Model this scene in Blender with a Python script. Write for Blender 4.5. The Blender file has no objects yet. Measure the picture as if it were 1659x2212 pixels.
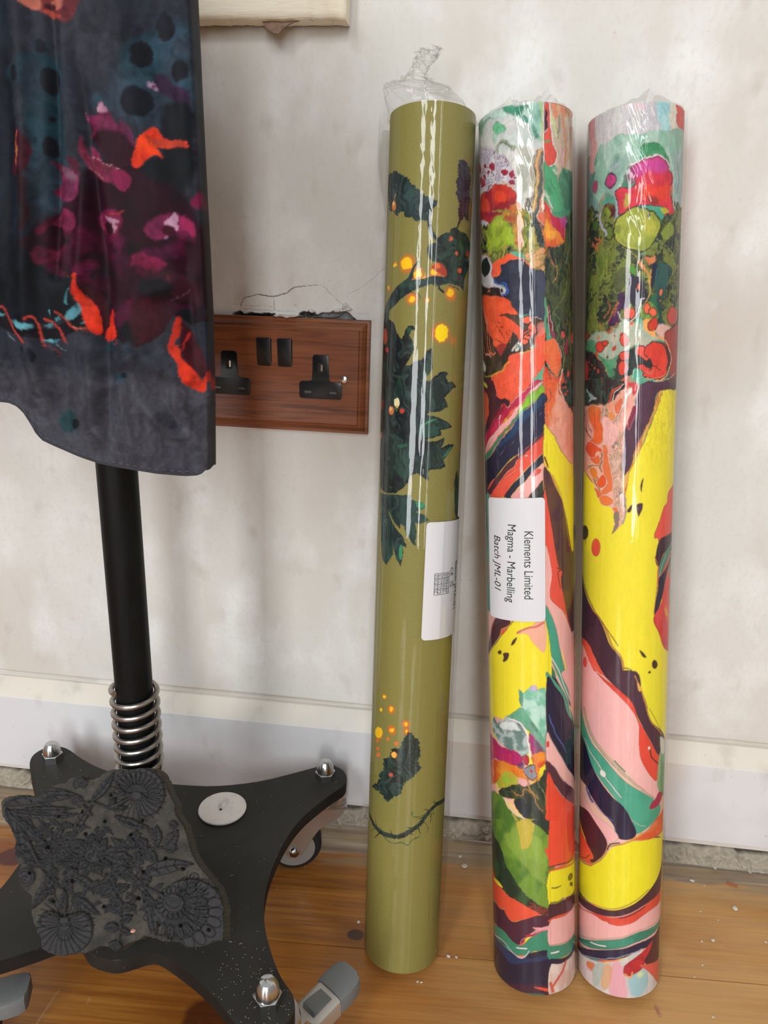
import bpy, bmesh, math, random
import numpy as np
from mathutils import Vector, Matrix
random.seed(4)
S = bpy.context.scene
COL = S.collection
mm = 0.001
# ------------------------------------------------------------------ camera
cd = bpy.data.cameras.new('camera'); cam = bpy.data.objects.new('camera', cd); COL.objects.link(cam)
F_PX, YAW, PITCH, ROLL = 1560.0, math.radians(-6.37), math.radians(17.2), math.radians(2.0)
fwd = Vector((math.sin(YAW)*math.cos(PITCH), math.cos(YAW)*math.cos(PITCH), -math.sin(PITCH)))
r0 = Vector((math.cos(YAW), -math.sin(YAW), 0)); u0 = r0.cross(fwd)
rt = r0*math.cos(ROLL)+u0*math.sin(ROLL); up = rt.cross(fwd)
M = Matrix((rt, up, -fwd)).transposed().to_4x4(); M.translation = (0, -0.636, 0.55682)
cam.matrix_world = M
cd.sensor_fit = 'VERTICAL'; cd.sensor_height = 24.0; cd.lens = 24.0*F_PX/2212.0
cd.clip_start = 0.01
S.camera = cam
# ------------------------------------------------------------------ exposure, sky, windows
S.view_settings.view_transform = 'Standard'; S.view_settings.look = 'None'
S.view_settings.gamma = 1.0; S.view_settings.use_curve_mapping = False
S.view_settings.exposure = 0.0
W = bpy.data.worlds.new('room_light'); S.world = W; W.use_nodes = True
nt = W.node_tree; bg = nt.nodes['Background']
tc = nt.nodes.new('ShaderNodeTexCoord'); sp = nt.nodes.new('ShaderNodeSeparateXYZ'); rp = nt.nodes.new('ShaderNodeValToRGB')
mr = nt.nodes.new('ShaderNodeMapRange'); mr.inputs[1].default_value = -1; mr.inputs[2].default_value = 1
nt.links.new(tc.outputs['Generated'], sp.inputs[0]); nt.links.new(sp.outputs[2], mr.inputs[0]); nt.links.new(mr.outputs[0], rp.inputs[0])
rp.color_ramp.elements[0].position = 0.30; rp.color_ramp.elements[0].color = (0.21, 0.17, 0.14, 1)
rp.color_ramp.elements[1].position = 0.80; rp.color_ramp.elements[1].color = (0.79, 0.785, 0.79, 1)
nt.links.new(rp.outputs[0], bg.inputs[0]); bg.inputs[1].default_value = 0.68
def window_light(name, loc, target, w, h, power, color=(0.955, 0.985, 1.0)):
    l = bpy.data.lights.new(name, 'AREA'); l.shape = 'RECTANGLE'; l.size = w; l.size_y = h; l.energy = power; l.color = color
    o = bpy.data.objects.new(name, l); COL.objects.link(o); o.location = loc
    o.rotation_euler = (Vector(target)-Vector(loc)).to_track_quat('-Z', 'Y').to_euler(); return o
window_light('window_daylight_left', (-1.12, -3.0, 1.47), (0, 0, 1.3), 0.50, 2.35, 54)
window_light('window_daylight_right', (0.32, -3.0, 1.47), (0, 0, 1.3), 0.34, 2.35, 41)
# ------------------------------------------------------------------ helpers
def srgb(h):
    c = [int(h[i:i+2], 16)/255 for i in (0, 2, 4)]
    return [v/12.92 if v <= .04045 else ((v+.055)/1.055)**2.4 for v in c]
def mat(name, col='808080', rough=.5, metal=0, spec=.5, attr=None, coat=0, bump=None, vary=None, sheen=0):
    m = bpy.data.materials.new(name); m.use_nodes = True; n = m.node_tree.nodes; L = m.node_tree.links; b = n['Principled BSDF']
    b.inputs['Roughness'].default_value = rough; b.inputs['Metallic'].default_value = metal
    b.inputs['Specular IOR Level'].default_value = spec; b.inputs['Coat Weight'].default_value = coat; b.inputs['Sheen Weight'].default_value = sheen
    co = n.new('ShaderNodeTexCoord')
    if attr:
        a = n.new('ShaderNodeAttribute'); a.attribute_name = attr; src = a.outputs['Color']
    else:
        c = n.new('ShaderNodeRGB'); c.outputs[0].default_value = (*srgb(col), 1); src = c.outputs[0]
    for v in (vary or []):                     # (colour2, scale xyz, low, high, amount)
        mp = n.new('ShaderNodeMapping'); mp.inputs['Scale'].default_value = v[1]; L.new(co.outputs['Object'], mp.inputs[0])
        nz = n.new('ShaderNodeTexNoise'); nz.inputs['Scale'].default_value = 1; nz.inputs['Detail'].default_value = 5; L.new(mp.outputs[0], nz.inputs['Vector'])
        r = n.new('ShaderNodeMapRange'); r.inputs[1].default_value = v[2]; r.inputs[2].default_value = v[3]; r.inputs[4].default_value = v[4]; L.new(nz.outputs[0], r.inputs[0])
        x = n.new('ShaderNodeMix'); x.data_type = 'RGBA'; L.new(r.outputs[0], x.inputs[0]); L.new(src, x.inputs[6]); x.inputs[7].default_value = (*srgb(v[0]), 1); src = x.outputs[2]
    L.new(src, b.inputs['Base Color'])
    if bump:                                   # (scale xyz, strength, distance)
        mp = n.new('ShaderNodeMapping'); mp.inputs['Scale'].default_value = bump[0]; L.new(co.outputs['Object'], mp.inputs[0])
        nz = n.new('ShaderNodeTexNoise'); nz.inputs['Scale'].default_value = 1; nz.inputs['Detail'].default_value = 4; L.new(mp.outputs[0], nz.inputs['Vector'])
        bp = n.new('ShaderNodeBump'); bp.inputs['Strength'].default_value = bump[1]; bp.inputs['Distance'].default_value = bump[2]
        L.new(nz.outputs[0], bp.inputs['Height']); L.new(bp.outputs[0], b.inputs['Normal'])
    return m
def tag(o, label, cat=None, group=None, kind=None):
    if label: o['label'] = label
    if cat: o['category'] = cat
    if group: o['group'] = group
    if kind: o['kind'] = kind
    return o
def empty(name, loc=(0, 0, 0)):
    o = bpy.data.objects.new(name, None); COL.objects.link(o); o.location = loc; o.empty_display_size = .02; return o
def link(name, me, m, parent=None, smooth=True):
    o = bpy.data.objects.new(name, me); COL.objects.link(o)
    if m: me.materials.append(m)
    if smooth:
        me.polygons.foreach_set('use_smooth', np.ones(len(me.polygons), bool))
    if parent:
        o.parent = parent; o.matrix_parent_inverse = Matrix.Translation(-parent.location)
    return o
def from_bm(name, bm, m, parent=None, smooth=True, sharp=35):
    bmesh.ops.recalc_face_normals(bm, faces=bm.faces[:])
    if smooth:
        for e in bm.edges:
            if len(e.link_faces) == 2 and e.calc_face_angle(0) > math.radians(sharp): e.smooth = False
    me = bpy.data.meshes.new(name); bm.to_mesh(me); bm.free(); return link(name, me, m, parent, smooth)
def quad_mesh(name, V, Fc, m, parent=None, cols=None, smooth=True):
    me = bpy.data.meshes.new(name); V = np.asarray(V, np.float32); Fc = np.asarray(Fc, np.int32)
    me.vertices.add(len(V)); me.vertices.foreach_set('co', V.ravel())
    me.loops.add(Fc.size); me.loops.foreach_set('vertex_index', Fc.ravel())
    me.polygons.add(len(Fc)); me.polygons.foreach_set('loop_start', np.arange(len(Fc), dtype=np.int32)*4)
    me.update(calc_edges=True)
    if cols is not None:
        a = me.color_attributes.new('col', 'FLOAT_COLOR', 'POINT'); c = np.ones((len(V), 4), np.float32); c[:, :3] = cols; a.data.foreach_set('color', c.ravel())
    return link(name, me, m, parent, smooth)
def grid_faces(nr, nc, wrap=False):
    i = np.arange(nr*nc).reshape(nr, nc)
    if wrap: i = np.concatenate([i, i[:, :1]], 1)
    return np.stack([i[:-1, :-1], i[:-1, 1:], i[1:, 1:], i[1:, :-1]], -1).reshape(-1, 4)
def box(bm, c, s, rot=None, bev=0, seg=2):
    r = bmesh.ops.create_cube(bm, size=1); vs = r['verts']
    bmesh.ops.scale(bm, vec=s, verts=vs)
    if bev: bmesh.ops.bevel(bm, geom=list({e for v in vs for e in v.link_edges}), offset=bev, segments=seg, affect='EDGES', profile=.5); 
    vs = [v for v in bm.verts if v.tag is False]
    if rot is not None: bmesh.ops.transform(bm, matrix=rot, verts=vs)
    bmesh.ops.translate(bm, vec=c, verts=vs)
    for v in vs: v.tag = True
def prism(bm, pts, z0, z1, f=lambda x, y, z: (x, y, z), bev=0):
    a = [bm.verts.new(f(x, y, z0)) for x, y in pts]; b = [bm.verts.new(f(x, y, z1)) for x, y in pts]; n = len(pts)
    bm.faces.new(a[::-1]); tf = bm.faces.new(b)
    for i in range(n): bm.faces.new((a[i], a[(i+1) % n], b[(i+1) % n], b[i]))
    if bev: bmesh.ops.bevel(bm, geom=list(tf.edges), offset=bev, segments=2, affect='EDGES', profile=.5)
    return tf
def lathe(bm, prof, n=32, f=Vector((0, 0, 0)), ax=None):
    Mx = Matrix.Identity(3) if ax is None else Vector((0, 0, 1)).rotation_difference(Vector(ax)).to_matrix()
    rings = []
    for r, z in prof:
        rings.append([bm.verts.new(Vector(f)+Mx @ Vector((max(r, 1e-5)*math.cos(2*math.pi*k/n), max(r, 1e-5)*math.sin(2*math.pi*k/n), z))) for k in range(n)])
    for a, b in zip(rings, rings[1:]):
        for k in range(n): bm.faces.new((a[k], a[(k+1) % n], b[(k+1) % n], b[k]))
    bm.faces.new(rings[0][::-1]); bm.faces.new(rings[-1])
def tube(bm, pts, r, n=10, cap=True):
    P = [Vector(p) for p in pts]; rings = []; ref = Vector((0.13, .31, .94))
    for i, p in enumerate(P):
        t = (P[min(i+1, len(P)-1)]-P[max(i-1, 0)]).normalized()
        a = t.cross(ref).normalized(); b = t.cross(a).normalized(); rr = r[i] if isinstance(r, (list, tuple)) else r
        if i and (a.dot(pa) < 0): a, b = -a, -b
        pa = a
        rings.append([bm.verts.new(p+(a*math.cos(2*math.pi*k/n)+b*math.sin(2*math.pi*k/n))*rr) for k in range(n)])
    for a, b in zip(rings, rings[1:]):
        for k in range(n): bm.faces.new((a[k], a[(k+1) % n], b[(k+1) % n], b[k]))
    if cap: bm.faces.new(rings[0][::-1]); bm.faces.new(rings[-1])
def catmull(p, closed=True, k=4):
    p = np.asarray(p, float); n = len(p); out = []
    for i in range(n if closed else n-1):
        if closed: a, b, c, d = p[(i-1) % n], p[i], p[(i+1) % n], p[(i+2) % n]
        else: a, b, c, d = p[max(i-1, 0)], p[i], p[i+1], p[min(i+2, n-1)]
        for t in np.arange(k)/k:
            out.append(.5*(2*b+(c-a)*t+(2*a-5*b+4*c-d)*t*t+(3*b-a-3*c+d)*t**3))
    if not closed: out.append(p[-1])
    return np.array(out)
# ------------------------------------------------------------------ printed pattern painter (numpy, on a surface's own mm grid)
RT = np.random.RandomState(7).rand(256, 256).astype(np.float32)
def vnoise(x, y, seed=0):
    x = x+seed*17.3; y = y+seed*31.7; xi = np.floor(x).astype(np.int32); yi = np.floor(y).astype(np.int32); fx = x-xi; fy = y-yi
    fx = fx*fx*(3-2*fx); fy = fy*fy*(3-2*fy); x0 = xi & 255; x1 = (xi+1) & 255; y0 = yi & 255; y1 = (yi+1) & 255
    return (RT[y0, x0]*(1-fx)+RT[y0, x1]*fx)*(1-fy)+(RT[y1, x0]*(1-fx)+RT[y1, x1]*fx)*fy
def fbm(x, y, seed=0, o=3):
    s = 0; a = .5; t = 0
    for i in range(o): s = s+a*vnoise(x*2**i, y*2**i, seed+i*3); t += a; a *= .5
    return s/t
def sstep(a, b, x):
    t = np.clip((x-a)/(b-a+1e-9), 0, 1); return t*t*(3-2*t)
p, l, g, m = 'p', 'l', 'g', 'm'
class Canvas:
    def __init__(self, U, V, base):
        self.U = np.asarray(U, np.float32); self.V = np.asarray(V, np.float32); self.c = np.zeros((len(V), len(U), 3), np.float32); self.c[:] = base
        self.h = np.zeros((len(V), len(U)), np.float32)
        UU, VV = np.meshgrid(self.U, self.V)
        self.UU, self.VV = UU, VV
        self.wu = (fbm(UU/7, VV/7, 1, 4)-.5)*2.2; self.wv = (fbm(UU/7, VV/7, 9, 4)-.5)*2.2
        self.wu += (fbm(UU/1.5, VV/1.5, 14, 2)-.5)*.7; self.wv += (fbm(UU/1.5, VV/1.5, 19, 2)-.5)*.7
    def win(self, P, pad):
        i0, i1 = np.searchsorted(self.U, [P[:, 0].min()-pad, P[:, 0].max()+pad]); j0, j1 = np.searchsorted(self.V, [P[:, 1].min()-pad, P[:, 1].max()+pad])
        return (slice(j0, j1), slice(i0, i1)) if i1 > i0 and j1 > j0 else None
    def blend(self, w, a, col): self.c[w] += a[..., None]*(np.asarray(col, np.float32)-self.c[w])
    def sd(self, w, P, warp):
        X = self.UU[w]+self.wu[w]*warp; Y = self.VV[w]+self.wv[w]*warp
        d = np.full(X.shape, 1e9, np.float32); ins = np.zeros(X.shape, bool); n = len(P); P = P.astype(np.float32)
        for i in range(n):
            ax, ay = P[i]; bx, by = P[(i+1) % n]; ex, ey = bx-ax, by-ay; q = ex*ex+ey*ey
            if q < 1e-12: continue
            px, py = X-ax, Y-ay; t = np.clip((px*ex+py*ey)/q, 0, 1); dx = px-t*ex; dy = py-t*ey; np.minimum(d, dx*dx+dy*dy, out=d)
            if ay != by: ins ^= ((ay > Y) != (by > Y)) & (px < ex*(Y-ay)/(by-ay))
        d = np.sqrt(d); return np.where(ins, d, -d), X, Y
    def tex(self, X, Y, t, seed):
        a = math.radians(t[3]); c, s = math.cos(a), math.sin(a)
        return sstep(.38, .66, fbm((X*c+Y*s)/t[1], (-X*s+Y*c)/t[2], seed, 4))
    def run(self, ops):
        for k, o in enumerate(ops):
            getattr(self, 'op_'+o[0])(o, k)
    def op_p(self, o, k):
        _, col, pts, s, wp, t, ol, a, sm, hg = o; P = np.array(pts, float).reshape(-1, 2)/10
        if sm: P = catmull(P)
        s = max(s/10, .25); wp = wp/10; ow = ol[1]/10 if ol else 0
        w = self.win(P, s+wp*1.2+ow+1)
        if not w: return
        d, X, Y = self.sd(w, P, wp); al = sstep(-s/2, s/2, d)*a/100
        if ol: self.blend(w, sstep(-s/2-ow, s/2-ow, d), srgb(ol[0]))
        cc = np.array(srgb(col), np.float32)
        if t: cc = cc+self.tex(X, Y, t, k)[..., None]*(np.array(srgb(t[0]), np.float32)-cc)*.85
        self.blend(w, al, cc)
        if hg: self.h[w] += sstep(-s/2, s*1.5, d)*(hg/10-np.where(hg > 0, np.minimum(self.h[w], hg/10), 0))
    def op_l(self, o, k):
        _, col, pts, wd, s, wp, a, hg, tp = o; P = catmull(np.array(pts, float).reshape(-1, 2)/10, False, 4); s = max(s/10, .25); wp = wp/10; r = max(wd/20, .14)
        w = self.win(P, r+s+wp*1.2+.6)
        if not w: return
        X = self.UU[w]+self.wu[w]*wp; Y = self.VV[w]+self.wv[w]*wp; d = np.full(X.shape, -1e9, np.float32); n = len(P)-1
        for i in range(n):
            ax, ay = P[i]; ex, ey = P[i+1]-P[i]; q = ex*ex+ey*ey
            if q < 1e-12: continue
            px, py = X-ax, Y-ay; t_ = np.clip((px*ex+py*ey)/q, 0, 1); rr = r*(1-.85*(i+t_)/n) if tp else r
            np.maximum(d, rr-np.sqrt((px-t_*ex)**2+(py-t_*ey)**2), out=d)
        al = sstep(-s/2, s/2, d)
        self.blend(w, al*a/100, srgb(col))
        if hg: self.h[w] += al*((hg/10-np.minimum(self.h[w], hg/10)) if hg > 0 else hg/10)
    def op_g(self, o, k):
        _, col, c, ru, rv, a = o; P = np.array([[c[0]-ru, c[1]-rv], [c[0]+ru, c[1]+rv]], float)/10; w = self.win(P, 1)
        if not w: return
        q = ((self.UU[w]-c[0]/10)/(ru/10))**2+((self.VV[w]-c[1]/10)/(rv/10))**2
        self.blend(w, np.clip(1-q, 0, 1)**1.5*a/100, srgb(col))
    def op_m(self, o, k):
        _, cols, pts, su, sv, ang, fr, s, wp, seed, a = o; P = catmull(np.array(pts, float).reshape(-1, 2)/10); s = max(s/10, .25); wp = wp/10; w = self.win(P, s+wp*1.2+1)
        if not w: return
        d, X, Y = self.sd(w, P, wp); A = math.radians(ang); c, sn = math.cos(A), math.sin(A); x = (X*c+Y*sn)/su; y = (-X*sn+Y*c)/sv
        qx = fbm(x, y, seed, 4); qy = fbm(x, y, seed+50, 4); v = fbm(x+2.6*qx, y+2.6*qy, seed+9, 5)*fr*len(cols)/3
        C = np.array([srgb(h) for h in cols], np.float32); i = np.floor(v).astype(int); f = sstep(.08, .92, v-i)[..., None]
        fine = .72+.56*fbm(x*4+3*qx, y*4+3*qy, seed+21, 4)
        self.blend(w, sstep(-s/2, s/2, d)*a/100, (C[i % len(cols)]*(1-f)+C[(i+1) % len(cols)]*f)*fine[..., None])
# ------------------------------------------------------------------ SETTING
# wall: plaster with cracks and the broken hole above the socket
def axis(parts):
    out = []
    for a, b, st in parts: out.append(np.arange(a, b-1e-6, st))
    return np.concatenate(out+[[parts[-1][1]]])
wu = axis([(-1700, -600, 100), (-600, -240, 4), (-240, -60, .55), (-60, 450, 4), (450, 1500, 105)])
wv = axis([(30, 140, 5), (140, 160, 1), (160, 515, 5), (515, 578, .55), (578, 900, 5), (900, 1700, 100)])
wc = Canvas(wu, wv, srgb('d9d7d2'))
wc.run([
(p,'8e8b86',[-2103,5312,-2079,5327,-2047,5340,-2033,5329,-1997,5315,-1954,5324,-1902,5323,-1817,5325,-1734,5320,-1650,5318,-1587,5323,-1525,5320,-1513,5340,-1473,5349,-1442,5345,-1416,5361,-1390,5360,-1364,5337,-1318,5343,-1267,5349,-1241,5353,-1215,5363,-1179,5348,-1135,5357,-1103,5358,-1077,5349,-1046,5321,-1014,5273,-1400,5263,-1818,5277,-2093,5277],6,10,('4a4c4c',3,2,0),0,100,1,-90),
(p,'454746',[-2081,5325,-1997,5310,-1734,5315,-1713,5301,-1818,5287,-2029,5299],6,8,0,0,100,1,-60),
(p,'2e3233',[-1235,5309,-1153,5336,-1103,5355,-1046,5316,-1019,5288,-1194,5291,-1400,5293,-1369,5309],6,8,0,0,100,1,-80),
(p,'5a5c5a',[-1515,5330,-1442,5338,-1318,5335,-1256,5338,-1339,5320,-1452,5301,-1504,5299],6,10,('3a3e3e',2,1,0),0,100,1,-20),
(p,'c9c3ba',[-1725,5316,-1650,5325,-1535,5323,-1504,5307,-1608,5297,-1713,5301],5,10,('9a968e',3,2,0),0,100,1,95),
(p,'cfc8be',[-1073,5412,-1077,5402,-1088,5393,-1103,5390,-1119,5392,-1130,5400,-1134,5410,-1130,5421,-1119,5429,-1104,5433,-1089,5430,-1077,5423],5,12,('a8a29a',2,2,0),0,100,1,22),
(p,'cfc8be',[-1046,5384,-1049,5374,-1059,5367,-1072,5364,-1085,5366,-1095,5373,-1099,5382,-1096,5392,-1086,5400,-1073,5403,-1060,5401,-1050,5394],5,12,('a8a29a',2,2,0),0,100,1,22),
(p,'cfc8be',[-1142,5371,-1146,5361,-1158,5354,-1174,5350,-1191,5352,-1203,5359,-1207,5369,-1203,5379,-1191,5386,-1175,5389,-1158,5387,-1146,5381],5,12,('a8a29a',2,2,0),0,100,1,22),
(p,'cfc8be',[-1366,5363,-1370,5353,-1383,5345,-1401,5342,-1418,5344,-1431,5351,-1436,5360,-1431,5370,-1418,5378,-1401,5381,-1383,5379,-1370,5372],5,12,('a8a29a',2,2,0),0,100,1,22),
(p,'cfc8be',[-1105,5387,-1108,5381,-1114,5377,-1123,5375,-1133,5376,-1139,5380,-1142,5386,-1140,5392,-1133,5396,-1124,5398,-1115,5397,-1108,5393],5,12,('a8a29a',2,2,0),0,100,1,22),
(l,'5e5046',[-2038,5366,-2028,5403,-2010,5433,-1983,5453,-1899,5473,-1862,5478],4,2,4,100,-12,0),
(l,'3e342e',[-1867,5477,-1841,5478,-1794,5472,-1737,5469,-1685,5480,-1628,5499,-1595,5525,-1561,5548],6,2,5,100,-18,0),
(l,'5e5046',[-1566,5547,-1504,5556,-1458,5561],5,2,4,100,-12,0),
(l,'75675c',[-1448,5563,-1371,5574,-1335,5577],4,2,4,100,-9,0),
(l,'8a7c70',[-1335,5577,-1289,5554,-1248,5512,-1196,5476,-1129,5418],3,2,6,90,-6,0),
(l,'8a7c70',[-1742,5468,-1736,5437,-1733,5359],3,2,4,100,-6,0),
(l,'9a8c80',[-1094,5470,-1070,5514,-1020,5537,-955,5578,-916,5617,-857,5658,-770,5731],3,2,6,85,-5,0),
(l,'a09488',[-2121,5390,-2068,5398,-2026,5393,-1943,5376,-1858,5389,-1754,5378],3,2,8,70,-4,0),
(l,'8a8076',[-1561,5407,-1537,5398],4,2,0,100,0,0),
(l,'b0a598',[-1041,5349,-907,5351,-903,5278],3,2,3,80,0,0),
(l,'b0a598',[-881,5278,-873,5235],4,2,0,70,0,0),
(l,'a09488',[-2006,5354,-1817,5346,-1650,5348,-1546,5344],4,4,10,60,-6,0)])
hh = wc.h.copy(); hh += (vnoise(wc.UU/40, wc.VV/40, 3)-.5)*.5+(vnoise(wc.UU/130, wc.VV/90, 5)-.5)*1.0
joint = np.exp(-((wc.VV-150.5-.6*vnoise(wc.UU/30, wc.VV*0, 4))/1.7)**2); hh -= 3.0*joint      # groove where the plaster meets the baseboard
wc.c += (np.array(srgb('aa9f90'), np.float32)-wc.c)*(joint*.7)[..., None]  # shadow line painted along the groove
rough = np.abs(wc.h) > .4
hh += np.where(rough, (fbm(wc.UU/2.2, wc.VV/1.6, 4, 3)-.5)*np.minimum(np.abs(wc.h), 6)*.9, 0)
V = np.stack([wc.UU*mm, -hh*mm, wc.VV*mm], -1).reshape(-1, 3)
m_wall = mat('plaster', rough=.9, spec=.15, attr='col', vary=[('cdc7be', (6, 6, 5), .42, .66, .8), ('c2b6aa', (11, 11, 5), .54, .74, .6), ('e9e9e7', (17, 17, 12), .5, .7, .75), ('b5aba0', (42, 42, 26), .60, .78, .5), ('cdc7bf', (240, 240, 160), .5, .75, .4), ('a39a90', (420, 420, 300), .69, .76, .5)], bump=((35, 35, 25), .12, .004))
wall = quad_mesh('wall_back', V, grid_faces(len(wv), len(wu)), m_wall, cols=wc.c.reshape(-1, 3)); tag(wall, 'cream bare plaster wall with cracks above the socket', kind='structure')
# baseboard
bm = bmesh.new()
prof = [(6, 46.5), (-15.6, 46.5), (-15.6, 130.8), (-15.0, 132.0), (-12.6, 135.2), (-10.2, 139.0), (-9.8, 139.6), (-6.0, 144.5), (-2.6, 148.2), (-1.0, 148.6), (6, 148.8)]
xs = [-1.7+i*.05 for i in range(65)]
rings = [[bm.verts.new((x, y*mm+.0006*math.sin(x*9), z*mm+.0005*math.sin(x*5+1))) for y, z in prof] for x in xs]
for a, b in zip(rings, rings[1:]):
    for i in range(len(prof)-1): bm.faces.new((a[i], a[i+1], b[i+1], b[i]))
m_bb = mat('baseboard_paint', rough=.5, spec=.3, attr='col', vary=[('b9b7b8', (9, 9, 9), .45, .72, .6), ('a59d95', (44, 44, 24), .62, .8, .4), ('8f857a', (160, 160, 120), .7, .8, .35)])
bb = from_bm('baseboard_back', bm, m_bb, sharp=20); tag(bb, 'white painted baseboard along the wall', kind='structure')
ca = bb.data.color_attributes.new('col', 'FLOAT_COLOR', 'POINT')
for k, v in enumerate(bb.data.vertices): ca.data[k].color = (*srgb('ddd6c9' if v.co.z > .1312 else 'dadadc'), 1)      # cream moulding above a grey-white face
# floor: pine boards turned slightly against the wall, gaps between the boards
FA = math.radians(2.78); dX, dY = math.cos(FA), math.sin(FA)
def fl(u, v, z): return (u*dX-v*dY, -.1421+u*dY+v*dX, z)     # u along the board, v across; v = 0 on the visible joint
m_floor = bpy.data.materials.new('varnished_pine'); m_floor.use_nodes = True
n = m_floor.node_tree.nodes; L = m_floor.node_tree.links; b = n['Principled BSDF']
co = n.new('ShaderNodeTexCoord'); rot = n.new('ShaderNodeMapping'); rot.vector_type = 'POINT'; L.new(co.outputs['Object'], rot.inputs[0])
rot.inputs['Rotation'].default_value = (0, 0, -FA)
rot.inputs['Location'].default_value = (0.1421*dY*1.0, 0.1421*dX, 0)
def noise(scale, detail=4, dist=0, vec=None):
    mp = n.new('ShaderNodeMapping'); mp.inputs['Scale'].default_value = scale; L.new(vec or rot.outputs[0], mp.inputs[0])
    z = n.new('ShaderNodeTexNoise'); z.inputs['Scale'].default_value = 1; z.inputs['Detail'].default_value = detail; z.inputs['Distortion'].default_value = dist; L.new(mp.outputs[0], z.inputs['Vector']); return z.outputs[0]
def ramp(src, stops):
    r = n.new('ShaderNodeValToRGB'); L.new(src, r.inputs[0]); e = r.color_ramp.elements
    for i, (pos, c) in enumerate(stops):
        q = e[i] if i < 2 else e.new(pos); q.position = pos; q.color = (*srgb(c), 1)
    return r.outputs[0]
def mix(f, a, c):
    x = n.new('ShaderNodeMix'); x.data_type = 'RGBA'
    if isinstance(f, float): x.inputs[0].default_value = f
    else: L.new(f, x.inputs[0])
    L.new(a, x.inputs[6])
    if isinstance(c, str): x.inputs[7].default_value = (*srgb(c), 1)
    else: L.new(c, x.inputs[7])
    return x.outputs[2]
def mrange(src, a, c, lo=0., hi=1.):
    r = n.new('ShaderNodeMapRange'); r.inputs[1].default_value = a; r.inputs[2].default_value = c; r.inputs[3].default_value = lo; r.inputs[4].default_value = hi; r.interpolation_type = 'SMOOTHSTEP'; L.new(src, r.inputs[0]); return r.outputs[0]
def math_(op, a, c):
    x = n.new('ShaderNodeMath'); x.operation = op
    for i, q in enumerate((a, c)):
        if isinstance(q, (int, float)): x.inputs[i].default_value = q
        else: L.new(q, x.inputs[i])
    return x.outputs[0]
grain = ramp(noise((5, 120, 120), 6, .6), [(.28, '7a4414'), (.72, 'bd8238'), (.5, 'a46523')])
broad = mix(mrange(noise((2.2, 16, 16), 3, .4), .35, .7, 0, .75), grain, 'b9793a')
warm = mix(mrange(noise((3, 9, 9), 2), .5, .75, 0, .55), broad, '8a4c1e')
fine = mix(mrange(noise((14, 420, 420), 3), .5, .72, 0, .45), warm, '70421c')
sx = n.new('ShaderNodeSeparateXYZ'); L.new(rot.outputs[0], sx.inputs[0])
# knots
colr = fine
for ku, kv, kr, kc in [(-.068, .0135, .0062, '3a2420'), (-.42, .069, .013, '5a2a1c'), (-.17, -.075, .02, '5a2e14'), (.30, -.10, .02, '6a3818'), (.02, -.085, .012, '5e3216')]:
    du = math_('SUBTRACT', sx.outputs[0], ku); dv = math_('SUBTRACT', sx.outputs[1], kv)
    dd = math_('SQRT', math_('ADD', math_('MULTIPLY', math_('MULTIPLY', du, du), .55), math_('MULTIPLY', dv, dv)), 0)
    dd = math_('ADD', dd, math_('MULTIPLY', noise((60, 60, 60), 3), kr*.35))
    halo = mrange(dd, kr*3.2, kr*1.2, 0, .5); colr = mix(halo, colr, '7a4218'); colr = mix(mrange(dd, kr*1.25, kr*.95), colr, kc)
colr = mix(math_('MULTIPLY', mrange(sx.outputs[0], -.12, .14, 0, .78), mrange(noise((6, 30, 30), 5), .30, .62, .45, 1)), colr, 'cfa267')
# bare grey strip along the wall, ragged varnish edge
edge = math_('ADD', sx.outputs[1], math_('MULTIPLY', math_('SUBTRACT', noise((26, 26, 26), 4), .5), .016))
bare_w = ramp(noise((5, 170, 170), 5, .3), [(.3, '857564'), (.7, 'bdad96'), (.5, 'a08c74')])
bare_w = mix(mrange(noise((12, 40, 40), 3), .55, .7, 0, .6), bare_w, '6e6258')
colr = mix(mrange(edge, .106, .113), colr, bare_w)
wornf = math_('MULTIPLY', mrange(edge, .074, .108), mrange(noise((8, 70, 70), 4), .44, .64, 0, .85)); colr = mix(wornf, colr, 'a08a6a')
scr = mrange(noise((60, 14, 14), 6, 2.0), .67, .76, 0, .4); colr = mix(scr, colr, 'c8a478')
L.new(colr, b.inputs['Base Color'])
L.new(mrange(edge, .106, .113, .34, .8), b.inputs['Roughness']); b.inputs['Specular IOR Level'].default_value = .45
bp = n.new('ShaderNodeBump'); bp.inputs['Strength'].default_value = .25; bp.inputs['Distance'].default_value = .002; L.new(noise((8, 160, 160), 4), bp.inputs['Height']); L.new(bp.outputs[0], b.inputs['Normal'])
bm = bmesh.new()
v0 = .138
for k in range(-14, 1):
    a, c = k*.132, (k+1)*.132 if k < 0 else v0+.012
    a += .0004; c -= .0004
    if k == 0: c = .180
    pts = [fl(u, v, z) for u, v, z in [(-1.7, a, 0), (1.5, a, 0), (1.5, c, 0), (-1.7, c, 0)]]
    if k == 0: pts = [fl(-1.7, a, 0), fl(1.5, a, 0), (1.5, .001, 0), (-1.7, .001, 0)]
    t_ = [bm.verts.new(q) for q in pts]; d_ = [bm.verts.new((q[0], q[1], -.02)) for q in pts]
    bm.faces.new(t_); bm.faces.new(d_[::-1])
    for i in range(4): bm.faces.new((d_[i], d_[(i+1) % 4], t_[(i+1) % 4], t_[i]))
fo = from_bm('floor', bm, m_floor, smooth=False); tag(fo, 'worn varnished pine floorboards', kind='structure')
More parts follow.
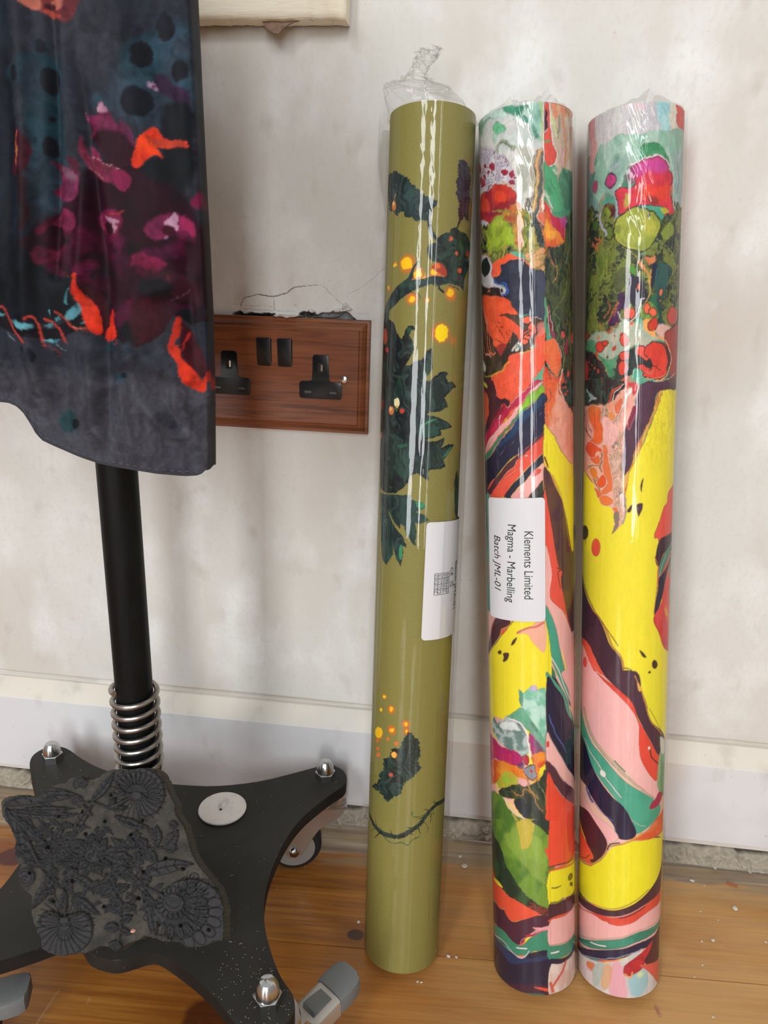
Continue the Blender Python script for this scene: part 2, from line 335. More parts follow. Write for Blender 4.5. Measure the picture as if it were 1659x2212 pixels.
# crumbly plaster packed under the baseboard
ru = np.arange(-700, 560, 1.3); rv = np.linspace(0, 1, 34); RU, RV = np.meshgrid(ru, rv)
n1 = fbm(RU/9, RV*3.2+RU*0, 3, 4); n2 = fbm(RU/3.2, RV*9, 11, 3); n3 = vnoise(RU/34, RV*.8, 8)
top = 8+7*vnoise(ru/22, ru*0, 2)[None, :]+6*vnoise(ru/7, ru*0, 6)[None, :]-3
lump = np.maximum(n1-.47, 0)*44+np.maximum(n2-.5, 0)*15
Y = 5+15*RV**1.2-lump*np.sin(np.pi*np.clip(RV*1.15+.02, 0, 1))*.9-(n3-.5)*5
Z = np.where(RV < .82, RV/.82*top*(1+.25*(n1-.5)), top-(RV-.82)/.18*4)
Y = np.where(RV >= .82, Y+(RV-.82)*190, Y); Z = np.where(RV == 0, -1.5, Z)
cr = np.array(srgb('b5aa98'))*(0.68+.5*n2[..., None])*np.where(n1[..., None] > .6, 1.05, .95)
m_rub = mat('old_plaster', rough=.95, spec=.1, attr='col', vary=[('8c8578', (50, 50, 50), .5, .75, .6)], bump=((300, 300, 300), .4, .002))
rb = quad_mesh('plaster_rubble', np.stack([RU*mm, Y*mm, Z*mm], -1).reshape(-1, 3), grid_faces(len(rv), len(ru)), m_rub, cols=(cr*np.where(RV > .84, .28, 1)[..., None]).reshape(-1, 3))  # back rows darkened: painted shade of the gap below the baseboard
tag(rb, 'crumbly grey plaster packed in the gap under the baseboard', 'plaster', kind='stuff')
# ------------------------------------------------------------------ SOCKET
SX, SZ = -.170, .481
so = empty('double_socket', (SX, 0, SZ)); tag(so, 'wooden double power socket with black inserts on the plaster wall', 'socket')
m_oak = mat('socket_wood', '82492c', rough=.36, spec=.4, vary=[('4e2a17', (14, 14, 230), .48, .68, .8), ('a0643e', (9, 9, 60), .45, .75, .6), ('3c2012', (22, 22, 700), .58, .72, .6)], bump=((20, 20, 500), .15, .001))
m_blk = mat('socket_black', '17181a', rough=.3, spec=.45); m_brass = mat('pin_metal', 'b9a888', rough=.3, metal=1); m_chrome = mat('chrome', 'c9c6c2', rough=.24, metal=.9, bump=((90, 90, 90), .05, .001)); m_hole = mat('slot_dark', '060606', rough=.6)
bm = bmesh.new(); HW, HH = .0825, .0492
steps = [(0, 0), (0, 5.2), (.6, 5.8), (2.6, 6.0), (3.0, 6.3), (3.4, 7.4), (4.4, 9.0), (6.4, 10.4), (8.2, 11.0), (8.6, 12.0), (9.2, 12.4)]
rings = []
for ins, dep in steps:
    w_, h_ = HW-ins*mm, HH-ins*mm; rings.append([bm.verts.new((SX+sx_*w_, -dep*mm, SZ+sz_*h_)) for sx_, sz_ in ((-1, -1), (1, -1), (1, 1), (-1, 1))])
for a, c in zip(rings, rings[1:]):
    for i in range(4): bm.faces.new((a[i], a[(i+1) % 4], c[(i+1) % 4], c[i]))
bm.faces.new(rings[-1])
from_bm('faceplate', bm, m_oak, so, sharp=12)
def rrect(x0, z0, x1, z1, r=.0025, k=4):
    o = []
    for cx, cz, a0 in ((x1-r, z1-r, 0), (x0+r, z1-r, 90), (x0+r, z0+r, 180), (x1-r, z0+r, 270)):
        o += [(cx+r*math.cos(math.radians(a0+90*i/k)), cz+r*math.sin(math.radians(a0+90*i/k))) for i in range(k+1)]
    return o
def tee(cx, zt):
    # T shape: stem up, bar down, rounded corners and inner fillets
    w1, w2, h2, H, r = .0072, .0190, .0150, .0380, .0026; zb = zt-H; pts = []
    def arc(x, z, a0, a1, k=4): return [(x+r*math.cos(math.radians(a0+(a1-a0)*i/k)), z+r*math.sin(math.radians(a0+(a1-a0)*i/k))) for i in range(k+1)]
    pts += arc(cx+w1-r, zt-r, 0, 90)+arc(cx-w1+r, zt-r, 90, 180)+arc(cx-w1-r, zb+h2+r, 360, 270)+arc(cx-w2+r, zb+h2-r, 90, 180)+arc(cx-w2+r, zb+r, 180, 270)+arc(cx+w2-r, zb+r, 270, 360)+arc(cx+w2-r, zb+h2-r, 0, 90)+arc(cx+w1+r, zb+h2+r, 270, 180)
    return pts
fwall = lambda x, z, d: (x, -d, z)
for cx in (-.2110, -.1291):
    bm = bmesh.new(); prism(bm, tee(cx, .5003), .0100, .0130, fwall, bev=.0004); ins = from_bm('socket_insert', bm, m_blk, so)
    for sx_, sz_, w_, h_ in ((0, .4890, .0050, .0082), (-.0111, .4672, .0066, .0044), (.0111, .4672, .0066, .0044)):
        bm = bmesh.new(); prism(bm, rrect(cx+sx_-w_/2, sz_-h_/2, cx+sx_+w_/2, sz_+h_/2, .0003), .0126, .01305, fwall); from_bm('pin_hole', bm, m_hole, ins)
        bm = bmesh.new()
        if sx_ == 0: prism(bm, rrect(cx+.0002, sz_-h_/2+.0016, cx+.0017, sz_+h_/2-.0012, .0002), .0128, .0132, fwall); from_bm('contact', bm, m_brass, ins)
        else: prism(bm, rrect(cx+sx_-w_/2+.0003, sz_-.0001, cx+sx_+w_/2-.0003, sz_+h_/2-.0004, .0002), .0128, .0132, fwall); from_bm('shutter', bm, mat('shutter_grey', '4a4f55', rough=.4), ins)
for cx in (-.1792, -.1607):
    bm = bmesh.new(); pts = rrect(cx-.0066, .4880, cx+.0066, .5128, .0016)
    prism(bm, pts, .010, .0140, lambda x, z, d: (x, -(d+(.0016*((z-.5004)/.0124) if d > .012 else 0)), z), bev=.0009); from_bm('rocker_switch', bm, m_blk, so)
bm = bmesh.new(); lathe(bm, [(.0036, 0), (.0036, .0006), (.0030, .0016), (.0018, .0021), (0, .0023)], 24, (-.1085, -.0122, .4800), (0, -1, 0)); sc = from_bm('screw', bm, m_chrome, so)
# ------------------------------------------------------------------ CANVAS PANEL above the socket
cp = empty('canvas_panel', (-.3, 0, .76)); tag(cp, 'cream cloth covered panel with frayed lower edge, cut off by the photo top', 'panel')
m_lin = mat('cream_cloth', 'f4ecd8', rough=.9, spec=.1, vary=[('d0ae86', (13, 13, 4), .6, .72, .8), ('e0d4b8', (60, 60, 900), .45, .7, .5), ('d6c9ac', (5, 5, 260), .5, .75, .4)], bump=((120, 120, 1400), .35, .0008))
bm = bmesh.new(); random.seed(2)
xs = np.linspace(-.50, -.1105, 120); nb = [.7483+.0010*(vnoise(np.array([x*300.]), np.array([0.]), 2)[0]-.5)+.0014*(vnoise(np.array([x*70.]), np.array([0.]), 5)[0]-.5)-.004*(x+.11)*-.0 for x in xs]
rows = []
for x, zb in zip(xs, nb):
    xx = x+.0*0; e = max(0, (x+.1135)/.003); rows.append([bm.verts.new(q) for q in [(xx, -.002, zb+.001), (xx, -.017, zb), (xx, -.0195+.001*e, zb+.0016), (xx, -.0205+.003*e, zb+.004), (xx+.0004, -.0208+.003*e, zb+.05), (xx+.0012, -.0208+.003*e, .95), (xx+.0012, -.002, .95)]])
for a, c in zip(rows, rows[1:]):
    for i in range(6): bm.faces.new((a[i], c[i], c[i+1], a[i+1]))
bm.faces.new(rows[0]); bm.faces.new(rows[-1][::-1])
from_bm('cloth_cover', bm, m_lin, cp, sharp=60)
m_torn = mat('brown_paper', '8a6f5c', rough=.85, vary=[('5f4a3c', (200, 200, 200), .45, .7, .7)])
bm = bmesh.new(); fp = [(-.1775, .7500), (-.1745, .7455), (-.1700, .7415), (-.1655, .7395), (-.1625, .7392), (-.1605, .7412), (-.1570, .7440), (-.1530, .7462), (-.1500, .7475), (-.1440, .7490), (-.1420, .7505)]
a = [bm.verts.new((x, -.0150-.0035*math.sin((x+.1775)*90), z)) for x, z in fp]; c = [bm.verts.new((x, -.0132-.0035*math.sin((x+.1775)*90), z)) for x, z in fp]
bm.faces.new(a); bm.faces.new(c[::-1])
for i in range(len(a)): bm.faces.new((a[i], c[i], c[(i+1) % len(a)], a[(i+1) % len(a)]))
tag(from_bm('torn_flap', bm, m_torn, cp, smooth=False), 'torn brown paper flap')
m_thr = mat('thread_brown', '8a7660', rough=.9)
for x0, z0, dx, dz in [(-.1530, .7470, .0004, -.0072), (-.1205, .7480, -.0012, -.0062), (-.2000, .7488, .002, -.002), (-.1385, .7485, .003, -.0012)]:
    bm = bmesh.new(); tube(bm, [(x0, -.018, z0), (x0+dx*.6, -.019, z0+dz*.5), (x0+dx, -.018, z0+dz)], .00016, 5); from_bm('loose_thread', bm, m_thr, cp)
# ------------------------------------------------------------------ STAND
st = empty('dress_stand', (-.24, -.172, 0)); tag(st, 'black rolling dress form stand with a star base and spring collar', 'stand')
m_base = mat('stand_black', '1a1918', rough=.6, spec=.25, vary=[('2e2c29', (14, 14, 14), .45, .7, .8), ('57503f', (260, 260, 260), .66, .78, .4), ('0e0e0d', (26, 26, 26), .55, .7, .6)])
def lighten_top(m_, col, amt):            # upward faces painted lighter, so the side edges look shaded
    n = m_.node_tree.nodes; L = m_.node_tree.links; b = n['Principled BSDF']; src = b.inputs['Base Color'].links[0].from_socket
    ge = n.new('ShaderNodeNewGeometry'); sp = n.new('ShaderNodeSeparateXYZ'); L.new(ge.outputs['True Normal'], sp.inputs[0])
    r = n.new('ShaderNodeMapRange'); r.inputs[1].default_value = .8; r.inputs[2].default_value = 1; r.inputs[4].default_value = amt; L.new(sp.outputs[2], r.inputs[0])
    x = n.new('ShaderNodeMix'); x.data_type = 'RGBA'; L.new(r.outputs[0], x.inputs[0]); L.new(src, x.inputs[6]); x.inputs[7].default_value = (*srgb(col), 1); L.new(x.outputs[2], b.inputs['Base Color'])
lighten_top(m_base, '3f3c36', .42)
m_pole = mat('pole_black', '090b0c', rough=.5, spec=.2, vary=[('1a1e1f', (60, 60, 20), .5, .7, .6)])
m_steel = mat('spring_steel', 'a9a49f', rough=.36, metal=1); m_nut = mat('nut_zinc', 'c6c8c8', rough=.22, metal=1, bump=((300, 300, 300), .1, .0005))
m_grey = mat('grey_plastic', '6b6d6c', rough=.55, bump=((900, 900, 900), .2, .0005)); m_tyre = mat('black_rubber', '1c1d1d', rough=.7)
outl = [(-94, -59), (-93, -48), (-98, -37), (-108, -31), (-119, -32), (-143, -47), (-175, -66), (-212, -79), (-245, -83), (-285, -83), (-328, -74), (-357, -62), (-376, -51), (-390, -46), (-402, -50), (-408, -62), (-404, -76), (-388, -98), (-366, -125), (-350, -150), (-341, -175), (-337, -200), (-337, -228), (-345, -252), (-362, -275), (-385, -296), (-394, -308), (-391, -319), (-380, -323), (-366, -319), (-345, -304), (-320, -291), (-298, -281), (-278, -268), (-257, -255), (-240, -266), (-222, -269), (-212, -266), (-197, -258), (-183, -262), (-157, -275), (-139, -287), (-123, -300), (-112, -307), (-100, -305), (-92, -298), (-87, -289), (-88, -281), (-92, -274), (-101, -265), (-109, -254), (-116, -242), (-124, -226), (-131, -204), (-134, -178), (-133, -152), (-130, -131), (-124, -110), (-114, -90), (-103, -72)]
bm = bmesh.new(); ol = catmull(np.array(outl)*mm, True, 3)
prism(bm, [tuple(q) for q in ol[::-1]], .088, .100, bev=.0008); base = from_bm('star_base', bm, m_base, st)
bm = bmesh.new(); lathe(bm, [(.0138, .0), (.0138, .62)], 40, (-.24, -.172, .0995)); from_bm('pole', bm, m_pole, st)
bm = bmesh.new(); n_t = 15.6; pts = [(-.24+.0166*math.cos(a), -.172+.0166*math.sin(a), .103+.1565*a/(n_t*2*math.pi)) for a in np.linspace(0, n_t*2*math.pi, int(n_t*28))]
ph = .35; pts = [(-.24+.0166*math.cos(a+ph), -.172+.0166*math.sin(a+ph), z) for (x, y, z), a in zip(pts, np.linspace(0, n_t*2*math.pi, len(pts)))]
tube(bm, pts, .0021, 10); from_bm('spring_collar', bm, m_steel, st)
def castor(x, y, d, lever):
    d = Vector((*d, 0)).normalized(); s_ = Vector((-d.y, d.x, 0)); c0 = Vector((x, y, 0))
    bm = bmesh.new(); fk = empty_mesh = None
    R3 = Matrix((d, s_, Vector((0, 0, 1)))).transposed()
    loc = lambda u, v, z: c0+d*u+s_*v+Vector((0, 0, z))
    # fork: swivel cap and two cheeks
    lathe(bm, [(.009, .0875), (.021, .0872), (.0225, .083), (.0215, .079), (.017, .076), (.010, .0755)], 28, c0)
    wl = .030
    for sg in (-1, 1):
        prof_ = [(-.021, .077), (.021, .077), (.032, .060), (.040, .040), (.0395, .027), (.034, .0195), (.026, .0195), (.020, .030), (.006, .052), (-.014, .066)]
        a = [bm.verts.new(loc(u, sg*.0135, z)) for u, z in prof_]; c = [bm.verts.new(loc(u, sg*.0157, z)) for u, z in prof_]
        bm.faces.new(a); bm.faces.new(c[::-1]) 
        for i in range(len(a)): bm.faces.new((a[i], c[i], c[(i+1) % len(a)], a[(i+1) % len(a)]))
    box_pts = [(-.021, -.0157), (.021, -.0157), (.021, .0157), (-.021, .0157)]
    a = [bm.verts.new(loc(u, v, .0745)) for u, v in box_pts]; c = [bm.verts.new(loc(u, v, .0778)) for u, v in box_pts]
    bm.faces.new(a); bm.faces.new(c[::-1])
    for i in range(4): bm.faces.new((a[i], c[i], c[(i+1) % 4], a[(i+1) % 4]))
    fork = from_bm('castor', bm, m_chrome, st)
    bm = bmesh.new(); lathe(bm, [(.008, -.0105), (.0215, -.0105), (.0250, -.0095), (.0270, -.006), (.0270, .006), (.0250, .0095), (.0215, .0105), (.008, .0105)], 40, loc(wl, 0, .0272), s_); from_bm('tyre', bm, m_tyre, fork)
    bm = bmesh.new(); lathe(bm, [(.004, -.0112), (.0205, -.0112), (.0205, .0112), (.004, .0112)], 32, loc(wl, 0, .0272), s_); from_bm('hub', bm, mat('hub_grey', '8f8983', rough=.45), fork)
    bm = bmesh.new(); lathe(bm, [(.0052, -.0178), (.0052, .0178)], 6, loc(wl, 0, .0272), s_); from_bm('axle_bolt', bm, m_nut, fork)
    if lever:
        z0, z1 = lever
        f = lambda u, v, w_: loc(u, v, z0+(z1-z0)*(u-.02)/.08+w_)
        def shell(name, us, m_, zz, parent):
            bm = bmesh.new(); rows = []
            for u, hw in us: rows.append([bm.verts.new(f(u, v*hw, w_)) for v, w_ in [(-1, zz[0]), (-1, zz[1]-.004), (-.93, zz[1]-.0012), (-.75, zz[1]), (.75, zz[1]), (.93, zz[1]-.0012), (1, zz[1]-.004), (1, zz[0])]])
            for a, c in zip(rows, rows[1:]):
                for i in range(8): bm.faces.new((a[i], c[i], c[(i+1) % 8], a[(i+1) % 8]))
            bm.faces.new(rows[0]); bm.faces.new(rows[-1][::-1]); return from_bm(name, bm, m_, parent)
        lv = shell('brake_lever', [(.018, .0115), (.036, .0122), (.0575, .0122)], mat('lever_metal', 'c2beb7', rough=.42, metal=.75, bump=((500, 500, 500), .1, .0005)), (-.011, .003), fork)
        shell('brake_pedal', [(.0580, .0132), (.066, .0136), (.074, .0130), (.0785, .0108), (.0800, .0072)], m_grey, (-.008, .0048), fork)
        bm = bmesh.new(); ul = .052
        a = [bm.verts.new(f(u, v, w_)) for u, v, w_ in [(.036, -.006, .0032), (.054, -.006, .0032), (.054, .006, .0032), (.036, .006, .0032)]]; c = [bm.verts.new(f(u, v, w_)) for u, v, w_ in [(.037, -.006, .0066), (.043, -.006, .0060), (.043, .006, .0060), (.037, .006, .0066)]]
        bm.faces.new(a); bm.faces.new(c[::-1])
        for i in range(4): bm.faces.new((a[i], c[i], c[(i+1) % 4], a[(i+1) % 4]))
        from_bm('brake_catch', bm, m_grey, fork, smooth=False)
        bm = bmesh.new(); lathe(bm, [(.0024, 0), (.0024, .0004)], 20, f(.029, 0, .0029)); from_bm('rivet_hole', bm, m_hole, fork)
    return fork
castor(-.114, -.050, (-.95, -.22), None); castor(-.385, -.067, (.75, -.66), None)
castor(-.106, -.283, (.58, .81), (.053, .061)); castor(-.365, -.295, (.92, .36), (.052, .060))
for x, y in [(-.114, -.050), (-.385, -.067), (-.106, -.283), (-.365, -.295)]:
    bm = bmesh.new(); hexr = .0098
    prism(bm, [(x+hexr*math.cos(math.radians(60*k+18)), y+hexr*math.sin(math.radians(60*k+18))) for k in range(6)], .1, .1075, bev=.0005)
    lathe(bm, [(.0082, .1074), (.0080, .112), (.0070, .1158), (.0050, .1186), (.0026, .1199), (0, .1203)], 24, (x, y, 0)); from_bm('cap_nut', bm, m_nut, st, sharp=25)
# ------------------------------------------------------------------ DRESS
def dress_y(x): return -.265+1.6*(x+.27)**2
def foldx(z): return float(np.interp(z, [.44, .50, .54, .60, .70, .72, .80], [-.1490, -.1470, -.1465, -.1475, -.1490, -.151, -.200]))
hem_px = [-2775, 4867, -2666, 4899, -2573, 4896, -2527, 4894, -2476, 4874, -2443, 4838, -2412, 4780, -2387, 4728, -2354, 4691, -2276, 4655, -2170, 4612, -2058, 4563, -1944, 4541, -1838, 4525, -1733, 4509, -1592, 4490, -1542, 4491, -1513, 4504, -1498, 4522]
hx = np.array(hem_px[0::2])/1e4; hz = np.array(hem_px[1::2])/1e4
NZ = 620; ztop = .80; FR = 420
sfr = np.linspace(0, 1, FR); XL = -.42
RID = [(-200.9, 663.6, -194.9, 547.9, 3.8500000000000005, -4), (-223.7, 689.0, -236.7, 532.2, 4.95, 5), (-209.6, 682.2, -219.7, 556.4, 2.75, -5), (-198.4, 616.9, -210.0, 547.4, 3.3000000000000003, 3), (-195.7, 552.5, -201.4, 462.2, 4.4, -4), (-206.6, 518.6, -204.7, 467.5, 4.4, 4), (-180.8, 516.7, -153.4, 501.9, 4.95, 3), (-174.6, 501.7, -155.1, 459.3, 4.4, -4), (-182.2, 493.9, -159.6, 467.6, 3.8500000000000005, 4), (-192.9, 511.5, -180.6, 519.2, 3.8500000000000005, 3), (-224.0, 513.2, -220.7, 469.8, 4.95, -3.5), (-155.0, 572.8, -153.1, 509.6, 3.8500000000000005, -3), (-152.4, 657.5, -149.4, 600.3, 4.4, 2.5), (-237.3, 527.4, -233.6, 492.8, 4.4, 4), (-182.7, 684.2, -174.1, 624.7, 7.700000000000001, 3), (-147.7, 559.0, -178.8, 548.4, 5.5, 2.5), (-164.3, 685.9, -160.7, 636.2, 6.6000000000000005, -2)]
def build_dress():
    Pos = np.zeros((NZ, FR+90, 3)); t = np.linspace(0, 1, NZ)
    for j in range(FR+90):
        if j < FR:
            # front sheet: x from the left to the fold
            zz = t
            zh = None
            xf = None
            s_ = sfr[j]
            x_at = lambda z: XL+(np.interp(z, [.44, .50, .54, .60, .70, .72, .80], [-.1490, -.1470, -.1465, -.1475, -.1490, -.151, -.200])-XL)*s_
            zh = .47
            for _ in range(6): zh = float(np.interp(x_at(zh), hx, hz))
            z = zh+(ztop-zh)*t; x = x_at(z); Pos[:, j] = np.stack([x, dress_y(x), z], 1)
        else:
            q = (j-FR+1)/90
            path = np.array([(-.1490, -.2418), (-.1487, -.236), (-.1495, -.226), (-.1540, -.214), (-.1600, -.200), (-.172, -.185), (-.20, -.135), (-.26, -.118), (-.34, -.125), (-.42, -.15)])
            dl = np.r_[0, np.cumsum(np.hypot(*np.diff(path, axis=0).T))]; dl /= dl[-1]
            px_, py_ = np.interp(q, dl, path[:, 0]), np.interp(q, dl, path[:, 1])
            zh = float(np.interp(q, [0, .03, .08, .17, .3, 1], [.4515, .4530, .4490, .4475, .470, .54]))
            z = zh+(ztop-zh)*t
            dxf = np.interp(z, [.44, .50, .54, .60, .70, .72, .80], [-.1490, -.1470, -.1465, -.1475, -.1490, -.151, -.200])+.149
            x = px_+dxf*(1-min(q*1.5, 1)); Pos[:, j] = np.stack([x, np.full(NZ, py_), z], 1)
    return Pos
DP = build_dress()
X, Z = DP[..., 0]*1000, DP[..., 2]*1000
wr = np.zeros(X.shape)
for x0, z0, x1, z1, wd, am in RID:
    ex, ez = x1-x0, z1-z0; q = ex*ex+ez*ez; tt = np.clip(((X-x0)*ex+(Z-z0)*ez)/q, 0, 1); d = np.hypot(X-x0-tt*ex, Z-z0-tt*ez)
    wr += am*np.exp(-(d/wd)**2)*np.sin(np.pi*np.clip(tt*.9+.05, 0, 1))**.6
wr += (fbm(X/34, Z/70, 3, 3)-.5)*7+(fbm(X/13, Z/30, 13, 2)-.5)*1.6
fade = np.ones(X.shape); fade[:, FR-14:FR+14] = np.abs(np.arange(-14, 14))/14*.8+.2
DP[..., 1] -= wr*mm*fade*np.where(np.arange(X.shape[1]) < FR, 1, .4)[None, :]
du = np.arange(-425, -138, .55); dv = np.arange(425, 812, .55)
dc = Canvas(du, dv, srgb('3b3e4a')); dc.wu *= .6; dc.wv *= .6
gz = dc.VV; nz_ = fbm(dc.UU/30, dc.VV/50, 2, 4)
grey = np.array(srgb('4e4e58')); low = sstep(518, 502, gz+(dc.UU+270)*.04)
dc.c += (np.array(srgb('2d3340'))-dc.c)*sstep(.4, .65, nz_)[..., None]*.7
dc.c += (grey-dc.c)*low[..., None]
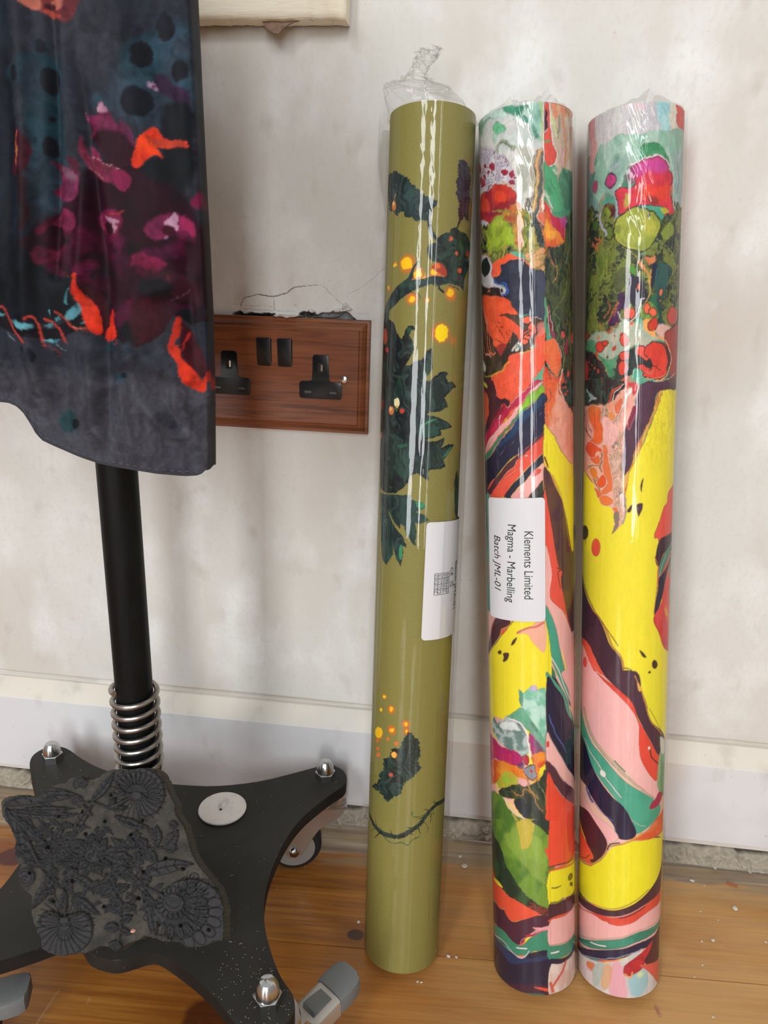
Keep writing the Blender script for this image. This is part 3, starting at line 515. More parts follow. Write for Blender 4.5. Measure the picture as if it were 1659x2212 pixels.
dc.run([
(p,'2c4c5c',[-1858,6488,-1736,6682,-1584,6753,-1484,6735,-1494,6350,-1637,6301,-1820,6337,-1938,6401],60,30,('3c4656',14,20,0),0,100,1,0),
(p,'2a4856',[-2244,6593,-2096,6571,-2107,6391,-2089,6250,-2100,6128,-2254,6091,-2263,6302,-2276,6477],50,30,('333d4c',10,16,0),0,100,1,0),
(p,'2f4656',[-2133,6187,-2049,6130,-2099,6004,-2244,5872,-2264,6059],50,20,0,0,70,1,0),
(p,'18202c',[-2366,6843,-2294,6813,-2295,6534,-2309,6300,-2310,6119,-2291,5933,-2296,5636,-2625,5625,-2455,6841],50,20,('263040',12,20,0),0,100,1,0),
(p,'222b38',[-2331,5995,-2237,5935,-2282,5636,-2408,5632],40,20,0,0,80,1,0),
(g,'2a5668',[-1604,6759],77,74,50),
(g,'2a5668',[-1710,6624],81,79,50),
(g,'2a5668',[-1536,6570],62,60,50),
(g,'2a5668',[-1732,6412],93,92,50),
(g,'2a5668',[-2165,6630],47,42,50),
(g,'2a5668',[-2149,6483],76,71,50),
(g,'2a5668',[-2170,6192],69,66,50),
(g,'2a5668',[-2286,6500],56,51,50),
(g,'2a5668',[-2165,6324],20,18,50),
(p,'1f222c',[-1554,6765,-1562,6734,-1582,6710,-1607,6700,-1632,6705,-1649,6725,-1654,6754,-1646,6784,-1627,6808,-1601,6818,-1577,6813,-1560,6794],12,14,0,0,100,1,0),
(p,'1f222c',[-1664,6632,-1669,6600,-1685,6574,-1708,6562,-1732,6566,-1749,6586,-1756,6616,-1751,6648,-1735,6673,-1712,6685,-1689,6681,-1672,6661],12,14,0,0,100,1,0),
(p,'1f222c',[-1494,6574,-1500,6550,-1517,6530,-1538,6522,-1559,6526,-1574,6543,-1578,6566,-1571,6591,-1555,6610,-1534,6618,-1513,6614,-1498,6598],12,14,0,0,100,1,0),
(p,'1f222c',[-1661,6398,-1681,6368,-1715,6349,-1753,6348,-1786,6363,-1804,6392,-1803,6425,-1783,6455,-1749,6473,-1711,6475,-1679,6460,-1660,6432],12,14,0,0,100,1,0),
(p,'1f222c',[-2139,6631,-2144,6614,-2155,6601,-2168,6596,-2181,6600,-2189,6612,-2191,6629,-2186,6646,-2175,6659,-2161,6664,-2149,6660,-2140,6648],12,14,0,0,100,1,0),
(p,'1f222c',[-2107,6490,-2111,6461,-2125,6439,-2146,6428,-2167,6431,-2184,6449,-2191,6475,-2186,6504,-2172,6526,-2152,6537,-2130,6533,-2114,6516],12,14,0,0,100,1,0),
(p,'1f222c',[-2137,6198,-2139,6172,-2149,6151,-2166,6140,-2183,6144,-2197,6160,-2204,6185,-2202,6211,-2191,6232,-2175,6243,-2157,6239,-2143,6223],12,14,0,0,100,1,0),
(p,'1f222c',[-2268,6501,-2273,6480,-2281,6465,-2291,6459,-2299,6464,-2304,6479,-2304,6499,-2299,6520,-2291,6534,-2282,6540,-2273,6535,-2268,6521],12,14,0,0,100,1,0),
(p,'1f222c',[-2152,6324,-2154,6317,-2160,6312,-2166,6309,-2172,6311,-2176,6316,-2177,6323,-2175,6330,-2170,6336,-2163,6338,-2157,6336,-2153,6331],12,14,0,0,100,1,0),
(p,'7a3436',[-2222,6849,-1937,6866,-1966,6809,-1999,6768,-2044,6735,-2092,6740,-2145,6768,-2221,6800],14,14,0,0,100,1,0),
(p,'b06454',[-2224,6832,-2144,6836,-2143,6787,-2186,6779,-2221,6797],8,10,0,0,100,1,0),
(p,'b26656',[-2021,6816,-2028,6804,-2043,6794,-2063,6789,-2083,6791,-2097,6799,-2101,6811,-2095,6824,-2079,6833,-2059,6838,-2039,6836,-2025,6828],8,14,0,0,100,1,0),
(p,'a84a3c',[-2144,6770,-2112,6783,-2060,6764,-2062,6745,-2104,6748],8,10,0,0,100,1,0),
(p,'4a2026',[-2074,6802,-2078,6793,-2088,6787,-2100,6784,-2112,6785,-2121,6791,-2123,6799,-2119,6807,-2109,6814,-2097,6817,-2085,6815,-2077,6810],10,10,0,0,100,1,0),
(p,'6a2a34',[-2010,6850,-1950,6854,-1992,6774,-2044,6737,-2046,6781],20,12,0,0,100,1,0),
(p,'3c2244',[-1654,6562,-1595,6526,-1524,6492,-1495,6470,-1498,6398,-1570,6428,-1641,6469,-1675,6502],30,20,('4a2a4e',8,8,0),0,100,1,0),
(p,'a88aac',[-1690,6506,-1669,6499,-1655,6477,-1673,6481,-1693,6495],6,10,0,0,100,1,0),
(p,'6a2a4a',[-1665,6491,-1667,6487,-1670,6483,-1673,6482,-1677,6483,-1679,6486,-1680,6490,-1679,6494,-1676,6497,-1672,6499,-1669,6498,-1666,6495],5,0,0,0,100,1,0),
(p,'171a22',[-1639,6380,-1570,6428,-1491,6411,-1480,6227,-1512,6067,-1591,5986,-1718,5978,-1776,6057,-1720,6148,-1626,6167,-1628,6247,-1637,6308],40,20,0,0,100,1,0),
(p,'340c20',[-2118,5940,-2059,6018,-2015,6082,-1922,6136,-1770,6145,-1725,6073,-1559,6000,-1468,5876,-1411,5670,-2296,5636,-2264,5807],40,24,('22101c',14,16,0),0,100,1,0),
(p,'11151e',[-2643,5758,-2275,5769,-2261,5646,-2152,5580,-2112,5531,-2150,5372,-2303,5312,-2430,5328,-2700,5367],50,20,('1c2430',10,20,0),0,100,1,0),
(p,'360c20',[-2282,5763,-1433,5800,-1472,5420,-1474,5363,-1613,5381,-1662,5323,-1740,5254,-1803,5212,-1863,5219,-1908,5254,-2001,5286,-2101,5544,-2152,5580,-2268,5645],8,12,('240f1a',14,14,0),0,100,1,0),
(p,'6a1c40',[-2011,6367,-1980,6345,-1925,6348,-1911,6399,-1880,6363,-1852,6311,-1828,6306,-1820,6337,-1771,6277,-1763,6219,-1780,6144,-1835,6119,-1895,6150,-1953,6220,-1989,6243,-1973,6280,-2002,6326],10,12,('7a2a50',8,10,0),0,100,1,0),
(p,'30101e',[-1983,6237,-1910,6283,-1825,6264,-1773,6206,-1780,6138,-1835,6116,-1896,6144,-1953,6214],30,16,0,0,90,1,0),
(p,'a87a92',[-1920,6360,-1911,6401,-1886,6365],8,0,0,0,100,1,0),
(l,'a05a7a',[-2008,6364,-1996,6338,-1983,6312],4,4,0,100,0,0),
(p,'5a2a50',[-1826,6330,-1786,6285,-1765,6225,-1812,6265],20,0,0,0,80,1,0),
(p,'742a42',[-2029,6249,-2016,6217,-1995,6169,-1988,6157,-1990,6209,-1944,6172,-1904,6125,-1823,6106,-1794,6056,-1803,6017,-1842,6008,-1880,6038,-1934,6052,-1990,6077,-2023,6131,-2032,6192],8,10,('8a2a54',8,8,0),0,100,1,0),
(l,'c08a90',[-1996,6157,-1946,6144,-1897,6122,-1823,6107],3,3,6,100,0,0),
(l,'b06a70',[-2001,6089,-1964,6078,-1924,6059],4,4,8,100,0,0),
(p,'841e4a',[-1875,6089,-1817,6099,-1792,6053,-1810,6014,-1854,6022],14,8,0,0,100,1,0),
(p,'521a30',[-2314,6261,-2284,6235,-2260,6182,-2260,6121,-2300,6061,-2338,6054,-2365,6081,-2339,6149,-2336,6210],10,10,0,0,100,1,0),
(l,'cc5a30',[-2312,6249,-2324,6204,-2319,6156,-2322,6107],7,5,6,100,0,0),
(l,'c88a50',[-2311,6216,-2313,6156,-2319,6119],2,3,0,100,0,0),
(l,'38141e',[-2309,6070,-2301,5965,-2319,5805],31,24,10,100,0,0),
(p,'6e2040',[-2187,5988,-2142,6033,-2157,6076,-2186,6115,-2122,6102,-2054,6077,-2036,6050,-2049,5974,-2105,5940,-2149,5954],10,12,('7a2a54',6,8,0),0,100,1,0),
(p,'7a5a68',[-2124,6083,-2067,6074,-2050,6043,-2095,6047],24,10,0,0,80,1,0),
(p,'5a1a30',[-2085,6159,-2049,6130,-2036,6063,-2066,6080],10,0,0,0,100,1,0),
(p,'ee4418',[-1779,6157,-1760,6213,-1719,6271,-1668,6303,-1638,6289,-1618,6259,-1560,6252,-1515,6251,-1518,6219,-1561,6224,-1620,6209,-1652,6208,-1629,6163,-1672,6176,-1717,6148,-1747,6115,-1772,6117],7,8,('d8321a',5,6,0),0,100,1,0),
(p,'a83a2a',[-1671,6250,-1615,6251,-1529,6248,-1524,6224,-1617,6217,-1660,6220],12,8,0,0,80,1,0),
(p,'5a2a20',[-1701,6266,-1677,6256,-1685,6225],10,0,0,0,70,1,0),
(p,'6e1c3e',[-2202,5822,-2155,5900,-2102,5903,-2074,5853,-2094,5774,-2135,5760,-2150,5811],12,12,0,0,100,1,0),
(p,'7a1c44',[-1967,5883,-1913,5911,-1850,5895,-1875,5809,-1925,5755,-1961,5793],20,14,0,0,100,1,0),
(p,'b08498',[-1929,5868,-1865,5862,-1886,5841,-1877,5829,-1901,5808,-1899,5841],6,10,0,0,100,1,0),
(l,'a8302a',[-1915,5885,-1876,5893,-1836,5911],5,5,0,100,0,0),
(p,'3a1020',[-1898,5821,-1902,5808,-1911,5798,-1922,5794,-1933,5797,-1940,5807,-1942,5819,-1938,5833,-1929,5842,-1918,5846,-1907,5843,-1900,5834],10,0,0,0,100,1,0),
(p,'7e2450',[-1739,5829,-1672,5884,-1576,5902,-1507,5867,-1505,5774,-1550,5772,-1613,5782,-1697,5785],24,16,('541838',8,8,0),0,100,1,0),
(p,'c496b2',[-1582,5907,-1576,5873,-1583,5820,-1604,5841,-1634,5839,-1615,5877],5,8,0,0,100,1,0),
(p,'54102c',[-1589,5820,-1593,5808,-1605,5798,-1621,5794,-1636,5797,-1647,5805,-1650,5817,-1645,5829,-1634,5838,-1618,5842,-1603,5839,-1592,5831],10,8,0,0,100,1,0),
(p,'c88aa8',[-1630,5781,-1632,5777,-1635,5773,-1640,5772,-1644,5773,-1647,5776,-1648,5780,-1647,5785,-1643,5789,-1639,5790,-1634,5789,-1631,5786],5,0,0,0,100,1,0),
(p,'a02858',[-1570,5890,-1507,5867,-1503,5801,-1560,5838],16,0,0,0,100,1,0),
(p,'7a1c44',[-1510,5958,-1469,6025,-1466,5935],12,0,0,0,100,1,0),
(p,'6a1838',[-2173,5706,-2122,5754,-2141,5694,-2199,5646,-2289,5636,-2283,5689],20,14,0,0,100,1,0),
(p,'5a1430',[-2257,5807,-2205,5860,-2217,5809,-2261,5768],14,10,0,0,100,1,0),
(p,'5c1236',[-1854,5427,-1854,5443,-1846,5457,-1831,5467,-1815,5469,-1801,5463,-1793,5451,-1793,5435,-1802,5421,-1816,5411,-1832,5409,-1846,5415],40,30,0,0,65,1,0),
(p,'701640',[-1571,5721,-1578,5723,-1585,5732,-1589,5745,-1589,5760,-1585,5771,-1578,5777,-1570,5775,-1564,5766,-1560,5752,-1560,5738,-1564,5727],40,30,0,0,65,1,0),
(p,'1a1018',[-1698,5662,-1707,5639,-1726,5623,-1749,5618,-1772,5625,-1786,5642,-1789,5666,-1780,5688,-1761,5704,-1737,5710,-1715,5703,-1701,5685],40,30,0,0,65,1,0),
(p,'641848',[-1826,5640,-1833,5652,-1832,5668,-1824,5686,-1810,5699,-1794,5705,-1781,5702,-1774,5691,-1775,5674,-1783,5657,-1797,5643,-1813,5637],40,30,0,0,65,1,0),
(p,'5c1236',[-1858,5687,-1881,5677,-1903,5679,-1919,5692,-1924,5712,-1917,5734,-1900,5753,-1878,5762,-1856,5761,-1840,5748,-1835,5728,-1841,5705],40,30,0,0,65,1,0),
(p,'701640',[-2071,5546,-2097,5571,-2106,5603,-2097,5633,-2072,5653,-2038,5659,-2003,5648,-1978,5623,-1968,5591,-1977,5561,-2002,5540,-2036,5535],40,30,0,0,65,1,0),
(p,'1a1018',[-1903,5710,-1925,5705,-1946,5713,-1959,5731,-1962,5754,-1953,5776,-1935,5791,-1913,5795,-1892,5788,-1879,5770,-1876,5747,-1885,5725],40,30,0,0,65,1,0),
(p,'641848',[-2015,5557,-2029,5553,-2045,5557,-2059,5570,-2067,5587,-2066,5605,-2057,5618,-2042,5623,-2026,5618,-2012,5605,-2005,5588,-2006,5570],40,30,0,0,65,1,0),
(p,'5c1236',[-1867,5322,-1884,5316,-1903,5320,-1919,5335,-1929,5355,-1928,5375,-1919,5391,-1902,5397,-1884,5393,-1867,5379,-1858,5359,-1858,5338],40,30,0,0,65,1,0),
(p,'701640',[-1846,5689,-1853,5678,-1866,5671,-1880,5671,-1892,5677,-1898,5689,-1898,5702,-1890,5714,-1877,5720,-1863,5720,-1851,5714,-1845,5702],40,30,0,0,65,1,0),
(p,'4a0e2c',[-1887,5575,-1904,5595,-1908,5621,-1899,5645,-1878,5662,-1852,5667,-1828,5658,-1812,5638,-1807,5613,-1816,5588,-1837,5571,-1863,5567],40,30,0,0,65,1,0),
(p,'1a1018',[-1732,5569,-1748,5579,-1755,5599,-1753,5623,-1742,5645,-1725,5660,-1706,5663,-1691,5653,-1683,5634,-1685,5609,-1696,5587,-1714,5572],40,30,0,0,65,1,0),
(p,'641848',[-1991,5568,-1988,5576,-1979,5583,-1968,5586,-1957,5585,-1949,5581,-1946,5573,-1949,5565,-1957,5558,-1968,5555,-1979,5555,-1987,5560],40,30,0,0,65,1,0),
(p,'701640',[-1719,5425,-1729,5407,-1746,5395,-1766,5394,-1784,5403,-1794,5420,-1793,5440,-1783,5459,-1766,5470,-1746,5472,-1729,5463,-1719,5446],40,30,0,0,65,1,0),
(p,'4a0e2c',[-2108,5680,-2115,5674,-2126,5672,-2139,5675,-2149,5681,-2155,5690,-2155,5698,-2148,5704,-2137,5706,-2124,5703,-2114,5696,-2108,5688],40,30,0,0,65,1,0),
(p,'1a1018',[-1816,5649,-1844,5660,-1861,5683,-1863,5713,-1850,5741,-1824,5760,-1794,5765,-1766,5755,-1749,5732,-1747,5702,-1760,5674,-1785,5654],40,30,0,0,65,1,0),
(p,'641848',[-1743,5628,-1761,5655,-1764,5687,-1751,5715,-1725,5731,-1694,5733,-1665,5718,-1647,5691,-1644,5659,-1657,5631,-1683,5614,-1714,5613],40,30,0,0,65,1,0),
(p,'5c1236',[-1926,5352,-1925,5379,-1910,5403,-1887,5418,-1861,5419,-1840,5406,-1828,5382,-1829,5354,-1843,5330,-1867,5315,-1893,5315,-1915,5328],40,30,0,0,65,1,0),
(p,'701640',[-1724,5596,-1737,5587,-1755,5587,-1773,5595,-1787,5610,-1793,5627,-1789,5642,-1776,5650,-1758,5651,-1740,5642,-1726,5628,-1720,5611],40,30,0,0,65,1,0),
(p,'4a0e2c',[-1718,5340,-1751,5353,-1771,5378,-1775,5410,-1760,5439,-1731,5459,-1695,5463,-1663,5451,-1642,5426,-1639,5394,-1653,5364,-1682,5344],40,30,0,0,65,1,0),
(p,'641848',[-1539,5379,-1555,5368,-1574,5367,-1591,5376,-1603,5392,-1605,5412,-1598,5430,-1582,5441,-1563,5442,-1546,5433,-1534,5416,-1532,5396],40,30,0,0,65,1,0),
(p,'5c1236',[-2007,5732,-2027,5710,-2055,5699,-2083,5703,-2103,5721,-2110,5748,-2102,5776,-2081,5798,-2053,5809,-2026,5805,-2006,5787,-1999,5761],40,30,0,0,65,1,0),
(p,'701640',[-1908,5748,-1919,5757,-1923,5771,-1919,5786,-1908,5797,-1894,5801,-1879,5798,-1868,5789,-1864,5775,-1868,5760,-1878,5749,-1893,5745],40,30,0,0,65,1,0),
(p,'4a0e2c',[-1852,5616,-1881,5615,-1904,5627,-1915,5647,-1910,5672,-1891,5693,-1864,5706,-1834,5707,-1812,5696,-1801,5675,-1805,5651,-1824,5629],40,30,0,0,65,1,0),
(p,'1a1018',[-2132,5737,-2146,5741,-2154,5750,-2156,5762,-2149,5773,-2137,5780,-2122,5782,-2108,5778,-2099,5768,-2098,5757,-2104,5746,-2117,5738],40,30,0,0,65,1,0),
(p,'641848',[-1643,5713,-1643,5730,-1636,5745,-1623,5754,-1608,5756,-1594,5749,-1586,5736,-1586,5719,-1593,5704,-1606,5694,-1621,5693,-1635,5700],40,30,0,0,65,1,0),
(p,'5c1236',[-1983,5723,-1991,5741,-1986,5765,-1970,5789,-1946,5806,-1922,5811,-1904,5804,-1896,5785,-1900,5761,-1917,5737,-1940,5720,-1964,5715],40,30,0,0,65,1,0),
(p,'4a0e2c',[-1596,5421,-1609,5405,-1626,5397,-1643,5399,-1656,5411,-1661,5430,-1656,5449,-1643,5465,-1626,5473,-1609,5471,-1596,5459,-1591,5440],40,30,0,0,65,1,0),
(p,'1a1018',[-2028,5561,-2026,5580,-2010,5600,-1985,5615,-1958,5622,-1935,5618,-1923,5606,-1925,5587,-1940,5567,-1965,5551,-1993,5544,-2016,5548],40,30,0,0,65,1,0),
(p,'5c1236',[-1960,5689,-1956,5707,-1946,5721,-1931,5727,-1917,5725,-1906,5714,-1901,5698,-1904,5680,-1915,5666,-1929,5660,-1944,5662,-1955,5673],40,30,0,0,65,1,0),
(p,'701640',[-1745,5547,-1747,5565,-1741,5583,-1728,5594,-1712,5596,-1697,5589,-1687,5574,-1685,5555,-1691,5537,-1704,5526,-1720,5524,-1735,5531],40,30,0,0,65,1,0),
(p,'4a0e2c',[-2093,5638,-2125,5625,-2155,5628,-2175,5645,-2180,5671,-2169,5700,-2144,5724,-2113,5736,-2083,5734,-2063,5717,-2058,5691,-2069,5662],40,30,0,0,65,1,0),
(p,'1a1018',[-2037,5555,-2037,5568,-2027,5584,-2009,5597,-1989,5605,-1972,5606,-1962,5598,-1962,5585,-1972,5570,-1989,5556,-2010,5548,-2027,5547],40,30,0,0,65,1,0),
(p,'641848',[-1859,5381,-1868,5398,-1869,5416,-1861,5430,-1847,5438,-1830,5436,-1815,5426,-1806,5409,-1805,5391,-1813,5377,-1827,5369,-1844,5371],40,30,0,0,65,1,0),
(p,'701640',[-1741,5355,-1743,5361,-1740,5371,-1733,5380,-1724,5388,-1716,5391,-1709,5389,-1708,5382,-1710,5373,-1717,5363,-1726,5356,-1735,5353],40,30,0,0,65,1,0),
(p,'4a0e2c',[-1988,5506,-2004,5509,-2016,5519,-2019,5532,-2013,5546,-2000,5556,-1983,5560,-1967,5557,-1955,5547,-1952,5534,-1957,5520,-1971,5510],40,30,0,0,65,1,0),
(p,'1a1018',[-1654,5757,-1652,5769,-1641,5782,-1624,5793,-1605,5798,-1590,5796,-1582,5789,-1583,5777,-1594,5764,-1611,5753,-1630,5748,-1646,5750],40,30,0,0,65,1,0),
(p,'641848',[-1851,5760,-1857,5750,-1867,5744,-1879,5743,-1889,5748,-1895,5758,-1894,5769,-1888,5778,-1878,5784,-1866,5785,-1856,5780,-1851,5771],40,30,0,0,65,1,0),
(p,'5c1236',[-2084,5533,-2099,5545,-2105,5564,-2100,5585,-2087,5602,-2067,5611,-2047,5609,-2032,5598,-2026,5579,-2031,5558,-2044,5541,-2064,5532],40,30,0,0,65,1,0),
(p,'5a1836',[-2261,5705,-2188,5628,-2124,5591,-2186,5575,-2249,5626,-2283,5691],20,14,0,0,80,1,0),
(p,'7e1c44',[-1813,5629,-1800,5683,-1759,5704,-1703,5680,-1640,5642,-1707,5599,-1751,5631,-1790,5636],20,16,0,0,100,1,0),
(p,'a83a48',[-1614,5579,-1616,5573,-1621,5568,-1627,5566,-1634,5567,-1638,5572,-1640,5578,-1638,5584,-1633,5589,-1626,5591,-1620,5589,-1615,5585],8,0,0,0,100,1,0),
(p,'4a1c2e',[-1739,5618,-1609,5610,-1494,5552,-1485,5448,-1582,5480,-1677,5546],40,16,0,0,80,1,0),
(l,'8a5a70',[-1521,5537,-1615,5472],3,4,0,60,0,0),
(p,'17131c',[-1775,5556,-1708,5585,-1611,5555,-1627,5499,-1714,5483,-1785,5508],40,16,0,0,100,1,0),
(p,'15121a',[-1896,5324,-1847,5354,-1797,5299,-1802,5228,-1855,5241,-1894,5268],20,10,0,0,100,1,0),
(p,'191a22',[-1612,5395,-1565,5432,-1520,5391,-1535,5348,-1574,5361],20,10,0,0,100,1,0),
(p,'4a1420',[-2074,5539,-1986,5474,-1953,5378,-1919,5289,-1987,5287,-1996,5349],20,12,0,0,80,1,0),
(p,'4c1826',[-1814,5459,-1650,5429,-1627,5374,-1725,5279,-1802,5228,-1848,5340],40,16,0,0,80,1,0),
(l,'15111a',[-2573,5358,-2516,5339,-2432,5308,-2342,5276,-2251,5265,-2178,5302,-2104,5353,-2064,5347],70,10,14,100,0,0),
(p,'5a9aa6',[-2167,5382,-2104,5437,-2085,5412,-2145,5359],5,10,('3a6a78',3,8,0),0,100,1,0),
(p,'5a9aa6',[-2526,5377,-2476,5361,-2485,5351,-2528,5360],5,10,('3a6a78',3,8,0),0,100,1,0),
(p,'5a9aa6',[-2439,5339,-2348,5316,-2348,5291,-2411,5305],5,10,('3a6a78',3,8,0),0,100,1,0),
(p,'5a9aa6',[-2293,5232,-2239,5248,-2198,5251,-2227,5229],5,10,('3a6a78',3,8,0),0,100,1,0),
(p,'5a9aa6',[-2099,5338,-2073,5354,-2085,5333],5,10,('3a6a78',3,8,0),0,100,1,0),
(p,'5a9aa6',[-2223,5342,-2200,5364,-2194,5350],5,10,('3a6a78',3,8,0),0,100,1,0),
(p,'5a9aa6',[-2282,5309,-2238,5331,-2254,5307],5,10,('3a6a78',3,8,0),0,100,1,0),
(l,'4f929c',[-2153,5434,-2145,5469,-2131,5510],11,4,0,100,0,1),
(l,'5a9aa6',[-2239,5390,-2239,5356],7,2,0,100,0,1),
(l,'8a9aa6',[-2221,5220,-2181,5195],4,2,0,100,0,1),
(l,'7a8a98',[-2479,5278,-2447,5241],4,2,0,100,0,0),
(l,'b03a30',[-2515,5405,-2479,5399,-2456,5348,-2428,5280,-2384,5224],11,4,6,100,0,0),
(l,'b03a30',[-2373,5348,-2351,5359,-2320,5353,-2306,5277,-2289,5207],12,4,6,100,0,0),
(l,'b03a30',[-2268,5344,-2243,5342,-2212,5308,-2173,5239],11,4,6,100,0,0),
(l,'b03a30',[-2208,5384,-2172,5365,-2147,5331,-2122,5304,-2054,5302],11,4,6,100,0,0),
(l,'8a3028',[-2272,5201,-2237,5195,-2215,5171,-2227,5156],4,2,0,100,0,0),
(l,'d88a70',[-2135,5317,-2095,5301,-2053,5309],3,2,0,100,0,0),
(l,'a83228',[-2082,5291,-2055,5285],5,2,0,100,0,0),
(p,'e23a1e',[-2108,5558,-2107,5591,-2083,5595,-2085,5532,-2065,5471,-2015,5425,-1995,5336,-1999,5290,-2034,5290,-2072,5332,-2085,5414,-2108,5468,-2121,5483],5,8,('c82818',5,8,0),0,100,1,0),
(l,'d83a24',[-2099,5565,-2118,5579,-2140,5573],5,2,0,100,0,1),
(l,'c83020',[-2053,5472,-2045,5444],10,2,0,100,0,0),
(p,'da341e',[-1927,5417,-1921,5352,-1914,5289,-1929,5252,-1979,5236,-1982,5287,-1956,5335],5,6,('c02818',5,6,0),0,100,1,0),
(l,'c03a2a',[-1922,5253,-1916,5232,-1938,5221],3,2,0,100,0,0),
(p,'4a1622',[-1582,5347,-1531,5291,-1488,5183,-1482,5072,-1540,5072,-1596,5181],14,8,0,0,100,1,0),
(p,'d83820',[-1597,5380,-1580,5361,-1595,5304,-1620,5244,-1598,5203,-1592,5152,-1531,5076,-1499,5035,-1479,5094,-1474,4997,-1488,4963,-1543,4979,-1589,5033,-1614,5106,-1644,5179,-1652,5244,-1623,5331],5,6,('b82c1c',5,8,0),0,100,1,0),
(l,'b82c2a',[-1551,5290,-1572,5239,-1588,5196],13,5,0,100,0,1),
(p,'1c4a50',[-2251,4838,-2204,4869,-2165,4833,-2172,4750,-2239,4733,-2264,4777],30,14,0,0,85,1,0),
(p,'1c2228',[-2147,4794,-2152,4778,-2162,4766,-2174,4762,-2186,4766,-2194,4777,-2196,4793,-2191,4809,-2181,4821,-2169,4825,-2157,4821,-2149,4810],8,10,0,0,100,1,0),
(g,'1c4a58',[-1905,5056],41,44,80),
(p,'101e2c',[-1873,5065,-1876,5057,-1881,5051,-1888,5049,-1895,5051,-1900,5057,-1901,5065,-1898,5073,-1893,5079,-1886,5081,-1879,5079,-1875,5073],6,0,0,0,100,1,0),
(g,'1c4250',[-1966,5210],48,50,85),
(p,'141a26',[-2337,5167,-2336,5148,-2340,5133,-2347,5126,-2356,5128,-2364,5140,-2369,5158,-2370,5177,-2366,5192,-2359,5199,-2350,5197,-2342,5185],8,0,0,0,100,1,0),
(p,'141a26',[-2393,5197,-2395,5188,-2399,5182,-2403,5179,-2408,5181,-2410,5187,-2410,5196,-2408,5205,-2404,5211,-2399,5213,-2395,5211,-2393,5205],8,0,0,0,100,1,0),
(g,'3a4a5c',[-1857,5212],41,43,60)])
iu = np.clip(((X-du[0])/.55), 0, len(du)-2.01); iv = np.clip((Z-dv[0])/.55, 0, len(dv)-2.01)
# the side strip continues the print beyond the fold
for j in range(FR, X.shape[1]): iu[:, j] = np.clip((foldx(.5)*1000-(j-FR)*.9-du[0])/.55, 0, len(du)-2.01)
q1 = (fbm(dc.UU/8, dc.VV/8, 31, 4)-.5)*3.6; q2 = (fbm(dc.UU/8, dc.VV/8, 37, 4)-.5)*3.6      # soft brushwork in the print
ii = np.clip(np.arange(len(du))[None, :]+np.round(q1/.55).astype(int), 0, len(du)-1); jj = np.clip(np.arange(len(dv))[:, None]+np.round(q2/.55).astype(int), 0, len(dv)-1)
dc.c = dc.c[jj, ii]*(1+.75*(fbm(dc.UU/2.2+q1, dc.VV/7+q2, 41, 4)-.5)+.9*(fbm(dc.UU/14+q2, dc.VV/18+q1, 47, 3)-.5))[..., None]
lum = dc.c.max(axis=2); dc.c *= (.46+.28*sstep(.03, .25, lum))[..., None]; i0, j0 = iu.astype(int), iv.astype(int); fu, fv = (iu-i0)[..., None], (iv-j0)[..., None]
dcol = (dc.c[j0, i0]*(1-fu)+dc.c[j0, i0+1]*fu)*(1-fv)+(dc.c[j0+1, i0]*(1-fu)+dc.c[j0+1, i0+1]*fu)*fv
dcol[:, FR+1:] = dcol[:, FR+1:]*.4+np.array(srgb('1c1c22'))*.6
qz = Z[:, FR+4:FR+22]; dcol[:, FR+4:FR+22] = np.where(((qz > 522) & (qz < 566+6*np.sin(qz)))[..., None], np.array(srgb('b02a22')), dcol[:, FR+4:FR+22])
m_dress = mat('printed_satin', rough=.6, spec=.12, attr='col', sheen=.02, bump=((2600, 2600, 1600), .12, .0004))
dr = empty('dress', (-.28, -.2, .8)); tag(dr, 'dark blue satin dress with plum and orange flower print, hanging on the stand', 'dress')
o = quad_mesh('skirt', DP.reshape(-1, 3), grid_faces(NZ, FR+90), m_dress, dr, dcol.reshape(-1, 3))
md = o.modifiers.new('thickness', 'SOLIDIFY'); md.thickness = .0007; md.offset = 0
bm = bmesh.new()
for j in range(30, FR-6, 3):
    if (j//3) % 2: continue
    a = Vector(DP[5, j]); c = Vector(DP[5, j+3]); tube(bm, [a+Vector((0, -.0007, 0)), (a+c)/2+Vector((0, -.0011, 0)), c+Vector((0, -.0007, 0))], .0002, 5)
from_bm('hem_stitching', bm, mat('stitch_grey', '5a5a62', rough=.8), dr)
bm = bmesh.new(); tube(bm, [Vector(DP[1, j])+Vector((0, -.0002, 0)) for j in range(0, FR, 3)], .0007, 6); from_bm('rolled_hem', bm, mat('hem_dark', '303036', rough=.7), dr)
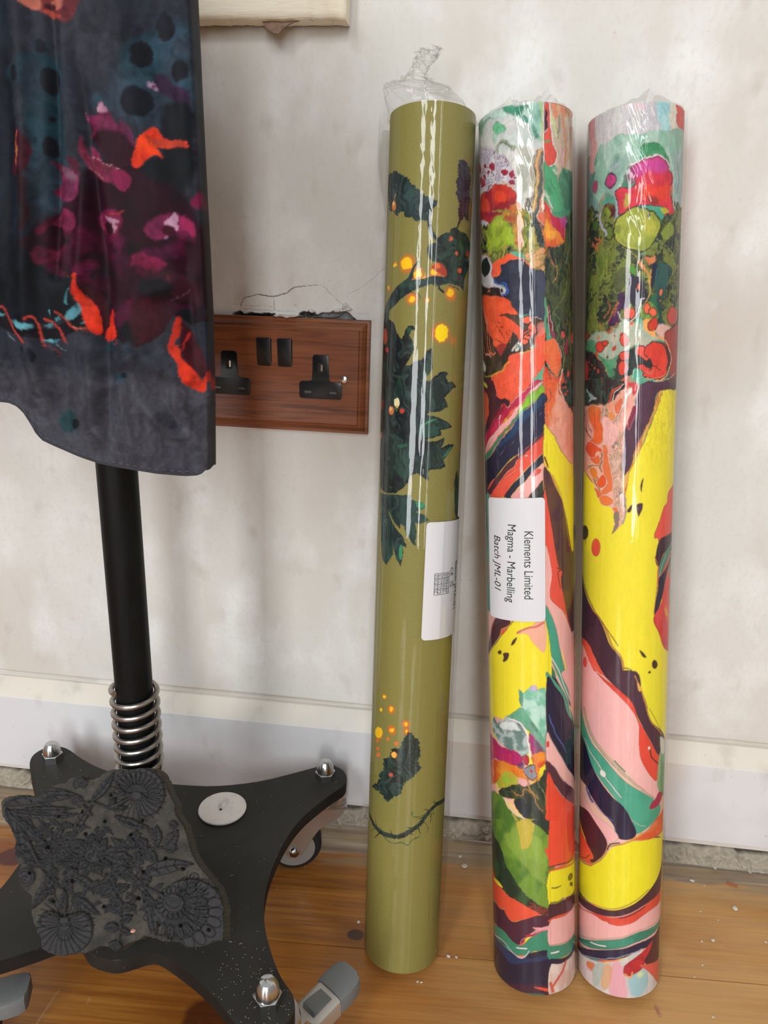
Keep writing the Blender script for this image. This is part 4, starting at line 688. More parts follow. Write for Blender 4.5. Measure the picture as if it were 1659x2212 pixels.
# ------------------------------------------------------------------ PRINTING BLOCK
BN = np.array([.03, -.765, .645]); BN /= np.linalg.norm(BN); BO = np.array([-.24, -.1935, .19])+BN*.0155
BX = np.array([1, 0, 0.])-BN*BN[0]; BX /= np.linalg.norm(BX); BY = np.cross(BN, BX)
BA = np.array([[0.11363, 0.01202], [0.02571, -0.09942], [-91.26228, 3.958]])      # carving plan (drawn on a 1440 x 1260 grid) to mm on the block's face
def bpt(pts): q = np.array(pts, float); return q @ BA[:2]+BA[2]
out = np.array([-855,-249,-840,-220,-803,-200,-711,-183,-636,-188,-565,-181,-531,-134,-505,-96,-404,-66,-388,-37,-334,-12,-286,-10,-244,-30,-199,-17,-156,4,-129,40,-97,59,-16,74,56,79,137,96,234,97,301,67,352,1,397,-66,453,-130,471,-186,509,-225,553,-268,592,-336,615,-380,641,-434,680,-481,776,-561,885,-650,923,-703,951,-748,949,-806,974,-879,982,-944,914,-957,863,-986,791,-1008,737,-1016,655,-992,567,-995,510,-987,429,-977,382,-1010,321,-1036,294,-1062,268,-1090,233,-1085,197,-1073,131,-1076,92,-1100,53,-1121,-31,-1140,-114,-1160,-196,-1149,-258,-1130,-294,-1056,-334,-1027,-366,-997,-405,-944,-425,-897,-440,-830,-495,-802,-525,-780,-558,-744,-572,-705,-579,-645,-631,-610,-643,-585,-641,-559,-649,-488,-709,-421,-742,-392,-811,-346], float).reshape(-1, 2)/10
bu = np.arange(out[:, 0].min()-1, out[:, 0].max()+1, .5); bv = np.arange(out[:, 1].min()-1, out[:, 1].max()+1, .5)
bc = Canvas(bu, bv, srgb('413e3a')); BS = float(np.sqrt(abs(np.linalg.det(BA[:2]))))*10
def Pl(col, pts, s=4, w=0, h=0): bc.op_p((p, col, (bpt(pts)*10).ravel(), s, w, 0, 0, 100, 1, h), 0)
def Ln(col, pts, wd, h=0, s=2): bc.op_l((l, col, (bpt(pts)*10).ravel(), wd*BS, s, 0, 100, h, 0), 0)
def El(col, c, r, h, rot=0, s=4):
    if not isinstance(r, tuple): r = (r, r)
    t = math.radians(rot); Pl(col, [(c[0]+r[0]*math.cos(a)*math.cos(t)-r[1]*math.sin(a)*math.sin(t), c[1]+r[0]*math.cos(a)*math.sin(t)+r[1]*math.sin(a)*math.cos(t)) for a in np.linspace(0, 2*math.pi, 13)[:-1]], s, 3, h)
bc.c += (np.array(srgb('504b44'))-bc.c)*sstep(.4, .7, fbm(bc.UU/8, bc.VV/8, 3, 4))[..., None]*.8
bc.c += (np.array(srgb('2b2a28'))-bc.c)*sstep(.5, .75, fbm(bc.UU/14, bc.VV/14, 8, 3))[..., None]*.8
def leaf(p0,p1,wd,bend=0,h_=26,n=6):
    x0,y0=p0;x1,y1=p1;L=math.hypot(x1-x0,y1-y0);ux,uy=(x1-x0)/L,(y1-y0)/L;nx,ny=-uy,ux
    mid=[(x0+ux*L*t+nx*bend*4*t*(1-t),y0+uy*L*t+ny*bend*4*t*(1-t)) for t in np.linspace(0,1,7)]
    prof=[.15,.6,.9,1,.85,.5,.03]
    A=[(m[0]+nx*wd/2*q,m[1]+ny*wd/2*q) for m,q in zip(mid,prof)];Bq=[(m[0]-nx*wd/2*q,m[1]-ny*wd/2*q) for m,q in zip(mid,prof)]
    Pl('3a3a3d',A+Bq[::-1],4,4,h_)
    g='252528'
    Ln(g,mid,7,-9)
    for k in range(1,n):
        t=k/n; i=int(t*6); m=mid[i]; w_=wd*.36*prof[i]
        for sg in (1,-1):
            Ln(g,[(m[0]+nx*4*sg,m[1]+ny*4*sg),(m[0]+nx*w_*sg+ux*wd*.18,m[1]+ny*w_*sg+uy*wd*.18)],5,-8)
def stem(pts,wd=12): Ln('39393c',pts,wd,24); 
def scroll(c,r,turns=1.4,a0=0,wd=26,sg=1):
    pts=[(c[0]+r*(1-t*.8)*math.cos(a0+sg*t*turns*6.28),c[1]+r*(1-t*.8)*math.sin(a0+sg*t*turns*6.28)) for t in np.linspace(0,1,12)]
    Ln('3a3a3d',pts,wd,25); Ln('232326',pts,5,-9)
def ring(c,r,rot=0):
    t=math.radians(rot); Ln('222224',[(c[0]+r[0]*math.cos(a)*math.cos(t)-r[1]*math.sin(a)*math.sin(t),c[1]+r[0]*math.cos(a)*math.sin(t)+r[1]*math.sin(a)*math.cos(t)) for a in np.linspace(0,2*math.pi,11)],5,-9)
def fan(poly,c,n,r0,r1,a0=0,a1=360):
    Pl('3b3b3e',poly,4,6,30)
    for k in range(n):
        a=math.radians(a0+(a1-a0)*k/n); b=a+.12
        Ln('232326',[(c[0]+r0*math.cos(a),c[1]+r0*math.sin(a)),(c[0]+(r0+r1)/2*math.cos(b),c[1]+(r0+r1)/2*math.sin(b)),(c[0]+r1*math.cos(a+.05),c[1]+r1*math.sin(a+.05))],5,-10)
leaf((20,310),(520,250),105,-35,n=9); leaf((20,300),(430,215),70,-30); leaf((25,340),(520,370),60,20); leaf((30,330),(290,740),110,30,n=9); leaf((60,360),(380,700),60,-20)
leaf((110,420),(200,700),70,20); leaf((150,330),(480,330),50,10); leaf((230,480),(330,430),40); leaf((160,560),(240,680),40)
scroll((520,160),45,1.2,2.6,30); scroll((490,285),38,1.3,1.0,22,-1); scroll((180,785),52,1.4,3.6,32); scroll((270,690),26,1.2,0,16); scroll((380,600),34,1.1,1,18)
stem([(500,295),(600,295),(700,325),(790,290),(860,260)],16); stem([(520,300),(560,340),(590,380)],14)
leaf((580,290),(740,80),64,12,n=7); leaf((700,330),(750,250),44); leaf((700,335),(830,330),40); leaf((740,380),(965,455),64,18,n=7); leaf((470,520),(600,310),62,-14,n=7); leaf((330,590),(425,425),56,-8)
leaf((420,620),(470,590),50); leaf((390,700),(460,600),60,12)
fan([(748,140),(800,85),(900,55),(1000,80),(1055,150),(1072,230),(1060,290),(1020,352),(940,382),(880,342),(860,282),(800,242),(752,192)],(890,235),26,35,190)
for k in range(15):
    a=math.radians(175+k*14.5); ring((890+118*math.cos(a),240+118*math.sin(a)),(46,20),math.degrees(a))
Ln('232326',[(770,170),(830,230),(900,215),(960,260)],7,-12); El('37373a',(905,200),(40,30),12)
fan([(270,1030),(310,990),(370,988),(420,1020),(480,1000),(550,990),(598,1040),(604,1110),(582,1180),(500,1240),(380,1252),(290,1202),(262,1120)],(432,1060),28,40,180)
ring((345,1045),(60,42)); ring((525,1045),(60,42)); ring((432,1040),(30,36)); ring((440,1110),(45,50))
fan([(1010,930),(1060,862),(1130,800),(1250,790),(1350,832),(1420,922),(1432,1050),(1430,1140),(1330,1182),(1200,1198),(1080,1122),(1000,1020)],(1115,940),30,60,215,-70,120)
for k in range(16):
    a=math.radians(20+k*21); ring((1110+88*math.cos(a),930+80*math.sin(a)),(24,17),math.degrees(a))
for k in range(13):
    a=math.radians(-70+k*19); ring((1115+170*math.cos(a),960+150*math.sin(a)),(44,27),math.degrees(a))
for k in range(11):
    a=math.radians(-64+k*17); ring((1120+250*math.cos(a),975+200*math.sin(a)),(48,32),math.degrees(a))
ring((1110,920),(46,44))
for k in range(5): Ln('232326',[(1080,900+k*11),(1140,905+k*11)],4,-7)
for k in range(5): leaf((1180,900+k*26),(1330-k*10,870+k*50),44,10,16,4)
for k in range(18):
    a=math.radians(k*20+7); r=150 if k%2 else 115
    leaf((600+45*math.cos(a),640+40*math.sin(a)),(600+r*math.cos(a),640+r*.95*math.sin(a)),52,8,26 if k%2 else 32,4)
El('3a3a3d',(600,640),(48,42),20)
stem([(640,600),(800,600),(960,600),(1130,580)],14)
for p0,p1,w_ in [((860,600),(830,520),50),((940,598),(900,520),56),((1000,595),(1010,440),70),((1060,590),(1150,470),74),((1050,590),(1140,600),56),((960,605),(1010,690),66),((880,605),(900,690),56),((800,610),(810,690),50),((760,590),(740,530),50),((1090,430),(1150,440),60)]: leaf(p0,p1,w_,6,26,5)
leaf((900,775),(1240,695),92,-25,n=9); stem([(860,770),(940,840),(1040,890)],16); stem([(680,790),(740,880),(775,1000),(775,1100),(750,1190)],16)
for p0,p1,w_ in [((710,850),(830,840),60),((760,950),(875,960),60),((770,1010),(690,950),50),((775,1040),(850,1010),50),((770,1090),(670,1090),64),((770,1090),(850,1120),46),((755,1160),(745,1225),90),((720,880),(650,900),50),((700,830),(640,860),50)]: leaf(p0,p1,w_,6,26,5)
leaf((930,860),(990,1140),72,-10,n=8); leaf((910,860),(960,1120),36,-6); leaf((325,770),(210,985),64,-12,n=8); leaf((345,800),(245,960),40,-8)
stem([(285,740),(350,810),(420,860),(432,920),(432,1010)],14); leaf((425,860),(385,980),56,-16); leaf((430,860),(420,780),46); leaf((490,880),(650,1010),60,12,n=7); leaf((520,900),(500,960),34); leaf((420,800),(470,700),60,10); leaf((480,760),(640,850),70,8); leaf((640,800),(600,870),60)
leaf((500,720),(470,820),60,8); leaf((720,700),(870,780),90,10,n=7); leaf((700,640),(860,660),80,8)
rs=np.random.RandomState(5)
for k in range(150):
    x,y=rs.uniform(330,1010),rs.uniform(440,960); a=rs.uniform(0,6.28); q=rs.uniform(45,85)
    leaf((x,y),(x+q*math.cos(a),y+q*math.sin(a)),rs.uniform(26,42),rs.uniform(-10,10),19,4)
for k in range(60):
    x,y=rs.uniform(60,420),rs.uniform(250,720); a=rs.uniform(-.6,.9); q=rs.uniform(50,90)
    if x+y*.35<260 or y>x*2.2+420: continue
    leaf((x,y),(x+q*math.cos(a),y+q*math.sin(a)),rs.uniform(26,40),6,19,5)
for c in [(715,240),(530,355),(380,385),(675,415),(920,410),(550,500),(845,505),(315,585),(1060,660),(1170,725),(920,745),(205,750),(475,800),(355,925),(670,960),(885,910),(1150,1070),(1320,1092)]:
    El('0c0b0b',c,(12,12),-22)

inside, _, _ = bc.sd((slice(None), slice(None)), out, .5)
ok = inside > 0
bc.c *= np.where(bc.h > 1.2, .64, .74)[..., None]*np.array([1.06, 1.0, .93]); bh = bc.h+(fbm(bc.UU/2.5, bc.VV/2.5, 5, 3)-.5)*.9+np.where(bc.h > 1.2, (fbm(bc.UU/9, bc.VV/9, 15, 2)-.5)*1.2, 0)
rgh = fbm(bc.UU/1.2, bc.VV/1.2, 6, 2)[..., None]; bc.c *= .8+.4*rgh
FP = BO+(bc.UU[..., None]*BX+bc.VV[..., None]*BY)*mm+(bh[..., None]*BN)*mm
Fc = grid_faces(len(bv), len(bu)); okf = ok.ravel()[Fc].all(1); Fc = Fc[okf]
used = np.unique(Fc); remap = -np.ones(ok.size, int); remap[used] = np.arange(len(used)); Fc = remap[Fc]
V = FP.reshape(-1, 3)[used]; C = bc.c.reshape(-1, 3)[used]
ed = np.sort(np.concatenate([Fc[:, [0, 1]], Fc[:, [1, 2]], Fc[:, [2, 3]], Fc[:, [3, 0]]]), axis=1); dirs = np.concatenate([Fc[:, [0, 1]], Fc[:, [1, 2]], Fc[:, [2, 3]], Fc[:, [3, 0]]])
key = ed[:, 0]*len(V)+ed[:, 1]; uq, ix, ct = np.unique(key, return_index=True, return_counts=True); bd = dirs[ix[ct == 1]]
bvt = np.unique(bd); m1 = {v: i for i, v in enumerate(bvt)}
nV = len(V); TH = .0150; b1 = V[bvt]-BN*.006; b2 = V[bvt]-BN*TH; cent = BO+(BX*10+BY*-50)*mm
b2 = b2+(b2-cent)*.015
V2 = np.concatenate([V, b1, b2, [cent-BN*TH]]); nb_ = len(bvt)
q1 = [(a_, nV+m1[a_], nV+m1[c_], c_) for a_, c_ in bd]; q2 = [(nV+m1[a_], nV+nb_+m1[a_], nV+nb_+m1[c_], nV+m1[c_]) for a_, c_ in bd]
q3 = [(nV+nb_+m1[a_], nV+2*nb_, nV+2*nb_, nV+nb_+m1[c_]) for a_, c_ in bd]
side = np.tile(np.array(srgb('4f4c44')), (2*nb_+1, 1))
tri_fix = np.array(q1+q2, int)
m_blkw = mat('carved_wood', rough=.72, spec=.3, attr='col', bump=((900, 900, 900), .25, .0006))
o = quad_mesh('printing_block', V2, np.concatenate([Fc, tri_fix[:, ::-1] if False else tri_fix]), m_blkw, cols=np.concatenate([C, side]))
tag(o, 'charcoal carved wooden printing block with flowers leaning on the stand spring', 'printing block')
# ------------------------------------------------------------------ WHITE DISC
wd_ = empty('shank_button', (-.1965, -.110, .1)); tag(wd_, 'round white plastic disc with a central loop lying on the black base', 'button')
m_white = mat('white_plastic', 'e4ddd8', rough=.5, spec=.35, vary=[('cfc5be', (160, 160, 160), .5, .75, .6)])
bm = bmesh.new(); lathe(bm, [(.018, .1002), (.0208, .1006), (.0214, .1016), (.0212, .1026), (.0200, .1031), (.010, .1028), (0, .1027)], 48, (-.1965, -.110, 0)); from_bm('disc', bm, m_white, wd_)
bm = bmesh.new(); tube(bm, [(-.1965+.0026*math.cos(a), -.1075+.0034*math.cos(a), .1022+.0068*math.sin(a)) for a in np.linspace(0, math.pi, 16)], .0015, 10); from_bm('loop', bm, m_white, wd_)
bm = bmesh.new(); lathe(bm, [(.0013, .1026), (.0013, .10285)], 12, (-.1972, -.1128, 0)); from_bm('hole', bm, m_hole, wd_)
# ------------------------------------------------------------------ WALLPAPER ROLLS
def film_mat(name, fres=.5, rough=.07, crumple=1.0, top=.24):
    m = bpy.data.materials.new(name); m.use_nodes = True; n = m.node_tree.nodes; L = m.node_tree.links; n.remove(n['Principled BSDF'])
    out = n['Material Output']; tr = n.new('ShaderNodeBsdfTransparent'); gl = n.new('ShaderNodeBsdfGlossy'); mx = n.new('ShaderNodeMixShader'); fr = n.new('ShaderNodeFresnel'); fr.inputs[0].default_value = 1.45
    tr.inputs[0].default_value = (.985, .985, .98, 1); gl.inputs['Roughness'].default_value = rough
    mu = n.new('ShaderNodeMath'); mu.operation = 'MULTIPLY_ADD'; mu.inputs[1].default_value = fres; mu.inputs[2].default_value = 0; L.new(fr.outputs[0], mu.inputs[0])
    co = n.new('ShaderNodeTexCoord'); mp = n.new('ShaderNodeMapping'); mp.inputs['Scale'].default_value = (420, 420, 110); L.new(co.outputs['Object'], mp.inputs[0])
    nz = n.new('ShaderNodeTexNoise'); nz.inputs['Scale'].default_value = 1; nz.inputs['Detail'].default_value = 3; L.new(mp.outputs[0], nz.inputs['Vector'])
    bp = n.new('ShaderNodeBump'); bp.inputs['Strength'].default_value = .35*crumple; bp.inputs['Distance'].default_value = .0006
    L.new(nz.outputs[0], bp.inputs['Height']); L.new(bp.outputs[0], gl.inputs['Normal']); L.new(bp.outputs[0], fr.inputs['Normal'])
    cl = n.new('ShaderNodeMath'); cl.operation = 'MINIMUM'; cl.inputs[1].default_value = top; L.new(mu.outputs[0], cl.inputs[0]); L.new(cl.outputs[0], mx.inputs[0]); L.new(tr.outputs[0], mx.inputs[1]); L.new(gl.outputs[0], mx.inputs[2]); L.new(mx.outputs[0], out.inputs[0]); return m
m_film = film_mat('shrink_film', 1.1, .035, .16); m_tuft = film_mat('crumpled_film', .6, .05, 1.2, .32)
m_paper = mat('printed_wallpaper', rough=.6, spec=.22, attr='col', bump=((700, 700, 700), .05, .0004))
m_lab = mat('label_paper', 'd8d6d9', rough=.55, spec=.25, vary=[('c9cfd3', (60, 60, 14), .5, .75, .5), ('dccbcd', (40, 40, 12), .58, .8, .5)])
m_ink = mat('label_ink', '1f1f22', rough=.6)
m_end = mat('roll_end', 'cfc8bd', rough=.8)
LEN = 683.1
def roll(B, T, R, ops, base, label, film_off, edge=None):
    B = np.array(B)+[0, 0, 0.]; T = np.array(T); ax = (T-B)/np.linalg.norm(T-B)
    e1 = np.cross(ax, [0, -1., 0]); e1 /= np.linalg.norm(e1)
    if e1[0] < 0: e1 = -e1
    e2 = np.cross(e1, ax)
    if e2[1] > 0: e2 = -e2
    Rm = R*1000; half = Rm*math.radians(101); full = Rm*math.pi
    U = np.r_[np.linspace(-full, -half, 26)[:-1], np.arange(-half, half, .42), np.linspace(half, full, 26)[:-1]]
    Vv = np.r_[np.arange(0, LEN, .47), LEN]
    cv = Canvas(U, Vv, srgb(base[0]))
    if len(base) > 1: cv.op_m((m, base, [int(-full*10), -200, int(full*10), -200, int(full*10), 7200, int(-full*10), 7200], 60, 160, 20, 5, 4, 0, 3, 100), 0)
    cv.run(ops)
    if len(base) > 1:                          # poured-paint detail: ragged edges, fine streaks, thin darker rims between colours
        A = .22+.55*sstep(425, 462, VF0 := cv.VV)+.3*(sstep(60, 90, VF0)-sstep(205, 235, VF0))*(cv.UU < (edge or -1e9))
        q1 = (fbm(cv.UU/4.5, cv.VV/4.5, 31, 3)-.5)*2.4*A; q2 = (fbm(cv.UU/4.5, cv.VV/4.5, 37, 3)-.5)*2.4*A
        ii = np.arange(len(U))[None, :]+np.round(q1/.42).astype(int); jj = np.clip(np.arange(len(Vv))[:, None]+np.round(q2/.47).astype(int), 0, len(Vv)-1)
        lo, hi = 25, len(U)-26
        if edge is not None:
            ie = int(np.searchsorted(U, edge)); ii = np.where(np.arange(len(U))[None, :] < ie, np.clip(ii, 0, ie-1), np.clip(ii, ie, len(U)-1))
        ii = np.clip(ii, 0, len(U)-1); cv.c = cv.c[jj, ii]
        lum = cv.c @ np.array([.3, .6, .1], np.float32); gr = np.abs(np.gradient(lum, axis=1))+np.abs(np.gradient(lum, axis=0))
        cv.blend((slice(None), slice(None)), np.clip(gr*3.2-.05, 0, 1)*.38, srgb('6a4a3a'))
        st = fbm(cv.UU/.9+q1*2.2, cv.VV/4.2+q2*2, 41, 4)-.5; st2 = fbm(cv.UU/6+q1*2, cv.VV/14+q2, 47, 4)-.5
        cv.c *= (1+np.clip(A-.1, .15, 1)*(.62*st+.5*st2))[..., None]
    if len(base) == 1:
        q1 = (fbm(cv.UU/1.7, cv.VV/1.7, 31, 3)-.5)*1.1; q2 = (fbm(cv.UU/1.7, cv.VV/1.7, 37, 3)-.5)*1.1
        ii = np.clip(np.arange(len(U))[None, :]+np.round(q1/.42).astype(int), 0, len(U)-1); jj = np.clip(np.arange(len(Vv))[:, None]+np.round(q2/.47).astype(int), 0, len(Vv)-1); cv.c = cv.c[jj, ii]
        dk = sstep(.09, .03, cv.c.max(axis=2)); w1 = (fbm(cv.UU/14, cv.VV/14, 5, 2)-.5)*30                     # brushwork inside the dark leaves
        br = fbm((cv.UU+cv.VV*.45+w1)/1.6, (cv.VV-cv.UU*.45+w1)/9, 51, 4); cv.c += (dk*sstep(.45, .75, br))[..., None]*np.array([.022, .045, .034], np.float32)
        cv.c *= (.94+.12*fbm(cv.UU/.9, cv.VV/.9, 2, 2))[..., None]
    th = U/Rm; rad = np.full(len(U), R)
    if edge is not None: rad = np.where(U > edge, R-.0006*np.clip(1-(U-edge)/90, 0, 1), R)
    Pm = B+Vv[:, None, None]*mm*ax+rad[None, :, None]*(np.sin(th)[None, :, None]*e1+np.cos(th)[None, :, None]*e2)
    root = empty('wallpaper_roll', tuple(B)); tag(root, label, 'wallpaper roll', 'wrapped wallpaper rolls leaning on the wall')
    quad_mesh('paper', Pm.reshape(-1, 3), grid_faces(len(Vv), len(U), True), m_paper, root, cv.c.reshape(-1, 3))
    # ends: wound layers around a hollow core
    bm = bmesh.new(); N = 96
    for v in (.0004, LEN*mm-.0004):
        prev = None
        for k in range(15):
            rr = R*.999-(R-.017)*k/14; dz = (.0006 if k % 2 else 0)*(1 if v < .1 else -1)
            ring = [bm.verts.new(B+ax*(v+dz)+rr*(math.sin(2*math.pi*i/N)*e1+math.cos(2*math.pi*i/N)*e2)) for i in range(N)]
            if prev: 
                for i in range(N): bm.faces.new((prev[i], prev[(i+1) % N], ring[(i+1) % N], ring[i]))
            prev = ring
        if v < .1: first = prev
        else:
            for i in range(N): bm.faces.new((first[i], first[(i+1) % N], prev[(i+1) % N], prev[i]))
    from_bm('core', bm, m_end, root)
    # clear film
    tf = np.linspace(-math.pi, math.pi, 331)[:-1]; vf = np.r_[-1.2, np.arange(0, LEN+1, 1.4)]
    TF, VF = np.meshgrid(tf, vf)
    r_ = R+.0006+film_off(TF, VF)+(.00022*(fbm(TF*R*1000/3, VF/40, 4, 3)-.5))
    crumple = sstep(560, 683, VF); ang = TF*R*1000
    dg = ang*.93+(683-VF)*-.36; rid = np.abs(np.sin(dg*.62+2.2*fbm(ang/7, VF/26, 2, 2)))
    r_ += film_off.cr*.00042*(1-rid)**3*sstep(575, 640, VF)*sstep(-18, -4, ang)*sstep(30, 12, ang)*sstep(.35, .6, fbm(ang/5, VF/18, 6, 2))
    r_ += .00016*(fbm(ang/2.2, VF/9, 16, 2)-.5)*film_off.cr*sstep(-14, -2, ang)*sstep(26, 8, ang)*sstep(420, 660, VF)
    for a0 in film_off.seams: r_ += .0004*np.exp(-((TF-a0)*R*1000/.55)**2)
    r_ = np.where(VF < 0, R*.97, r_)
    Fm = B+VF[..., None]*mm*ax+r_[..., None]*(np.sin(TF)[..., None]*e1+np.cos(TF)[..., None]*e2)
    Fm[..., 2] = np.maximum(Fm[..., 2], .0003)
    quad_mesh('plastic_wrap', Fm.reshape(-1, 3), grid_faces(len(vf), len(tf), True), m_film, root)
    return root, B, ax, e1, e2, R
def on_roll(fr, u, v, lift):
    _, B, ax, e1, e2, R = fr; th = u/1000/R; r = R+lift; return Vector(B+ax*v*mm+r*(math.sin(th)*e1+math.cos(th)*e2))
def sticker(fr, corners, rad=3.0, lift=.00135, name='label', parent=None):
    # rounded four-sided sticker bent round the roll; corners (u, v) in order
    c = np.array(corners, float); N = 40; NV = 60; bm = bmesh.new(); vs = {}
    wI = np.hypot(*(c[1]-c[0])); hI = np.hypot(*(c[3]-c[0]))
    for i in range(N+1):
        for j in range(NV+1):
            s, t = i/N, j/NV; X_, Y_ = s*wI, t*hI
            # pull the corners in
            cx = min(max(X_, rad), wI-rad); cy = min(max(Y_, rad), hI-rad); dx, dy = X_-cx, Y_-cy; d = max(abs(dx), abs(dy))
            if dx and dy: k = d/math.hypot(dx, dy); X_, Y_ = cx+dx*k, cy+dy*k
            s, t = X_/wI, Y_/hI; q = (c[0]*(1-s)+c[1]*s)*(1-t)+(c[3]*(1-s)+c[2]*s)*t
            vs[i, j] = bm.verts.new(on_roll(fr, q[0], q[1], lift))
    for i in range(N):
        for j in range(NV): bm.faces.new((vs[i, j], vs[i+1, j], vs[i+1, j+1], vs[i, j+1]))
    return from_bm(name, bm, m_lab, fr[0])
def text_on(fr, parent, body, u0, v0, size, ang, lift=.00150, shear=0, name='lettering', squeeze=1.0):
    # text line starting at (u0, v0) mm; ang in degrees in the (u, v) plane
    cu = bpy.data.curves.new('line', 'FONT'); cu.body = body; cu.size = size; cu.shear = shear; cu.resolution_u = 3
    to = bpy.data.objects.new('line', cu); COL.objects.link(to)
    me = bpy.data.meshes.new_from_object(to.evaluated_get(bpy.context.evaluated_depsgraph_get())); bpy.data.objects.remove(to); bpy.data.curves.remove(cu)
    a = math.radians(ang); c, s = math.cos(a), math.sin(a)
    for v in me.vertices:
        x, y = v.co.x*squeeze, v.co.y; v.co = on_roll(fr, u0+x*c-y*s, v0+x*s+y*c, lift)
    me.name = name; return link(name, me, m_ink, parent, smooth=False)
def strip(fr, bm, u0, v0, u1, v1, w, lift=.0015):
    n_ = 8; d = np.array([u1-u0, v1-v0]); L_ = np.hypot(*d); nx, ny = -d[1]/L_*w/2, d[0]/L_*w/2; pr = None
    for i in range(n_+1):
        t = i/n_; q = (u0+d[0]*t, v0+d[1]*t); r = (bm.verts.new(on_roll(fr, q[0]+nx, q[1]+ny, lift)), bm.verts.new(on_roll(fr, q[0]-nx, q[1]-ny, lift)))
        if pr: bm.faces.new((pr[0], pr[1], r[1], r[0]))
        pr = r
class Off:
    def __init__(s, f, seams, cr=1.): s.f, s.seams, s.cr = f, seams, cr
    def __call__(s, T, V): return s.f(T, V)
side_r = lambda T, a, w: np.exp(-((T-a)/w)**2)
offL = Off(lambda T, V: .0045*side_r(T, 1.75, .75)*sstep(650, 560, V)*sstep(-5, 60, V)+.0080*side_r(T, -1.6, .6)*sstep(600, 655, V), (-.95, .28, .75, -1.15), .25)
offM = Off(lambda T, V: .0014*side_r(T, 1.6, .5), (-.72, .1, .62, 1.0), .8)
offR = Off(lambda T, V: .0022*side_r(T, 1.6, .5)+.0010*side_r(T, -1.6, .5), (-.75, .55, .05), 2.2)
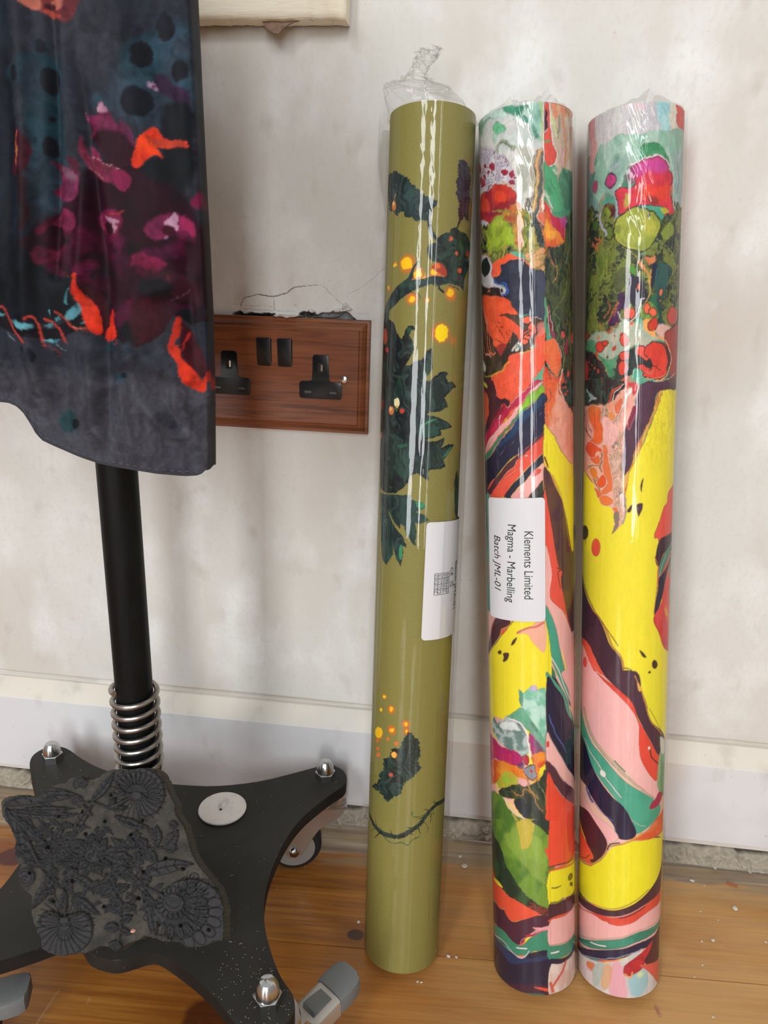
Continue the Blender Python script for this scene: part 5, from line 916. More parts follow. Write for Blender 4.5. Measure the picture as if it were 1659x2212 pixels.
OPL = [
(p,'1d2829',[-397,6401,-358,6407,-332,6396,-307,6406,-288,6398,-253,6387,-252,6377,-221,6367,-220,6357,-187,6348,-183,6337,-159,6328,-160,6319,-137,6310,-137,6300,-119,6282,-124,6273,-101,6272,-85,6254,-90,6245,-68,6242,-52,6221,-58,6211,-24,6201,-18,6189,12,6186,18,6176,43,6176,47,6166,73,6166,78,6157,73,6127,61,6121,50,6102,39,6103,45,6083,36,6078,42,6057,33,6051,27,6027,16,6025,-10,6014,-20,6021,-43,6018,-48,6027,-65,6012,-76,6017,-106,6040,-107,6053,-126,6041,-137,6047,-166,6055,-170,6066,-172,6086,-160,6087,-189,6090,-195,6100,-217,6087,-233,6093,-237,6074,-253,6076,-278,6094,-269,6100,-297,6119,-287,6126,-327,6123,-350,6135,-384,6162,-358,6162,-396,6191,-366,6190,-411,6221,-376,6219,-431,6253,-386,6247,-466,6288,-399,6277,-467,6315,-398,6301,-467,6340,-398,6326,-466,6365,-397,6351,-466,6391,-397,6376,-466,6416],2,5,('2b3a3a',12,12,0),0,100,0,0),
(l,'3a4a48',[-263,6261,-165,6200,-72,6139,-6,6103],6,6,0,70,0,0),
(l,'3a4a48',[-228,6263,-238,6195],5,6,0,60,0,0),
(l,'3a4a48',[-125,6256,-122,6178],5,6,0,60,0,0),
(p,'d07a3e',[-260,6148,-262,6132,-271,6121,-284,6119,-298,6127,-310,6142,-316,6160,-313,6176,-302,6186,-288,6188,-274,6180,-264,6166],3,3,0,0,100,1,0),
(p,'f0c070',[-280,6168,-281,6161,-286,6157,-293,6157,-300,6160,-306,6167,-309,6174,-307,6181,-302,6185,-295,6185,-288,6182,-282,6176],4,0,0,0,100,1,0),
(l,'c88a50',[-291,6188,-269,6232],6,2,0,100,0,0),
(p,'2a2b34',[244,6459,295,6469,310,6462,339,6457,331,6446,367,6443,386,6422,365,6408,412,6390,396,6373,417,6358,390,6345,409,6329,383,6316,406,6289,381,6272,414,6261,391,6248,428,6238,402,6224,419,6207,390,6195,404,6176,378,6165,402,6152,379,6141,403,6128,379,6117,403,6103,380,6092,404,6079,381,6068,332,6072,335,6084,298,6074,288,6049,272,6044,255,6058,265,6066,248,6080,258,6088,242,6102,251,6110,246,6131,259,6138,254,6159,267,6166,246,6175,253,6184,233,6194,239,6204,215,6223,220,6235,225,6254,238,6256,221,6273,229,6283,212,6302,220,6312,229,6338,244,6343,230,6357,240,6365,227,6379,236,6387,223,6401,232,6409,226,6427,238,6434,232,6452],3,5,('3a2c38',10,14,0),0,100,0,0),
(l,'4a4a55',[275,6436,300,6295,309,6087],5,6,0,60,0,0),
(l,'1d2829',[302,6077,260,6024,241,5982],16,2,0,100,0,0),
(l,'1d2829',[14,6060,31,5973,61,5914,129,5866],29,2,0,100,0,0),
(l,'3a2530',[36,5974,85,5898],10,6,0,60,0,0),
(p,'1b2423',[89,5902,114,5926,150,5949,180,5953,192,5978,234,5991,274,5974,356,5973,417,5941,507,5906,419,5815,459,5768,395,5692,360,5641,354,5562,303,5587,260,5585,211,5593,158,5583,118,5573,71,5576,145,5639,152,5693,102,5724,45,5747,18,5790,23,5843,50,5863,91,5872],3,5,('31443c',7,7,0),0,100,1,0),
(l,'3c5145',[121,5890,141,5925,168,5899],4,4,0,70,0,0),
(l,'3c5145',[180,5923,201,5959,233,5934],4,4,0,70,0,0),
(l,'3c5145',[250,5898,276,5936,317,5913],4,4,0,70,0,0),
(l,'3c5145',[87,5800,106,5835,133,5807],4,4,0,70,0,0),
(l,'3c5145',[146,5787,166,5823,195,5796],4,4,0,70,0,0),
(l,'3c5145',[236,5728,261,5765,300,5741],4,4,0,70,0,0),
(l,'3c5145',[310,5846,345,5887,410,5869],4,4,0,70,0,0),
(p,'c8543c',[212,5910,210,5901,205,5894,196,5891,188,5892,182,5897,180,5905,181,5914,187,5921,195,5924,203,5923,209,5918],3,8,0,0,100,1,0),
(g,'e8a070',[196,5907],8,8,100),
(p,'c8543c',[274,5817,272,5808,265,5801,255,5797,246,5798,238,5803,236,5811,237,5820,244,5827,253,5830,263,5830,271,5825],3,8,0,0,100,1,0),
(g,'e8a070',[254,5814],8,8,100),
(p,'c8543c',[321,5702,318,5693,310,5685,298,5681,287,5682,279,5687,275,5695,278,5704,285,5711,296,5715,307,5715,317,5710],3,8,0,0,100,1,0),
(g,'e8a070',[297,5698],8,8,100),
(p,'b84a3a',[446,5848,441,5836,425,5825,406,5818,389,5817,377,5823,372,5833,374,5844,384,5854,399,5860,418,5861,436,5857],4,5,0,0,100,1,0),
(g,'ff6a14',[-134,5724],84,84,85),
(g,'ff6a14',[215,5523],67,67,85),
(g,'ff6a14',[-86,5475],56,56,85),
(g,'ff6a14',[28,5466],26,26,85),
(g,'ff6a14',[-325,5566],29,29,85),
(g,'ff6a14',[-245,5731],26,26,85),
(g,'ff6a14',[99,5675],69,69,85),
(g,'ff6a14',[-44,5649],56,56,85),
(p,'ffc81c',[-89,5723,-94,5701,-110,5685,-134,5681,-159,5689,-179,5707,-187,5730,-181,5752,-162,5767,-138,5771,-114,5763,-96,5746],10,14,0,0,100,1,0),
(p,'ffc81c',[-226,5728,-228,5722,-235,5718,-245,5717,-255,5720,-263,5726,-267,5734,-264,5740,-257,5744,-246,5745,-236,5742,-229,5736],10,14,0,0,100,1,0),
(p,'ffc81c',[-15,5649,-18,5634,-28,5622,-43,5618,-58,5623,-70,5634,-75,5650,-71,5666,-60,5677,-45,5681,-30,5676,-19,5665],10,14,0,0,100,1,0),
(p,'ffc81c',[250,5535,246,5518,232,5505,214,5499,196,5501,182,5511,177,5527,181,5543,193,5555,210,5561,229,5559,244,5550],10,14,0,0,100,1,0),
(p,'ffc81c',[-64,5470,-67,5459,-75,5450,-87,5447,-99,5451,-108,5460,-112,5472,-109,5483,-100,5492,-89,5494,-77,5491,-68,5482],10,14,0,0,100,1,0),
(p,'ffc81c',[38,5466,37,5460,33,5456,27,5454,22,5455,18,5459,16,5465,17,5471,21,5476,26,5477,32,5476,36,5472],10,14,0,0,100,1,0),
(p,'ffc81c',[98,5669,95,5655,86,5645,73,5640,60,5643,50,5653,46,5666,49,5680,58,5690,70,5695,84,5692,94,5682],10,14,0,0,100,1,0),
(p,'ffc81c',[23,5616,21,5606,15,5599,6,5596,-3,5599,-10,5606,-13,5616,-11,5625,-5,5633,4,5635,14,5633,21,5626],10,14,0,0,100,1,0),
(p,'ffc81c',[-305,5566,-307,5562,-314,5559,-325,5559,-336,5562,-346,5567,-350,5572,-346,5577,-338,5580,-326,5579,-315,5577,-308,5572],10,14,0,0,100,1,0),
(p,'a8402e',[56,5713,97,5719,141,5710,174,5669,160,5641,115,5654,76,5670,52,5690],6,10,0,0,100,1,0),
(g,'f07a30',[98,5710],29,29,100),
(p,'1d2829',[-32,5742,-60,5731,-82,5703,-103,5669,-121,5627,-213,5574,-300,5506,-382,5447,-421,5335,-322,5324,-303,5396,-233,5436,-150,5493,-90,5524,-2,5559,80,5580,157,5587,165,5632,96,5637,41,5631,-31,5610,-74,5615,-79,5668,-59,5712],3,4,('33443f',8,20,30),0,100,1,0),
(l,'c87850',[-84,5611,-14,5627,59,5640,145,5641],9,5,0,100,0,0),
(l,'1d2829',[108,5583,119,5548,150,5529],16,2,0,100,0,0),
(l,'2f5a44',[-182,5558,-97,5584,-13,5601],7,5,0,70,0,0),
(l,'24302e',[200,5578,261,5572,293,5558],5,2,0,100,0,0),
(l,'24302e',[-94,5518,-37,5508,-19,5472],4,2,0,100,0,0),
(p,'151c1e',[-425,5358,-299,5340,-239,5311,-207,5234,-162,5183,-140,5212,-131,5250,-100,5282,-64,5279,-47,5249,-76,5253,-95,5211,-65,5164,-53,5118,-71,5070,-115,4996,-78,4995,-54,5023,8,5039,26,5072,44,5101,89,5133,87,5055,90,4971,61,4932,3,4881,38,4893,73,4873,101,4914,150,4953,200,4959,221,4944,196,4919,222,4882,275,4884,314,4849,258,4826,198,4764,235,4704,164,4660,82,4651,61,4634,124,4628,178,4606,239,4583,290,4546,229,4532,171,4523,186,4484,136,4472,111,4459,59,4445,91,4434,143,4440,214,4469,205,4426,178,4387,249,4416,323,4417,288,4376,254,4337,206,4298,235,4250,186,4227,100,4224,83,4199,99,4135,73,4149,33,4178,3,4196,-46,4174,-59,4122,-105,4072,-172,4029,-273,4023,-369,4056,-477,4562,-474,5066,-470,5264],3,3,('22302e',12,18,0),0,100,0,0),
(p,'2f6a4e',[-120,5259,-95,5272,-79,5258,-97,5211,-102,5193],8,8,('1c2a28',6,14,20),0,85,1,0),
(p,'33463f',[47,5035,83,5102,83,4980,56,4932,14,4888],8,8,('1c2a28',6,14,20),0,85,1,0),
(p,'34443f',[53,4875,111,4905,173,4937,199,4871,276,4865,181,4774,196,4708,121,4676,62,4655,19,4769],8,8,('1c2a28',6,14,20),0,85,1,0),
(p,'2b5044',[54,4616,145,4610,254,4554,160,4532,161,4494,90,4473,22,4461,-10,4518],8,8,('1c2a28',6,14,20),0,85,1,0),
(p,'2a3b36',[154,4425,203,4455,173,4377,293,4406,205,4308,208,4259,100,4239,29,4286,94,4385],8,8,('1c2a28',6,14,20),0,85,1,0),
(p,'24483a',[-190,4861,-164,4899,-135,4823,-143,4745,-188,4686,-212,4764],8,8,('1c2a28',6,14,20),0,85,1,0),
(p,'27453a',[-139,4366,-94,4358,-51,4292,-43,4224,-65,4144,-121,4199,-153,4296],8,8,('1c2a28',6,14,20),0,85,1,0),
(p,'2c4a3d',[-177,4295,-147,4296,-99,4211,-75,4133,-154,4187],8,8,('1c2a28',6,14,20),0,85,1,0),
(p,'2f6048',[-163,4394,-86,4413,-75,4399,-128,4376],8,8,('1c2a28',6,14,20),0,85,1,0),
(p,'2f6048',[-243,4370,-200,4362,-191,4323,-234,4340],8,8,('1c2a28',6,14,20),0,85,1,0),
(p,'42905f',[51,4568,84,4598,145,4608,105,4589,56,4564],4,4,0,0,100,1,0),
(p,'38775a',[204,4318,252,4377,286,4401,254,4337],6,0,0,0,100,1,0),
(l,'1a2622',[-20,4768,55,4827,152,4907],6,5,0,70,0,0),
(l,'1a2622',[-10,4518,87,4550,216,4553],6,5,0,70,0,0),
(l,'3d5548',[-144,4346,-102,4280,-67,4193],4,4,0,70,0,0),
(p,'1b2c2b',[-365,4015,-272,4013,-171,4021,-92,4021,-19,4032,-39,3997,11,3979,51,3977,84,3942,34,3908,0,3897,65,3881,114,3830,38,3809,3,3813,18,3750,11,3632,-16,3657,-59,3725,-82,3783,-116,3798,-114,3758,-168,3804,-225,3879,-195,3816,-146,3754,-88,3702,-53,3616,-85,3629,-78,3581,-97,3463,-139,3523,-172,3608,-170,3549,-234,3456,-287,3487,-306,3547,-345,3748],3,3,('2d4740',8,16,20),0,100,0,0),
(p,'3d8a60',[6,3974,51,3973,82,3943,33,3928,12,3949],4,4,0,0,100,1,0),
(p,'3d8a60',[-111,3622,-87,3626,-89,3539,-109,3521,-116,3577],5,3,0,0,100,1,0),
(l,'8a8440',[-233,3888,-188,3812,-124,3739],5,3,0,100,0,0),
(p,'e9dfae',[-157,4718,-159,4700,-168,4686,-181,4681,-194,4685,-205,4699,-210,4717,-207,4736,-197,4749,-184,4754,-171,4750,-161,4736],4,3,0,0,100,1,0),
(p,'d8a04a',[-169,4687,-170,4682,-174,4678,-180,4677,-187,4678,-192,4682,-194,4686,-192,4691,-188,4695,-181,4696,-175,4695,-170,4692],4,0,0,0,100,1,0),
(p,'d47a42',[-211,4659,-213,4642,-223,4630,-236,4625,-251,4629,-263,4641,-268,4658,-265,4674,-254,4687,-240,4691,-225,4687,-215,4675],4,3,0,0,100,1,0),
(p,'f0c080',[-230,4671,-231,4663,-236,4657,-242,4655,-249,4657,-255,4663,-257,4670,-256,4678,-251,4684,-244,4686,-237,4684,-232,4679],5,0,0,0,100,1,0),
(p,'bf4434',[-111,4656,-113,4647,-120,4639,-131,4637,-141,4639,-150,4646,-153,4655,-151,4665,-143,4672,-132,4675,-122,4673,-114,4666],4,0,0,0,100,1,0),
(l,'2f6a4c',[-201,4676,-181,4657],14,2,0,100,0,0),
(p,'b4503a',[-324,5212,-327,5183,-339,5162,-361,5155,-390,5165,-429,5191,-466,5225,-461,5255,-407,5272,-374,5277,-348,5266,-331,5243],5,4,0,0,100,1,0),
(p,'b83c44',[-302,5114,-304,5105,-312,5098,-324,5096,-338,5100,-349,5107,-354,5118,-351,5127,-340,5134,-327,5135,-315,5132,-306,5124],4,0,0,0,100,1,0),
(p,'8a3a2c',[-364,4699,-367,4679,-381,4664,-408,4659,-466,4664,-472,4679,-475,4699,-473,4719,-469,4734,-426,4739,-390,4734,-372,4719],5,0,0,0,100,1,0),
(p,'c86a4a',[-380,4463,-382,4450,-393,4439,-414,4435,-465,4437,-469,4446,-471,4460,-470,4473,-467,4483,-426,4488,-400,4485,-385,4476],5,0,0,0,100,1,0),
(g,'ff5a10',[147,5235],92,92,95),
(g,'e07028',[255,5189],50,50,50),
(p,'ffdd06',[197,5241,192,5211,174,5188,150,5179,126,5185,108,5206,101,5234,105,5263,121,5285,144,5295,169,5289,189,5269],8,14,0,0,100,1,0),
(p,'2b3a2c',[352,4134,410,4191,508,3840,396,3854,362,4031],6,10,0,0,100,1,0),
(g,'ff5a12',[-208,2381],28,28,100),
(g,'ff5a12',[-139,2294],43,43,100),
(g,'ff5a12',[-128,2124],47,47,100),
(g,'ff5a12',[-10,2195],41,41,100),
(g,'ff5a12',[-3,2135],32,32,100),
(g,'ff5a12',[-263,2045],56,56,100),
(p,'ffc820',[-190,2386,-192,2378,-198,2371,-207,2367,-217,2366,-224,2368,-227,2375,-225,2382,-218,2390,-209,2394,-200,2395,-193,2392],6,6,0,0,100,1,0),
(p,'ffc820',[-224,2265,-226,2258,-232,2250,-241,2245,-251,2244,-258,2246,-261,2252,-259,2260,-252,2268,-243,2273,-233,2275,-227,2272],6,6,0,0,100,1,0),
(p,'ffc820',[-117,2301,-119,2290,-125,2281,-134,2276,-144,2276,-151,2282,-154,2291,-152,2302,-145,2311,-136,2316,-127,2316,-120,2310],6,6,0,0,100,1,0),
(p,'ffc820',[-217,2074,-222,2049,-237,2026,-261,2010,-288,2005,-312,2013,-322,2033,-315,2060,-293,2087,-266,2104,-241,2107,-224,2096],6,6,0,0,100,1,0),
(p,'ffc820',[-107,2129,-109,2119,-115,2110,-124,2105,-134,2105,-141,2110,-144,2120,-142,2131,-135,2140,-126,2145,-117,2145,-110,2139],6,6,0,0,100,1,0),
(p,'ffc820',[6,2197,5,2188,-1,2181,-8,2178,-16,2180,-21,2186,-24,2194,-22,2203,-17,2210,-9,2213,-2,2211,4,2205],6,6,0,0,100,1,0),
(p,'ffc820',[8,2136,7,2130,4,2125,-1,2123,-7,2124,-11,2128,-12,2134,-11,2141,-8,2146,-2,2148,3,2146,7,2142],6,6,0,0,100,1,0),
(p,'e8743a',[-141,2046,-143,2037,-148,2030,-156,2025,-164,2025,-171,2029,-173,2037,-171,2046,-166,2054,-158,2059,-149,2059,-143,2054],6,5,0,0,100,1,0),
(p,'e8743a',[-66,2021,-68,2013,-72,2005,-79,2002,-87,2003,-92,2008,-94,2016,-93,2024,-88,2032,-81,2036,-74,2035,-68,2029],6,5,0,0,100,1,0),
(p,'e8743a',[-252,1929,-254,1920,-261,1912,-271,1905,-282,1903,-291,1904,-294,1911,-292,1920,-283,1929,-273,1935,-262,1938,-255,1935],6,5,0,0,100,1,0),
(p,'e8743a',[-237,1878,-240,1867,-248,1857,-260,1849,-273,1846,-284,1849,-288,1857,-285,1868,-275,1879,-262,1887,-250,1890,-241,1886],6,5,0,0,100,1,0),
(p,'e8743a',[-257,1991,-260,1982,-267,1973,-277,1967,-289,1964,-298,1966,-301,1972,-298,1981,-290,1990,-279,1997,-268,2000,-260,1997],6,5,0,0,100,1,0),
(p,'1c2624',[-340,1561,-288,1608,-265,1610,-246,1660,-221,1675,-252,1695,-238,1716,-205,1754,-186,1753,-203,1775,-187,1789,-203,1813,-187,1827,-203,1850,-187,1865,-145,1889,-133,1879,-140,1902,-125,1909,-132,1933,-117,1940,-124,1964,-109,1971,-84,1987,-78,1975,-53,1990,-46,1978,-50,2006,-37,2011,-41,2040,-27,2046,-26,2073,-12,2074,-10,2101,3,2101,5,2128,19,2129,42,2122,38,2108,61,2100,58,2086,94,2072,97,2054,112,2032,100,2025,116,2001,104,1994,120,1971,108,1964,120,1939,118,1914,104,1917,102,1891,88,1894,112,1871,104,1858,129,1833,122,1820,114,1794,100,1798,92,1772,78,1776,70,1748,56,1752,46,1729,34,1736,25,1712,12,1718,3,1695,-10,1700,-5,1672,-18,1667,-14,1638,-27,1632,-23,1604,-37,1597,-70,1569,-86,1574,-100,1542,-116,1541,-131,1507,-148,1504,-184,1525,-178,1546,-229,1546,-231,1565,-290,1545,-297,1558,-353,1540],3,2,('2c3c37',6,9,0),0,100,0,0),
(l,'45564c',[-257,1607,-97,1732,-8,1843,37,2052],6,3,0,80,0,0),
(l,'3a4a42',[-129,1707,-152,1829],4,3,0,60,0,0),
(l,'3a4a42',[-59,1780,-80,1927],4,3,0,60,0,0),
(l,'3a4a42',[-5,1860,-28,1999],4,3,0,60,0,0),
(l,'3a4a42',[-51,1782,39,1799],4,3,0,60,0,0),
(l,'3a4a42',[-1,1876,96,1877],4,3,0,60,0,0),
(l,'3a4a42',[18,1956,92,1972],4,3,0,60,0,0),
(l,'3a4a42',[-113,1720,-77,1625],4,3,0,60,0,0),
(l,'3a4a42',[-183,1665,-150,1556],4,3,0,60,0,0),
(g,'ff7a20',[-96,1920],34,34,100),
(p,'ffb850',[-73,1925,-76,1910,-84,1898,-95,1892,-106,1893,-115,1901,-119,1915,-116,1930,-108,1942,-97,1949,-85,1947,-77,1939],5,8,0,0,100,1,0),
(p,'c85a50',[-99,1751,-101,1742,-108,1735,-118,1730,-129,1729,-136,1733,-139,1740,-137,1748,-130,1756,-120,1761,-109,1762,-102,1758],4,6,0,0,100,1,0),
(l,'1d2826',[-423,1289,-293,1238,-174,1217,-46,1226,58,1282,134,1341,207,1418,309,1465,515,1425],39,3,6,100,0,0),
(l,'38493f',[-293,1246,-165,1232,-47,1239,58,1293,149,1374],9,5,0,60,0,0),
(l,'1d2826',[-204,1215,-285,1116],17,2,0,100,0,1),
(l,'1d2826',[-251,1234,-282,1318],13,2,0,100,0,1),
(l,'1d2826',[-95,1239,-113,1275],12,2,0,100,0,1),
(l,'1d2826',[73,1309,27,1317],14,2,0,100,0,1),
(l,'1d2826',[118,1330,146,1244],14,2,0,100,0,1),
(l,'1d2826',[234,1435,161,1466],14,2,0,100,0,1),
(l,'1d2826',[236,1401,241,1318],13,2,0,100,0,1),
(l,'1d2826',[322,1467,240,1511],13,2,0,100,0,1),
(l,'1d2826',[181,1400,116,1382],13,2,0,100,0,1),
(l,'1d2826',[44,1268,90,1251],13,2,0,100,0,1),
(l,'24503c',[67,1455,73,1414,115,1403,189,1414,278,1395],6,2,0,100,0,0),
(l,'24503c',[175,1353,213,1294,206,1255],6,2,0,100,0,0),
(l,'24503c',[-183,1200,-92,1158,-14,1182,40,1162,77,1203,139,1229],7,2,0,100,0,0),
(l,'2a4a3c',[-341,1152,-228,1246,-164,1207],6,2,0,100,0,0)]
